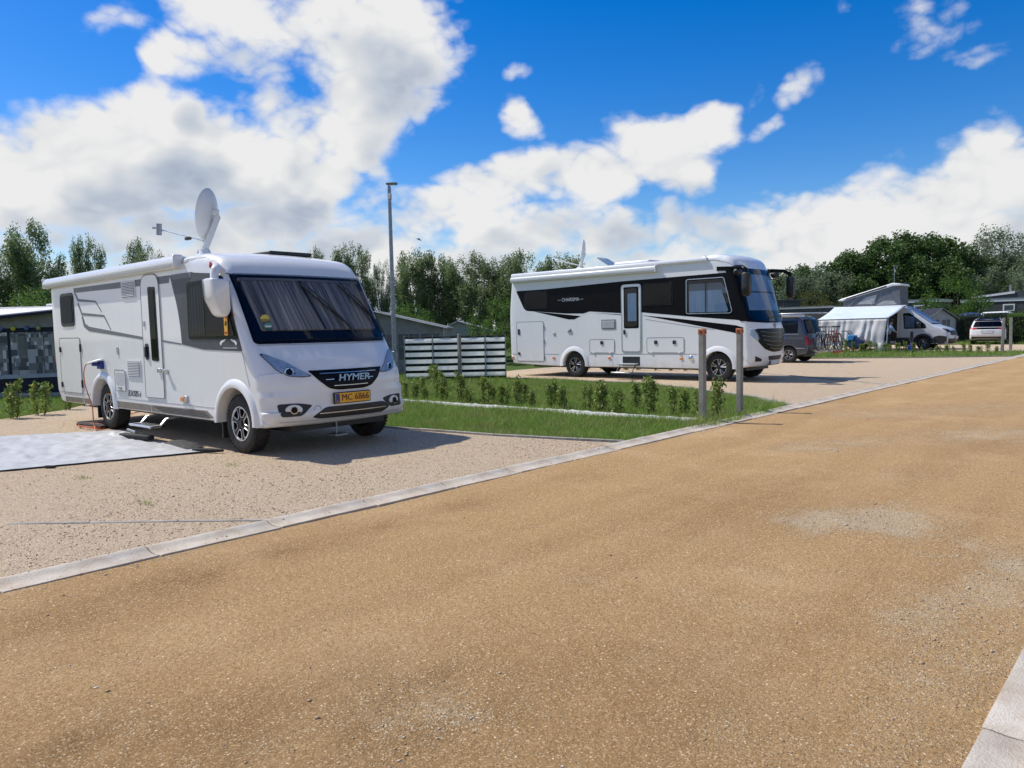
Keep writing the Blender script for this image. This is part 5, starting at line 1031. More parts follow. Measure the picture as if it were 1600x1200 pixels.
place_tree('bush', -29.0, 24.6, .80, 1.1, 'bright green bush behind the grey gabled tent', 'bush', name='bush'); place_tree('bush', -25.6, 27.6, .86, 2.0, 'bright bush left of the black and white motorhome rear', 'bush', name='bush')
place_tree('bush', -32.0, 27.6, .66, 2.9, 'dark bush between the grey tent and the white tent', 'bush', name='bush')
TR = [('silver', -36.5, 83.0, 8.0, 'leafy tree just right of the middle motorhome mirror'), ('broad', -34.0, 86.5, 8.6, 'dark tree behind the middle motorhome windscreen'), ('silver', -31.2, 86.0, 8.2, 'silvery tree left of the big dark tree'), ('broad', -29.5, 90.0, 10.0, 'left part of the big dark trees above the camper van'), ('broad', -26.0, 93.0, 12.0, 'tallest dark tree above the raised camper roof'), ('broad', -22.6, 96.0, 11.8, 'dark rounded tree right of the tallest dark tree'), ('broad', -19.6, 99.0, 9.8, 'dark tree next to the tall willow'), ('weeping', -16.6, 101.0, 12.6, 'tall grey-green willow at the right edge'), ('weeping', -12.4, 104.5, 12.9, 'rightmost grey-green willow cut by the picture edge'), ('silver', -26.4, 92.5, 7.6, 'silvery shrub tree behind the raised camper roof'), ('silver', -16.0, 96.5, 7.6, 'grey-green bushy tree below the tall willow')]
for i, (k, x, y, h, lb) in enumerate(TR): place_tree(k, x, y, h/{'silver': 8, 'broad': 10, 'weeping': 12}[k], i*1.7+.4, lb, group='trees behind the far caravans')
for i, (x, y, s, lb) in enumerate([(-27.5, 72, 1.0, 'olive bush right of the tall dark cabin'), (-23.5, 73, .9, 'low olive bush behind the camper roof tip'), (-29.5, 86, 1.05, 'olive shrub behind the far camper awning'), (-20.5, 94, 1.05, 'yellowish shrub below the big dark tree'), (-30, 80, 1.1, 'olive shrub behind the dark flat-roofed cabin'), (-38, 78, 1.1, 'olive shrub behind the middle motorhome')]): place_tree('olive', x, y, s, i, lb, 'shrub', name='shrub')
place_tree('bush', -16.75, 79.5, 1.5, .7, 'round dense green bush standing above the grey awning tent', 'bush', name='bush')
place_tree('broad', -46, 62, .72, 2.2, 'dark tree hidden behind the middle motorhome', group=None); place_tree('broad', -40, 70, .74, .2, 'dark tree behind the middle motorhome roof', group=None)
# hedges
def hedge(x0, x1, y0, y1, h, rot, label, mat=HEDGE, n=9000, ls=.09):
    T = thing('hedge', ((x0+x1)/2, (y0+y1)/2, 0), label, 'hedge'); T.rotation_euler = (0, 0, 0); a, b = (x1-x0)/2, (y1-y0)/2
    k = MB(); k.box((0, 0, h*.46), (2*a*.9, 2*b*.86, h*.9)); me = bpy.data.meshes.new('dark_core'); me.from_pydata(k.v, [], k.f); me.materials.append(pm('hedge_core', (.008, .012, .005), .95)); o = bpy.data.objects.new('dark_core', me); COL.objects.link(o); o.parent = T  # solid near-black box, coloured as the shaded inside of the hedge
    p = rng.uniform(-1, 1, (n, 3)); f = rng.integers(0, 3, n); sg = np.sign(p); e = rng.uniform(.86, 1.05, n)
    for i in range(3): s_ = f == i; p[s_, i] = sg[s_, i]*e[s_]
    p[:, 2] = np.abs(p[:, 2]); p = p*np.array([a, b, h])+rng.normal(0, .03, (n, 3)); o = bpy.data.objects.new('foliage', leaves_mesh('foliage', p, ls, mat, .6)); COL.objects.link(o); o.parent = T; T.rotation_euler = (0, 0, rot); return T
hedge(-15.2, -9.2, 70.5, 71.8, 2.05, 0, 'dark clipped hedge behind the white parked car'); hedge(-9.6, -5.6, 60.6, 62.2, 1.95, .05, 'bright clipped hedge at the right picture edge behind the posts', BRIGHT, 9000, .09); hedge(-21, -11, 81.5, 82.6, 2.35, 0, 'green clipped hedge in front of the white-trimmed caravan'); hedge(-15.6, -14.0, 64.5, 70, 1.9, 0, 'dark hedge between the grey awning tent and the white car')
# young shrubs
SHR = []
def make_shrub(seed, H, mat):
    r = random.Random(seed); st = MB(); pts = []
    for k in range(r.randint(4, 6)):
        a = r.uniform(0, 2*PI); b = Vector((math.cos(a)*.03, math.sin(a)*.03, -.05)); hh = H*r.uniform(.65, 1.0); e = Vector((math.cos(a)*H*r.uniform(.05, .20), math.sin(a)*H*r.uniform(.05, .20), hh)); P = smoothp([b, b.lerp(e, .5)+Vector((math.cos(a)*.03, math.sin(a)*.03, 0)), e], 3); st.tube(P, [.007-.0008*i for i in range(7)], 4)
        for q in P[2:]+[P[-1]]*2:
            for j in range(11): pts.append(q+Vector((r.gauss(0, .042), r.gauss(0, .042), r.gauss(0, .05))))
    me = bpy.data.meshes.new('stem'); me.from_pydata(st.v, [], st.f); me.materials.append(BARK); fm = leaves_mesh('foliage', np.array([tuple(p) for p in pts]), .08, mat, .42, .8); SHR.append((me, fm))
for i in range(6): make_shrub(60+i, random.uniform(.55, .8), LAUREL)
ORD = ['first', 'second', 'third', 'fourth', 'fifth', 'sixth', 'seventh', 'eighth', 'ninth', 'tenth', 'eleventh', 'twelfth', 'thirteenth', 'fourteenth', 'fifteenth', 'sixteenth', 'seventeenth', 'eighteenth', 'nineteenth', 'twentieth']
ORD += ['twenty-'+o for o in ORD[:9]]+['thirtieth']+['thirty-'+o for o in ORD[:9]]
def shrub(x, y, s, label, group, z=-.06):
    T = thing('hedge_shrub', (x, y, z), label, 'shrub', group); a, b = random.choice(SHR)
    for nm, me in (('stem', a), ('foliage', b)): o = bpy.data.objects.new(nm, me); COL.objects.link(o); o.parent = T
    T.scale = (s*random.uniform(.85, 1.15),)*2+(s,); T.rotation_euler = (0, 0, random.uniform(0, 6)); return T
xs_ = [-6.55, -7.15, -7.65, -8.2, -8.75, -9.05, -9.55, -9.95, -10.4, -10.9, -11.35, -11.75, -12.3, -12.7, -13.2, -13.75, -14.3, -14.6, -15.2, -15.7, -16.3, -16.8, -17.4]
hs_ = [.8, .75, .95, .75, 1.1, .8, .9, .7, .7, .8, .85, .9, .65, .9, .7, .6, .75, .6, .7, .65, .7, .65, .7]
for i, x in enumerate(xs_): shrub(x, 12.15+random.uniform(-.1, .1)+(.0 if i > 2 else .1), hs_[i], f'{ORD[i]} young shrub behind the white cloth strip, counting from the orange-capped post', 'young hedge shrubs along the white cloth')
for i in range(9): shrub(-7.3-.95*i+random.uniform(-.12, .12), 12.75+random.uniform(-.22, .25), random.uniform(.4, .85), f'{ORD[i]} small shrub in the back row on the lawn, counting from the orange-capped post', 'back row of young shrubs on the lawn')
shrub(-6.25, 12.35, .95, 'young shrub standing between the two orange-capped posts', 'young hedge shrubs along the white cloth')
for i in range(13): shrub(-15.6-.42*i, 14.4+.33*i+random.uniform(-.1, .1), random.uniform(.6, .95), f'{ORD[i]} leafy shrub in the row before the striped windbreak, counting from the lawn end', 'shrubs before the striped windbreak')
for i, (x_, y_) in enumerate([(-18.35, 4.70), (-18.65, 5.3), (-19.4, 6.05), (-20.3, 6.7), (-21.0, 7.3)]): shrub(x_, y_, (1.05, 1.15, .8, .8, .7)[i], f'{ORD[i]} leafy shrub before the patchwork tent, counting from the left', 'shrubs before the patchwork tent')
for i in range(11): shrub(-18.2+.62*i, 24.6+random.uniform(-.15, .15), random.uniform(.5, .75), f'{ORD[i]} small shrub beyond the middle motorhome wheels, counting from its rear', 'shrubs beyond the middle motorhome')
for i in range(22): shrub(-14.9+.36*i, 42.6+random.uniform(-.25, .25)+.05*i, random.uniform(.45, .85) if i > 10 else random.uniform(.7, 1.05), f'{ORD[i]} shrub in the far row before the camper van, counting from its left end', 'shrubs in the far row')

# ------------------------------------------------------------------ posts, lamp, windbreak
WOODP = pm('grey_post', (.30, .285, .26), .8, var=.15, scale=5, bump=.4, bscale=40, col2=(.20, .19, .17))
def marker(x, y, h, label, cap=True, w_=.10, tilt=0):
    T = thing('marker_post', (x, y, 0), label, 'post', 'pitch marker posts'); MB().bb(x-w_/2, x+w_/2, y-w_/2, y+w_/2, -.1, h-.10).build('post', WOODP, T, bevel=.012)
    if cap:
        o = MB().bb(x-w_/2-.004, x+w_/2+.004, y-w_/2-.004, y+w_/2+.004, h-.098, h).build('cap', pm('cap_orange', (.52, .17, .06), .55, var=.15), T, bevel=.008); MB().bb(x-.028, x+.028, y-w_/2-.008, y-w_/2-.003, h-.075, h-.03).bb(x+w_/2+.003, x+w_/2+.008, y-.028, y+.028, h-.075, h-.03).build('number_tag', pm('tag_brown', (.12, .05, .03), .5), o)
    else: MB().bb(x-w_/2+.002, x+w_/2-.002, y-w_/2+.002, y+w_/2-.002, h-.1, h-.02).build('top', WOODP, T, bevel=.015)
    T.rotation_euler = (0, tilt, 0)
marker(-6.12, 11.48, 1.56, 'grey wooden marker post with orange cap, nearer of the two'); marker(-6.28, 13.2, 1.55, 'grey wooden marker post with orange cap, right one by the middle motorhome'); marker(-18.45, 17.75, 1.55, 'grey wooden post at the middle of the striped windbreak', False)
marker(-7.26, 44.4, 1.72, 'weathered bare post left of the far pair by the white car', False, .13, .03); marker(-7.2, 46.3, 1.72, 'weathered bare post right of the far pair by the white car', False, .13)
def lamp(x, y, H, label, r=.05):
    T = thing('lamp_post', (x, y, 0), label, 'lamp post'); MB().tube([(x, y, 0), (x, y, 1.0), (x, y, 1.02), (x, y, H)], [r*1.5, r*1.5, r, r*.72], 10).build('pole', STEEL, T, smooth=30)
    o = MB().tube([(x, y, H-.02), (x-.02, y, H+.05), (x+.14, y+.12, H+.08)], .03, 6).build('arm', STEEL, T, smooth=40); MB().box((x+.06, y+.06, H+.085), (.36, .17, .06), .7).build('lantern', pm('lantern_grey', (.16, .17, .18), .5), T, bevel=.02); MB().box((x+.06, y+.06, H+.05), (.26, .12, .02), .7).build('diffuser', LGREY, T); MB().bb(x+.02, x+.10, y-.06, y+.02, H-.42, H-.24).build('sensor_box', LGREY, T, bevel=.015)
lamp(-19.35, 15.7, 6.28, 'tall galvanised lamp post right of the front motorhome', .075); lamp(-18.2, 65.8, 6.0, 'thin far lamp post above the camper roof', .04)
def stripes():
    m, t = newmat('striped_canvas'); oc = t.n('ShaderNodeTexCoord').outputs['Object']; z = t.n('ShaderNodeSeparateXYZ', {0: oc}).outputs[2]
    k = t.m('FRACT', t.m('ADD', t.m('DIVIDE', z, .232), .64)); f = t.mr(k, .60, .64); cc = t.mix(f, (.93, .95, .93), (.010, .030, .02)); cc = t.mix(t.mr(t.noise(oc, 6, 5), .3, .8, 0, .25), cc, (.3, .32, .3))
    p = t.n('ShaderNodeBsdfPrincipled', {'Base Color': cc, 'Roughness': .85}); tr = t.n('ShaderNodeBsdfTranslucent', {'Color': cc}); mx_ = t.n('ShaderNodeMixShader', {0: .72}); t.set(mx_.inputs[1], p.outputs[0]); t.set(mx_.inputs[2], tr.outputs[0]); fin(t, mx_.outputs[0]); return m
STRIPE = stripes()
T = thing('windbreak', (-18.6, 17.85, 0), 'green and white striped windbreak stretched between poles', 'windbreak'); A, B = Vector((-19.95, 16.62, 0)), Vector((-17.42, 18.92, 0)); nrm = Vector((B.y-A.y, A.x-B.x, 0)).normalized(); cuts = [0, .28, .54, .80, 1.0]
for i in range(4):
    b = MB(); n, m_ = 12, 10
    for k in range(n+1):
        for j in range(m_+1):
            u = cuts[i]+(cuts[i+1]-cuts[i])*k/n; p = A.lerp(B, u)+nrm*(.07*math.sin(PI*k/n)*math.sin(PI*(j/m_*.8+.1))+.012*noise.noise((u*30, j*.7, 1))); b.v.append((p.x, p.y, .02+1.42*j/m_-.018*math.sin(PI*k/n)*(j/m_)))
    b.f = [(k*(m_+1)+j, (k+1)*(m_+1)+j, (k+1)*(m_+1)+j+1, k*(m_+1)+j+1) for k in range(n) for j in range(m_)]; o = b.build('canvas_panel', STRIPE, T, smooth=180)
    so_ = o.modifiers.new('thickness', 'SOLIDIFY'); so_.thickness = .006
for u in cuts: p = A.lerp(B, u); MB().tube([(p.x, p.y, -.05), (p.x, p.y, 1.50)], .018, 8).build('pole', STEEL, T, smooth=40)
P_ = [A.lerp(B, u)+Vector((0, 0, 1.45)) for u in (0, 1)]; MB().tube(P_, .012, 6).build('top_cord', BLACKM, T)

# ------------------------------------------------------------------ tents
def patchwork():
    m, t = newmat('patchwork_print'); oc = t.n('ShaderNodeTexCoord').outputs['Object']
    def cells(sx, sz, seed):
        q = t.vm('ADD', t.vm('MULTIPLY', oc, (sx, sx, sz)), (seed, seed, seed)); q = t.vm('FLOOR', q); return t.n('ShaderNodeTexWhiteNoise', {'Vector': q}, noise_dimensions='3D').outputs['Value']
    a = t.ramp(cells(5.2, 5.0, 0.2), [(0, (.045, .055, .07)), (.22, (.12, .13, .14)), (.42, (.22, .23, .23)), (.62, (.10, .12, .12)), (.8, (.33, .35, .37)), (1, (.42, .44, .46))], 'CONSTANT'); b = t.ramp(cells(9.0, 8.4, 3.7), [(0, (.06, .07, .08)), (.3, (.2, .21, .21)), (.6, (.15, .16, .18)), (.85, (.48, .5, .52))], 'CONSTANT')
    cc = t.mix(t.mr(cells(3.1, 3.3, 7.1), .45, .5), a, b); p = t.n('ShaderNodeBsdfPrincipled', {'Base Color': cc, 'Roughness': .5}); fin(t, p.outputs[0]); return m
NAVY = pm('navy_canvas', (.010, .013, .03), .85, var=.2, bump=.2, bscale=30); CREAM = pm('pale_canvas', (.62, .62, .61), .8, var=.08, scale=2, bump=.15, bscale=25); GREYC = pm('grey_canvas', (.19, .205, .21), .85, var=.12, scale=3, bump=.2, bscale=30); GREYL = pm('light_grey_canvas', (.34, .36, .37), .85, var=.1, scale=3, bump=.2, bscale=30); PVC = pm('window_film', (.08, .095, .11), .2, var=.3, scale=5, coat=.3); ROOFC = pm('white_roof_canvas', (.66, .65, .66), .7, var=.08, scale=2)
def tent_left():
    e = Vector((1.22, 1.04, 0)).normalized(); o0 = Vector((-25.2, 6.95, 0)); bk = Vector((-e.y, e.x, 0)); P = lambda u, w_, z: o0+e*u+bk*w_+Vector((0, 0, z))
    T = thing('awning_tent', tuple(o0), 'awning tent with patchwork curtain window and pale roof at left edge', 'tent')
    def q(name, pts, mat, th=.02, par=None): P0 = [P(*p) for p in pts]; return MB().prism(P0, bk*th).build(name, mat, par or T)
    q('lower_wall', [(-3.2, 0, -.06), (.95, 0, -.06), (.95, 0, .50), (-3.2, 0, .40)], NAVY); q('dark_band', [(-3.2, 0, .40), (.95, 0, .50), (.95, 0, 2.02), (-3.2, 0, 1.98)], NAVY, .015)
    w_ = MB(); n, m_ = 60, 14
    for k in range(n+1):
        for j in range(m_+1):
            u = -3.1+3.9*k/n; z0 = .62+.015*u; z = z0+(1.86-z0)*j/m_; w_.v.append(tuple(P(u, -.02-.022*math.sin(u*13+math.sin(u*5))*(1 if abs(u+.5) < .5 else .35), z)))
    w_.f = [(k*(m_+1)+j, (k+1)*(m_+1)+j, (k+1)*(m_+1)+j+1, k*(m_+1)+j+1) for k in range(n) for j in range(m_)]; w_.build('patchwork_curtain', patchwork(), T, smooth=180)
    q('white_skirt', [(-3.2, -.03, .46), (.85, -.03, .55), (.85, -.03, .66), (-3.2, -.03, .60)], pm('skirt_blue_grey', (.30, .34, .40), .6), .01); q('gable', [(-3.2, -.015, 1.95), (.95, -.015, 2.0), (.95, -.015, 2.42), (-3.2, -.015, 2.12)], GREYC, .02)
    # roof sloping up to the caravan behind
    R4 = [P(-3.4, -.30, 2.10), P(1.05, -.30, 2.46), P(1.05, 2.6, 2.66), P(-3.4, 2.6, 2.62)]; MB().prism(R4, (0, 0, .04)).build('roof', ROOFC, T); MB().prism([P(-3.4, -.32, 2.03), P(1.06, -.32, 2.39), P(1.06, -.32, 2.47), P(-3.4, -.32, 2.11)], -bk*-.02).build('roof_valance', NAVY, T)
    MB().tube([P(-1.5, .1, 2.1), P(-.2, .2, 2.36), P(.75, .2, 2.28), P(.9, .1, 1.9)], .014, 6).build('frame_pole', STEEL, T, smooth=40); q('side_wall', [(.95, 0, -.06), (.95, 2.4, -.06), (.95, 2.4, 2.6), (.95, 0, 2.4)], NAVY, .02)
    MB().box(P(-1.2, .0, .03), (5.0, .25, .12), math.atan2(e.y, e.x)).build('ground_strip', GREYL, T)
    for u, c in ((-.78, (.10, .16, .40)), (-.40, (.42, .46, .06)), (.0, (.05, .12, .30)), (.35, (.22, .32, .12))): b = MB().lathe([(.001, -.07), (.05, -.05), (.07, 0), (.05, .05), (.001, .07)], tuple(P(u, -.06, 1.97)), 'z', 12).build('lantern_ball', pm('ball_%d' % int(u*100), c, .5), T, smooth=60)
    c = thing('caravan', tuple(P(-1, 4, 0)), 'pale caravan roof behind the patchwork tent', 'caravan'); v = MB().prism([P(-4, 2.7, .3), P(1.2, 2.7, .3), P(1.2, 2.7, 2.6), P(1.0, 2.7, 2.72), P(-4, 2.7, 2.72)], bk*2.2).build('body', CREAM, c, bevel=.05); MB().box(P(-1.2, 3.6, 2.76), (.7, .7, .12), .7).build('roof_vent', ROOFW, c, bevel=.03); MB().box(P(.3, 3.4, 2.75), (.5, .5, .08), .7).build('roof_vent', BLACKM, c, bevel=.02)
tent_left()
def gable_tent(name, o0, e, W2, zE, zP, D, wall, roof, label, wins, peak=.5, trim=None):
    e = Vector(e).normalized(); bk = Vector((-e.y, e.x, 0)); o0 = Vector(o0); P = lambda u, w_, z: o0+e*u+bk*w_+Vector((0, 0, z)); T = thing(name, tuple(o0), label, 'tent'); up = W2*peak
    MB().prism([P(0, 0, -.06), P(W2, 0, -.06), P(W2, 0, zE), P(up, 0, zP), P(0, 0, zE)], bk*D).build('wall', wall, T)
    for s_, (a, b) in enumerate((((-.15, zE-.06), (up, zP+.03)), ((up, zP+.03), (W2+.15, zE-.06)))): MB().prism([P(a[0], -.25, a[1]), P(b[0], -.25, b[1]), P(b[0], D, b[1]), P(a[0], D, a[1])], (0, 0, .05)).build('roof_panel', roof, T)
    if trim: MB().tube([P(-.15, -.27, zE-.05), P(up, -.27, zP+.04), P(W2+.15, -.27, zE-.05)], .016, 6).build('trim', trim, T)
    for (u0, u1, z0, z1) in wins:
        f = MB().prism([P(u0, -.012, z0), P(u1, -.012, z0), P(u1, -.012, z1), P(u0, -.012, z1)], bk*.01).build('window', PVC, T); mid = (u0+u1)/2; MB().prism([P(mid-.015, -.022, z0), P(mid+.015, -.022, z0), P(mid+.015, -.022, z1), P(mid-.015, -.022, z1)], bk*.012).build('window_bar', wall, f); MB().prism([P(u0, -.02, (z0+z1)/2-.012), P(u1, -.02, (z0+z1)/2-.012), P(u1, -.02, (z0+z1)/2+.012), P(u0, -.02, (z0+z1)/2+.012)], bk*.011).build('window_bar', wall, f)
    for u in (.02, W2-.02): MB().tube([P(u, -.03, -.06), P(u, -.03, zE)], .02, 6).build('pole', STEEL, T)
    return T
gable_tent('awning_tent', (-26.0, 17.0, 0), (.74, .67, 0), 5.2, 1.80, 2.42, 3.5, GREYC, GREYC, 'grey gabled awning tent behind the lamp post', [(2.5, 3.3, .55, 1.55), (3.4, 4.2, .55, 1.55), (4.3, 5.0, .55, 1.55), (1.4, 2.3, .55, 1.55)], .48, ROOFC)
gable_tent('awning_tent', (-30.0, 27.0, 0), (.74, .67, 0), 3.6, 1.50, 2.10, 4, GREYL, ROOFC, 'white-roofed awning tent beyond the striped windbreak', [(.7, 1.5, .6, 1.4), (1.7, 2.5, .6, 1.4), (2.6, 3.3, .6, 1.4)], .36, None)
gable_tent('awning_tent', (-15.0, 62.2, 0), (.80, .60, 0), 2.1, 1.75, 2.50, 2.4, GREYL, NAVY, 'grey awning tent with dark roof right of the camper van', [(.2, .9, .8, 1.7), (1.15, 1.7, .4, 1.7)], .5, GREYL)
# ------------------------------------------------------------------ holiday cabins
CLAD = pm('grey_cladding', (.060, .066, .072), .7, var=.2, scale=3, bump=.3, bscale=12); WTRIM = pm('white_trim', (.72, .72, .72), .5, var=.05); FELT = pm('roof_felt', (.13, .145, .16), .85, var=.15)
def cabin(x0, x1, y0, y1, zE, label, wins, fascia=.28, roof_rise=.0, trim=WTRIM, peak=None):
    T = thing('holiday_cabin', ((x0+x1)/2, y0, 0), label, 'cabin'); MB().bb(x0+.15, x1-.15, y0+.1, y1-.1, 0, zE-fascia).build('wall', CLAD, T)
    nb = int((zE-fascia)/.2)
    for k in range(nb): MB().bb(x0+.14, x1-.14, y0+.075, y0+.1, .2*k+.01, .2*k+.19).build('board', CLAD, T)
    MB().bb(x0, x1, y0, y1, zE-fascia, zE).build('fascia', trim, T); MB().prism([(x0-.05, y0-.05, zE), (x1+.05, y0-.05, zE), (x1+.05, y1, zE), (x0-.05, y1, zE)], (0, 0, .05)).build('roof', FELT, T)
    if peak:
        xa, xp, xb, zp = peak; MB().prism([(xa, y0+.6, zE+.06), (xb, y0+.6, zE+.06), (xb, y0+.6, zp-.12), (xp, y0+.6, zp)], (0, 3, 0)).build('upper_roof', CLAD, T); MB().prism([(xa-.1, y0+.5, zE+.1), (xp, y0+.5, zp-.16), (xp, y0+.5, zp+.06), (xa-.1, y0+.5, zE+.28)], (0, 3.2, 0)).build('upper_fascia', trim, T); MB().tube([(xp-.6, y0+2, zp-.2), (xp-.6, y0+2, zp+.75)], .12, 10).build('chimney', STEEL, T, smooth=40)
    for (a, b, c, d_) in wins: f = MB().bb(a, b, y0+.03, y0+.06, c, d_).build('window', WTRIM, T); MB().bb(a+.12, b-.12, y0+.02, y0+.05, c+.12, d_-.12).build('pane', PVC, f)
    return T
cabin(-18.2, -8.0, 88.5, 94, 3.72, 'dark cabin with white fascia and raised white roof edge at right', [(-17.4, -16.5, 2.35, 3.0), (-14.5, -13.5, 2.45, 3.15)], .30, peak=(-17.2, -13.6, -9, 4.35)); cabin(-27, -19.4, 86, 91, 3.85, 'dark cabin with white fascia behind the camper windscreen', [(-21.9, -20.4, 2.75, 3.3)], .28)
cabin(-25.2, -20.6, 59.0, 63, 2.92, 'low dark cabin with white fascia behind the grey van', [(-24, -22.6, 1.1, 2.0)], .12); cabin(-32.5, -26.0, 63.2, 67, 3.7, 'taller dark cabin with grey roof edge behind the middle motorhome front', [], .14, trim=CLAD)
T = thing('covered_boat', (-14.1, 71.9, 0), 'blue tarpaulin cover behind the white parked car', 'boat cover'); b = MB()
for k in range(11):
    for j in range(7):
        u, v = k/10*2-1, j/6; a = PI*v; b.v.append((-14.1+.9*u, 71.9-.35*math.cos(a), 1.75+.50*math.sin(a)*(1-.35*u*u)+.03*noise.noise((u*4, v*5, 0))))
b.f = [(k*7+j, (k+1)*7+j, (k+1)*7+j+1, k*7+j+1) for k in range(10) for j in range(6)]; b.build('cover', pm('blue_tarp', (.02, .055, .20), .6, bump=.3, bscale=12), T, smooth=60); MB().bb(-14.9, -13.3, 71.7, 72.1, .2, 1.75).build('hull', NAVY, T, bevel=.1)
# ------------------------------------------------------------------ grey van with bicycles
def grey_van():
    yc, hw = 32.25, .96; Y = yc-hw; T = thing('van', (-14.3, yc, 0), 'grey van seen from behind with three bicycles on its rear carrier', 'van')
    fx, rx, ra = -15.75, -12.74, .38; tum = lambda z: 1-.10*max(0, (z-1.1))/.9
    prof = [(-11.98, .36, .04, .05, 0, .05), (-11.84, .50, .08, .10, 0, .05), (-11.86, .78, .08, .10, 0, .06), (-11.93, 1.1, .08, .09, 0, .1), (-12.20, 1.86, .10, .07, .02, .12), (-12.45, 1.98, .12, .02, .04, .2), (-15.0, 1.97, .12, -.02, .04, .35), (-15.95, 1.28, .08, -.15, 0, .1), (-16.55, 1.02, .1, -.2, 0, .2), (-16.82, .62, .1, -.25, 0, .15), (-16.7, .30, .04, -.2, 0, .05)]
    low = [(-16.3, .28, .03)]+[p for p in arch(fx, ra, .30, .36)[::-1]]+[(-15.2, .27, .03), (-13.3, .27, .03)]+[p for p in arch(rx, ra, .30, .36)[::-1]]+[(-12.3, .32, .03)]
    vs, fs = loft(prof+low, hw, yc, nth=5, ny=10, tumble=tum, cap_step=.18, seg=.15); s = Surf(vs, fs); body_obj(vs, fs, 'body', VANG, T, 32)
    MB().bb(-16.5, -12.2, yc-.62, yc+.62, .24, .8).build('underbody', BLACKM, T)
    for x in (fx, rx):
        for sd in (-1, 1): wheel(T, (x, yc+sd*(hw-.15), .335), .335, .22, sd, 'multi')
    W_ = lambda p, r, nm, mt, off=.004, par=None, **k: s.patch(rpoly(p, r), nm, mt, par or T, 'side', off=off, th=off+.003, **k)
    for p in (rect(-13.25, -12.35, 1.24, 1.76), rect(-14.55, -13.35, 1.24, 1.76), [(-15.45, 1.24), (-14.65, 1.24), (-14.65, 1.76), (-15.05, 1.76)]): o = W_(p, .06, 'side_window', BLACKG, .006); W_([(a*.96+sum(q[0] for q in p)/4*.04, b*.92+1.5*.08) for a, b in p], .05, 'pane', GLASSB, .014, o)
    W_([(-13.3, 1.18), (-12.3, 1.18), (-12.3, 1.205), (-13.3, 1.205)], 0, 'chrome_strip', CHROME, .012); W_([(-13.3, .59), (-11.95, .59), (-11.95, .62), (-13.3, .62)], 0, 'reflective_strip', ALU, .006)
    s.ribbon([(-16.0, 1.05), (-12.1, 1.02)], .012, 'waist_seam', SEAM, T, off=.003)
    Rp = lambda p, r, nm, mt, off=.004, par=None, **k: s.patch(rpoly([(yc+a, z) for a, z in p], r), nm, mt, par or T, 'front', off=off, th=off+.004, **k)
    o = Rp([(-.70, 1.80), (.70, 1.80), (.78, 1.20), (-.78, 1.20)], .08, 'rear_window', BLACKG, .008); Rp([(-.66, 1.76), (.66, 1.76), (.73, 1.24), (-.73, 1.24)], .07, 'pane', GLASSD, .026, o)
    for sd in (-1, 1):
        q = [(sd*.94, 1.14), (sd*.80, 1.14), (sd*.80, .74), (sd*.94, .74)]; Rp(q if sd > 0 else q[::-1], .03, 'tail_light', RED, .012)
        W_([(-12.06, 1.13), (-11.92, 1.13), (-11.90, .75), (-12.02, .75)], .02, 'tail_light', RED, .008) if sd < 0 else None
    Rp([(-.9, .62), (.9, .62), (.88, .40), (-.88, .40)], .05, 'rear_bumper', VANG, .02); Rp([(-.26, .90), (.26, .90), (.26, 1.02), (-.26, 1.02)], .01, 'number_plate', PLATEW, .012)
    MB().bb(-14.9, -12.1, Y+.02, Y+.13, 1.90, 2.0).build('awning_case', ALU, T, bevel=.02); MB().bb(-14.6, -11.7, yc+.2, yc+.7, 2.03, 2.09).build('roof_rail', ALU, T, bevel=.015)
    c = MB().bb(-11.86, -11.0, yc-.5, yc-.46, .46, .52).bb(-11.86, -11.0, yc+.46, yc+.5, .46, .52).bb(-11.70, -11.60, yc-.7, yc+.7, .44, .48).bb(-11.30, -11.20, yc-.7, yc+.7, .44, .48).tube([(-11.75, yc-.3, .5), (-11.8, yc-.3, 1.25), (-11.8, yc+.3, 1.25), (-11.75, yc+.3, .5)], .02, 6).build('bike_carrier', ALU, T); MB().bb(-11.06, -11.0, yc-.55, yc+.55, .38, .50).build('lamp_board', RED, c, bevel=.01)
grey_van()
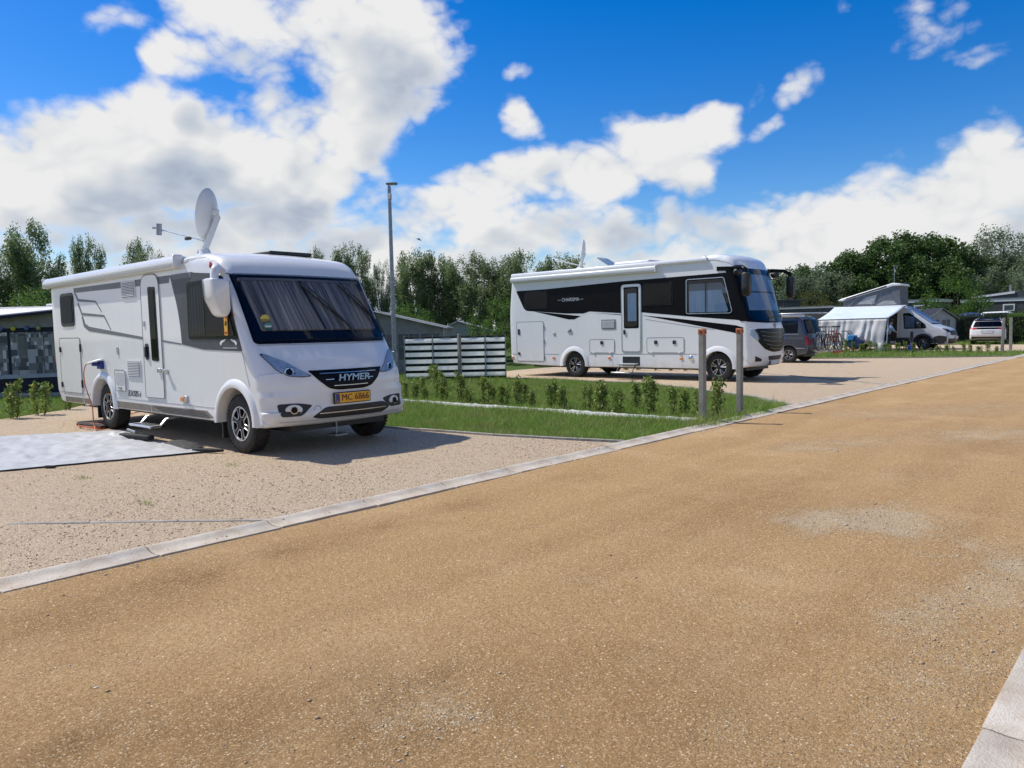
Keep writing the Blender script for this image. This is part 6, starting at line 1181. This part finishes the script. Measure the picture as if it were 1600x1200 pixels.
def bike(x, y, rev, col, label):
    T = thing('bicycle', (x, y, .52), label, 'bicycle', 'bicycles on the van carrier'); R = .34; z0 = .50+R; k = -1 if rev else 1; F = pm('bike_paint_%d' % int(abs(x)*100), col, .35, coat=.4)
    P = lambda u, z, dx=0: (x+dx, y+k*u, z)
    for u in (-.54, .54):
        w_ = MB().lathe([(R-.03, -.022), (R, -.012), (R, .012), (R-.03, .022)], P(u, z0), 'x', 28, True).build('tyre', RUBBER, T, smooth=50); MB().lathe([(R-.06, -.012), (R-.03, -.014), (R-.03, .014), (R-.06, .012)], P(u, z0), 'x', 28, True).build('rim', ALU, w_, smooth=50)
        sp = MB().lathe([(.03, -.04), (.03, .04)], P(u, z0), 'x', 10)
        for j in range(14): a = 2*PI*j/14; sp.tube([P(u, z0, .02*(-1)**j), (x, y+k*u+math.cos(a)*(R-.05), z0+math.sin(a)*(R-.05))], .004, 3)
        sp.build('spokes', STEEL, w_)
    bb_, st, hd, ax, fx = (-.10, z0-.04), (-.26, z0+.46), (.34, z0+.42), (-.54, z0), (.54, z0)
    fr = MB()
    for a, b, r in ((bb_, st, .018), (bb_, (.36, z0+.34), .024), (st, hd, .018), (bb_, ax, .014), (st, ax, .012), ((.36, z0+.30), (.33, z0+.52), .022), ((.36, z0+.30), fx, .018)): fr.tube([P(*a), P(*b)], r, 7)
    fr.build('frame', F, T, smooth=40); MB().tube([P(-.27, z0+.46), P(-.30, z0+.60)], .014, 6).box(P(-.32, z0+.63), (.15, .26, .06)).build('saddle', BLACKM, T, bevel=.015)
    MB().tube([P(.33, z0+.52), P(.31, z0+.62)], .014, 6).tube([P(.24, z0+.64, -.32), P(.31, z0+.63, -.15), P(.32, z0+.62, 0), P(.31, z0+.63, .15), P(.24, z0+.64, .32)], .014, 7).build('handlebar', BLACKM, T, smooth=40)
    MB().lathe([(.09, -.01), (.09, .01)], P(*bb_), 'x', 16).tube([P(-.10, z0-.04, .05), P(-.02, z0-.18, .06)], .01, 5).build('crank', STEEL, T); MB().tube([P(-.54+.36*math.cos(a), z0+.36*math.sin(a)) for a in [2.6-.16*i for i in range(10)]], .012, 5).build('mudguard', BLACKM, T)
bike(-11.58, 32.05, False, (.015, .016, .018), 'black bicycle on the carrier, closest to the grey van'); bike(-11.40, 32.55, True, (.03, .032, .036), 'dark grey bicycle in the middle of the van carrier'); bike(-11.22, 32.35, True, (.30, .018, .012), 'red bicycle on the outside of the van carrier')
# ------------------------------------------------------------------ camper van with raised roof and awning
CAMPW = paint('camper_white_shaded', (.50, .525, .56), dz=.5); AWN = pm('awning_fabric', (.58, .66, .74), .7, var=.05, scale=1.5, bump=.15, bscale=10); POPF = pm('pop_top_fabric', (.12, .135, .16), .85, var=.15, bump=.25, bscale=18); SILVER = pm('insulation_screen', (.28, .34, .45), .4, .3, var=.15, scale=3)  # CAMPW: white paint greyed all over to hold the shade on the near side
def camper():
    Y = 48.0; hw = 1.02; yc = Y+hw; T = thing('camper_van', (-13.5, yc, 0), 'white camper van with raised grey pop-up roof and side awning', 'camper van'); fx, rx, ra = -11.72, -15.5, .42
    prof = [(-16.55, .42, .04, 0, 0, .05), (-16.72, .6, .06, 0, 0, .08), (-16.70, 1.8, .07, 0, 0, .2), (-16.52, 2.52, .10, 0, .03, .15), (-13.3, 2.60, .12, 0, .05, .5), (-12.62, 2.50, .14, .06, .05, .25), (-11.05, 1.38, .10, .16, 0, .10), (-10.46, 1.20, .14, .22, 0, .14), (-10.28, .98, .12, .22, 0, .1), (-10.24, .5, .12, .2, 0, .1), (-10.42, .30, .05, .16, 0, .05)]
    low = [(-11.0, .32, .03, 0, 0, 0)]+arch(fx, ra, .34, .36)+[(-12.3, .34, .03), (-14.9, .34, .03)]+arch(rx, ra, .34, .36)+[(-16.2, .36, .03)]
    vs, fs = loft((prof+low)[::-1], hw, yc, nth=5, ny=10, tumble=lambda z: 1-.09*max(0, z-1.2)/1.3, cap_step=.25, seg=.18); s = Surf(vs, fs); body_obj(vs, fs, 'body', CAMPW, T, 32); MB().bb(-16.2, -10.7, yc-.7, yc+.7, .28, .9).build('underbody', BLACKM, T)
    for x in (fx, rx):
        for sd in (-1, 1): wheel(T, (x, yc+sd*(hw-.15), .355), .355, .24, sd, 'multi')
    W_ = lambda p, r, nm, mt, off=.004, par=None, **k: s.patch(rpoly(p, r), nm, mt, par or T, 'side', off=off, th=off+.003, **k)
    fl = MB(); n = 16
    for k in range(n+1): a = PI*k/n; co, si = math.cos(a), math.sin(a); fl.v += [(fx+co*.41, Y+.05, .36+si*.41), (fx+co*.41, Y-.025, .36+si*.41), (fx+co*.54, Y-.025, .36+si*.54), (fx+co*.56, Y+.03, .36+si*.56)]
    fl.f = [(4*i+k, 4*i+k+1, 4*i+5+k, 4*i+4+k) for i in range(n) for k in range(3)]; fl.build('wheel_arch', BLACKM, T, smooth=50)
    d = W_([(-12.80, 2.10), (-12.45, 2.12), (-11.62, 1.45), (-11.55, 1.22), (-12.72, 1.20)], .06, 'door_window', BLACKG, .008); W_([(-12.76, 2.05), (-12.45, 2.07), (-11.68, 1.44), (-11.64, 1.26), (-12.68, 1.25)], .05, 'pane', GLASSC, .016, d)
    W_([(-12.72, 2.0), (-12.2, 1.85), (-12.15, 1.28), (-12.68, 1.28)], .03, 'window_cover', SILVER, .011, d)
    s.ribbon([(-12.92, 2.3), (-12.95, .5)], .02, 'door_seam', SEAM, T, off=.004); W_(rect(-14.4, -13.1, .5, 2.35), .06, 'sliding_door_opening', BLACKM, .004); W_(rect(-13.02, -10.9, .52, .62), 0, 'rubbing_strip', BLACKM, .012); s.ribbon([(-12.95, 1.05), (-11.1, 1.02)], .015, 'side_crease', SEAML, T, off=.003)
    W_(rect(-16.2, -14.9, 1.35, 2.0), .06, 'side_window', BLACKG, .008); W_([(-11.16, .32), (-10.52, .34), (-10.50, .74), (-10.9, .80), (-11.18, .72)], .05, 'bumper_corner', BLACKM, .010)
    Fp = lambda p, r, nm, mt, off=.004, par=None, **k: s.patch(rpoly([(yc+a, z) for a, z in p], r), nm, mt, par or T, 'front', off=off, th=off+.004, **k)
    o = Fp([(-.80, 2.42), (.80, 2.42), (.93, 1.45), (-.93, 1.45)], .08, 'windscreen', BLACKG, .006); Fp([(-.78, 2.38), (.78, 2.38), (.9, 1.50), (-.9, 1.50)], .08, 'insulation_cover', SILVER, .02, o)
    Fp([(-.78, 1.06), (.78, 1.06), (.70, .80), (-.70, .80)], .05, 'grille', BLACKM, .010); Fp([(-.98, .62), (.98, .62), (.9, .36), (-.9, .36)], .06, 'bumper', BLACKM, .02)
    for sd in (-1, 1): q = [(sd*.98, 1.20), (sd*.68, 1.12), (sd*.66, .98), (sd*.95, .98)]; Fp(q if sd < 0 else q[::-1], .04, 'headlight', BLUEBLK, .012)
    MB().bb(-10.255, -10.20, yc-.27, yc+.27, .60, .74).build('number_plate', PLATEW, T)
    m = MB().tube([(-11.95, Y+.02, 1.30), (-11.92, Y-.16, 1.34)], .03, 6).build('mirror', BLACKM, T); MB().bb(-12.0, -11.78, Y-.36, Y-.14, 1.22, 1.56).build('mirror_housing', BLACKM, m, bevel=.05)
    # pop-up roof
    y0, y1 = Y+.12, Y+1.92
    sl = [(-16.55, 2.98), (-16.35, 3.08), (-13.4, 3.90), (-12.98, 3.84), (-12.90, 3.72), (-13.4, 3.72), (-16.3, 2.94)]; p = MB().prism([(x, y0, z) for x, z in sl], (0, y1-y0, 0)).build('roof_shell', ROOFW, T, bevel=.05); MB().prism([(-16.1, y0-.012, 3.00), (-16.0, y0-.012, 3.12), (-13.75, y0-.012, 3.76), (-13.72, y0-.012, 3.66)], (0, .01, 0)).build('side_stripe', DGREY, p)
    fb_ = MB().prism([(-16.2, y0+.08, 2.60), (-12.98, y0+.08, 2.58), (-13.05, y0+.08, 3.72), (-13.4, y0+.08, 3.74), (-16.25, y0+.08, 2.96)], (0, y1-y0-.16, 0)).build('pop_top_tent', POPF, T); MB().prism([(-15.4, y0+.07, 2.72), (-14.4, y0+.07, 2.70), (-14.3, y0+.07, 3.26), (-14.9, y0+.07, 3.12)], (0, .008, 0)).build('tent_window', GREYL, fb_); MB().prism([(-14.35, y0+.072, 2.63), (-13.15, y0+.072, 2.63), (-13.35, y0+.072, 2.86), (-13.9, y0+.072, 2.88)], (0, .006, 0)).build('tent_flap', GREYL, fb_)
    for a, b in (((-15.9, 2.62), (-15.3, 3.18)), ((-14.6, 2.62), (-14.2, 3.36))): MB().tube([(a[0], y0+.05, a[1]), (b[0], y0+.05, b[1])], .015, 5).build('gas_strut', STEEL, T)
    # awning: canopy, case, legs
    MB().bb(-16.68, -12.62, Y-.10, Y+.16, 2.46, 2.58).build('awning_case', ROOFW, T, bevel=.03); b = MB(); n, m_ = 20, 8
    for k in range(n+1):
        for j in range(m_+1): u, v = k/n, j/m_; xl, xr = -16.66+.10*v, -12.66-.08*v; b.v.append((xl+(xr-xl)*u, Y-.05-2.9*v, 2.55-.70*v-.05*math.sin(PI*v)+.012*math.sin(u*9)*math.sin(PI*v)))
    b.f = [(k*(m_+1)+j, (k+1)*(m_+1)+j, (k+1)*(m_+1)+j+1, k*(m_+1)+j+1) for k in range(n) for j in range(m_)]; o = b.build('awning_canopy', AWN, T, smooth=180); o.modifiers.new('thickness', 'SOLIDIFY').thickness = .01
    MB().bb(-16.58, -12.70, 45.0, 45.07, 1.77, 1.86).build('front_rail', STEEL, T, bevel=.01)
    for x in (-16.5, -12.75): MB().tube([(x, 45.05, 1.8), (x+.02, 44.7, 0)], .018, 6).build('awning_leg', ALU, T)
    return T
camper()
b = MB(); n, m_ = 70, 14
def hem(u): return .33+.10*math.sin(u*5)-.12*math.exp(-((u-.30)/.10)**2)+.46*math.exp(-((u-.66)/.12)**2)-.16*max(0, u-.86)/.14
for k in range(n+1):
    for j in range(m_+1):
        u, v = k/n, j/m_; z1 = hem(u); z = 1.78-(1.78-z1)*v; x = -16.5+3.72*u-(.10*v if u > .8 else 0)+(.25*(.5-u))*v*.3; b.v.append((x, 44.98-.25*v*(.3+u)+.05*math.sin(u*46+math.sin(u*17)*2+v*2.5)*(.4+.7*v)+.04*noise.noise((u*14, v*3, 0)), z))
b.f = [(k*(m_+1)+j, (k+1)*(m_+1)+j, (k+1)*(m_+1)+j+1, k*(m_+1)+j+1) for k in range(n) for j in range(m_)]
o = props(b.build('awning_screen', pm('white_screen', (.68, .67, .67), .75, var=.06, scale=2, trans=.25), org=(-14.7, 45, 0), smooth=180), 'white creased front screen hanging from the camper awning', 'awning screen'); o.modifiers.new('thickness', 'SOLIDIFY').thickness = .008
# camp furniture and odds and ends by the camper
def trailer():
    x, y = -14.3, 44.2; T = thing('pushchair', (x, y, 0), 'bright blue pushchair with black handle before the awning screen', 'pushchair'); BL = pm('bright_blue_fabric', (.02, .22, .48), .6); NB = pm('navy_fabric', (.01, .03, .12), .7)
    MB().prism([(x-.45, y-.25, .30), (x+.45, y-.25, .25), (x+.55, y-.25, .60), (x+.1, y-.25, .85), (x-.3, y-.25, .65)], (0, .5, 0)).build('seat_shell', NB, T, bevel=.04); MB().prism([(x-.35, y-.28, .58), (x+.1, y-.28, .66), (x+.15, y-.28, .92), (x-.2, y-.28, .96)], (0, .56, 0)).build('hood', BL, T, bevel=.05)
    MB().tube([(x+.2, y-.25, .6), (x-.3, y-.27, 1.18), (x-.55, y-.27, 1.15), (x-.6, y+.27, 1.15), (x-.3, y+.27, 1.18), (x+.2, y+.25, .6)], .02, 6).build('handle', BLACKM, T, smooth=40)
    for u, v in ((-.42, -.3), (-.42, .3), (.5, 0)): MB().lathe([(.12, -.02), (.16, -.015), (.16, .015), (.12, .02)], (x+u, y+v, .16), 'y', 16, True).build('wheel', RUBBER, T, smooth=40)
trailer()
T = thing('camp_table', (-13.2, 46.0, 0), 'dark folding table under the camper awning', 'table'); MB().bb(-12.5, -11.7, 45.5, 46.1, .70, .74).build('table_top', BLACKM, T, bevel=.01)
for x in (-12.45, -11.75):
    for y in (45.55, 46.05): MB().tube([(x, y, 0), (x, y, .7)], .018, 6).build('leg', STEEL, T)
MB().bb(-12.45, -11.75, 45.485, 45.495, .25, .70).build('table_cloth', BLKF, T)
T = thing('camp_chair', (-12.3, 46.9, 0), 'dark folding chair beyond the camp table', 'chair'); MB().bb(-12.55, -12.05, 46.8, 47.25, .42, .46).build('seat', BLKF, T, bevel=.01); MB().bb(-12.08, -12.03, 46.8, 47.25, .5, 1.05).build('backrest', BLKF, T, bevel=.01)
for x in (-12.52, -12.08):
    for y in (46.83, 47.22): MB().tube([(x, y, 0), (x, y, .44)], .014, 6).build('leg', STEEL, T)
leaf_thing('water_can', MB().bb(-11.75, -11.45, 45.0, 45.25, 0, .34).tube([(-11.6, 45.12, .34), (-11.6, 45.12, .42)], .05, 8), pm('can_blue', (.01, .03, .22), .4), (-11.6, 45.1, 0), 'dark blue water can on the grass below the camper door', 'water can', bevel=.03)
leaf_thing('storage_bag', MB().lathe([(.001, 0), (.30, .03), (.34, .2), (.26, .42), (.1, .5), (.001, .5)], (-13.05, 44.9, 0), 'z', 14), pm('bag_grey', (.42, .44, .46), .7), (-13.05, 44.9, 0), 'pale grey sack beside the awning leg', 'sack', smooth=60)
leaf_thing('washing_bowl', MB().lathe([(.001, .02), (.18, .02), (.24, .16), (.25, .17), (.22, .16), (.17, .05), (.001, .05)], (-12.45, 44.9, 0), 'z', 16), pm('bowl_cream', (.65, .60, .42), .5), (-12.45, 44.9, 0), 'small cream bowl on the grass near the awning leg', 'bowl', smooth=60)
# person
def person(x, y, ang, label, shirt, trousers, reach=True):
    T = thing('person', (x, y, 0), label, 'person'); c, s_ = math.cos(ang), math.sin(ang); L = lambda f, l, z: (x+f*c-l*s_, y+f*s_+l*c, z)
    def skin(name, pts, edges, rad, mat, root=0):
        og = ORG[T.name]; me = bpy.data.meshes.new(name); me.from_pydata([(p[0]-og.x, p[1]-og.y, p[2]-og.z) for p in pts], edges, []); o = bpy.data.objects.new(name, me); COL.objects.link(o); o.parent = T; ORG[o.name] = og
        md = o.modifiers.new('skin', 'SKIN'); md.use_smooth_shade = True
        for i, r in enumerate(rad): me.skin_vertices[0].data[i].radius = r if isinstance(r, tuple) else (r, r)
        me.skin_vertices[0].data[root].use_root = True; o.modifiers.new('sub', 'SUBSURF').levels = 1; o.modifiers['sub'].render_levels = 2; me.materials.append(mat); return o
    SK = pm('skin_tone', (.45, .27, .19), .6)
    # continuous body
    pts = [L(0, 0, .92), L(.03, 0, 1.15), L(.10, 0, 1.40), L(.14, 0, 1.50), L(.17, 0, 1.60), L(.18, 0, 1.70), L(0, .10, .86), L(.04, .11, .48), L(0, .11, .08), L(.14, .12, .04), L(0, -.10, .86), L(.02, -.11, .48), L(-.03, -.11, .08), L(.11, -.12, .04), L(.10, .20, 1.40), L(.24, .24, 1.16), L(.45, .16, 1.02), L(.53, .13, 1.0), L(.10, -.20, 1.40), L(.24, -.24, 1.16), L(.45, -.16, 1.02), L(.53, -.13, 1.0)]
    ed = [(0, 1), (1, 2), (2, 3), (3, 4), (4, 5), (0, 6), (6, 7), (7, 8), (8, 9), (0, 10), (10, 11), (11, 12), (12, 13), (2, 14), (14, 15), (15, 16), (16, 17), (2, 18), (18, 19), (19, 20), (20, 21)]
    rd = [(.15, .12), (.15, .11), (.16, .11), .055, .085, .08, .095, .065, .045, .04, .095, .065, .045, .04, .065, .045, .035, .03, .065, .045, .035, .03]; skin('body', pts, ed, rd, SK)
    sh = skin('shirt', [L(0, 0, .90), L(.03, 0, 1.15), L(.10, 0, 1.40), L(.13, 0, 1.47), L(.10, .20, 1.40), L(.24, .25, 1.17), L(.30, .23, 1.12), L(.10, -.20, 1.40), L(.24, -.25, 1.17), L(.30, -.23, 1.12)], [(0, 1), (1, 2), (2, 3), (2, 4), (4, 5), (5, 6), (2, 7), (7, 8), (8, 9)], [(.19, .16), (.185, .145), (.19, .14), .075, .09, .075, .07, .09, .075, .07], shirt); skin('trousers', [L(0, 0, .90), L(0, .10, .84), L(.04, .11, .48), L(0, .11, .10), L(0, -.10, .84), L(.02, -.11, .48), L(-.03, -.11, .10)], [(0, 1), (1, 2), (2, 3), (0, 4), (4, 5), (5, 6)], [(.185, .155), .125, .09, .075, .125, .09, .075], trousers)
    h = MB().lathe([(.001, 1.80), (.06, 1.785), (.10, 1.73), (.105, 1.67), (.09, 1.62), (.075, 1.61)], L(.165, 0, 0), 'z', 14); h.build('hair', pm('hair_dark', (.05, .04, .03), .8), T, smooth=60)
    for l in (.14, -.14):
        for k in range(5): a = (k-2)*.22; MB().tube([L(.55, l+.012*(k-2), 1.0), L(.60, l+.014*(k-2)+.01*a, .985), L(.625-.012*abs(k-1.5), l+.016*(k-2), .955)], [.009, .008, .006], 5).build('finger', SK, T, smooth=60)
person(-12.82, 45.3, .35, 'person in pale blue shirt and dark trousers leaning to the table under the awning', pm('pale_blue_shirt', (.36, .46, .66), .8), pm('dark_trousers', (.02, .022, .03), .8))
# ------------------------------------------------------------------ cars at the far end
def suv():
    T = thing('car', (0, 0, 0), 'white parked car seen from behind, dark rear window and red lamps', 'car'); hw = 1.02; fx, rx, ra = 1.35, -1.45, .40
    prof = [(-2.22, .40, .05, -.06, 0, .05), (-2.36, .60, .10, -.14, 0, .08), (-2.34, .95, .10, -.15, 0, .06), (-2.22, 1.12, .10, -.14, 0, .06), (-1.75, 1.60, .12, -.08, .03, .15), (-1.35, 1.71, .12, 0, .05, .3), (.1, 1.68, .12, 0, .05, .4), (1.0, 1.14, .1, .12, 0, .15), (2.0, .98, .12, .2, 0, .2), (2.25, .70, .1, .25, 0, .12), (2.15, .28, .05, .2, 0, .05)]
    low = [(1.8, .25, .03)]+arch(fx, ra, .28, .36)+[(.8, .25, .03), (-.9, .25, .03)]+arch(rx, ra, .28, .36)+[(-2.0, .32, .03)]
    vs, fs = loft((prof+low)[::-1], hw, 0, nth=5, ny=10, tumble=lambda z: 1-.22*max(0, z-1.0)/.7, cap_step=.2, seg=.14); s = Surf(vs, fs); body_obj(vs, fs, 'body', SUVW, T, 32); MB().bb(-2.0, 2.0, -.65, .65, .22, .7).build('underbody', BLACKM, T)
    for x in (fx, rx):
        for sd in (-1, 1): wheel(T, (x, sd*(hw-.14), .35), .35, .23, sd, 'multi')
    Rp = lambda p, r, nm, mt, off=.004, par=None, **k: s.patch(rpoly(p, r), nm, mt, par or T, 'rear', off=off, th=off+.004, **k)
    o = Rp([(-.72, 1.52), (.72, 1.52), (.86, 1.15), (-.86, 1.15)], .08, 'rear_window', BLACKG, .008); Rp([(-.68, 1.49), (.68, 1.49), (.80, 1.18), (-.80, 1.18)], .07, 'pane', GLASSD, .014, o); Rp([(-.76, 1.60), (.76, 1.60), (.76, 1.545), (-.76, 1.545)], .02, 'roof_spoiler', BLACKG, .03); Rp([(-.95, 1.12), (.95, 1.12), (.95, 1.0), (-.95, 1.0)], .03, 'lamp_bar', BLACKG, .008)
    for sd in (-1, 1): q = [(sd*.97, 1.13), (sd*.60, 1.11), (sd*.62, 1.0), (sd*.98, .98)]; Rp(q if sd > 0 else q[::-1], .03, 'tail_light', RED, .016)
    Rp([(-.94, .52), (.94, .52), (.9, .36), (-.9, .36)], .04, 'lower_bumper', BLACKM, .012); Rp([(-.27, .87), (.27, .87), (.27, .75), (-.27, .75)], .01, 'number_plate', PLATEW, .012); Rp([(-.40, .93), (.40, .93), (.34, .70), (-.34, .70)], .03, 'plate_recess', SEAML, .006)
    for vw in ('side', 'far'):
        o = s.patch(rpoly([(-1.75, 1.18), (.9, 1.12), (.2, 1.58), (-1.2, 1.60)], .06), 'side_window', BLACKG, T, vw, off=.006, th=.01); s.patch(rpoly([(-1.6, 1.2), (.75, 1.15), (.16, 1.54), (-1.15, 1.56)], .06), 'pane', GLASSD, o, vw, off=.012, th=.004)
    s.patch(rpoly([(-1.62, -.66), (.25, -.70), (.25, .70), (-1.62, .66)], .12), 'roof_panel', BLACKG, T, 'top', off=.006, th=.01)
    MB().bb(-1.3, .1, .62, .68, 1.70, 1.75).bb(-1.3, .1, -.68, -.62, 1.70, 1.75).build('roof_rails', ALU, T); T.location = (-10.7, 60.6, 0); T.rotation_euler = (0, 0, R_(98))
suv()
T = thing('car', (-12.6, 74, .0), 'white van roof and dark windows showing above the hedge', 'car'); vs, fs = loft([(-14.0, .5, .05, 0, 0, .05), (-14.05, 1.5, .1, 0, 0, .2), (-13.7, 2.30, .12, 0, .04, .25), (-11.8, 2.34, .12, 0, .04, .3), (-10.9, 1.7, .1, .1, 0, .2), (-10.2, 1.4, .1, .1, 0, .1), (-10.1, .5, .05, .1, 0, .05)][::-1], .95, 75.0, tumble=lambda z: 1-.1*max(0, z-1.5)/.8); s = Surf(vs, fs); body_obj(vs, fs, 'body', SUVW, T)
o = s.patch(rpoly([(-13.6, 1.72), (-11.3, 1.70), (-11.8, 2.18), (-13.4, 2.18)], .08), 'side_window', BLACKG, T, 'side', off=.006, th=.01); s.patch(rpoly([(-13.5, 1.76), (-11.45, 1.74), (-11.85, 2.14), (-13.35, 2.14)], .08), 'pane', GLASSB, o, 'side', off=.012, th=.004)
for x in (-13.3, -10.9): wheel(T, (x, 74.25, .34), .34, .2, -1, 'multi')
# gull over the trees
T = thing('bird', (-30.7, 26.8, 6.5), 'small dark bird flying in the clouds right of the lamp post', 'bird'); x, y, z = -30.7, 26.8, 6.5; e = Vector((.74, .67, 0))
MB().tube([Vector((x, y, z))-e*.14+Vector((0, 0, .05)), Vector((x, y, z)), Vector((x, y, z))+e*.13-Vector((0, 0, .06))], [.01, .035, .012], 7).build('body', pm('bird_grey', (.08, .08, .085), .8), T, smooth=60)
for sd in (-1, 1): q = Vector((x, y, z)); bk = Vector((-.67, .74, 0))*sd; MB().prism([q+e*.04, q+bk*.12+Vector((0, 0, .05))+e*.03, q+bk*.30-e*.03, q+bk*.14-e*.05+Vector((0, 0, .04)), q-e*.05], (0, 0, .008)).build('wing', pm('wing_grey%d' % sd, (.10, .10, .105), .8), T)
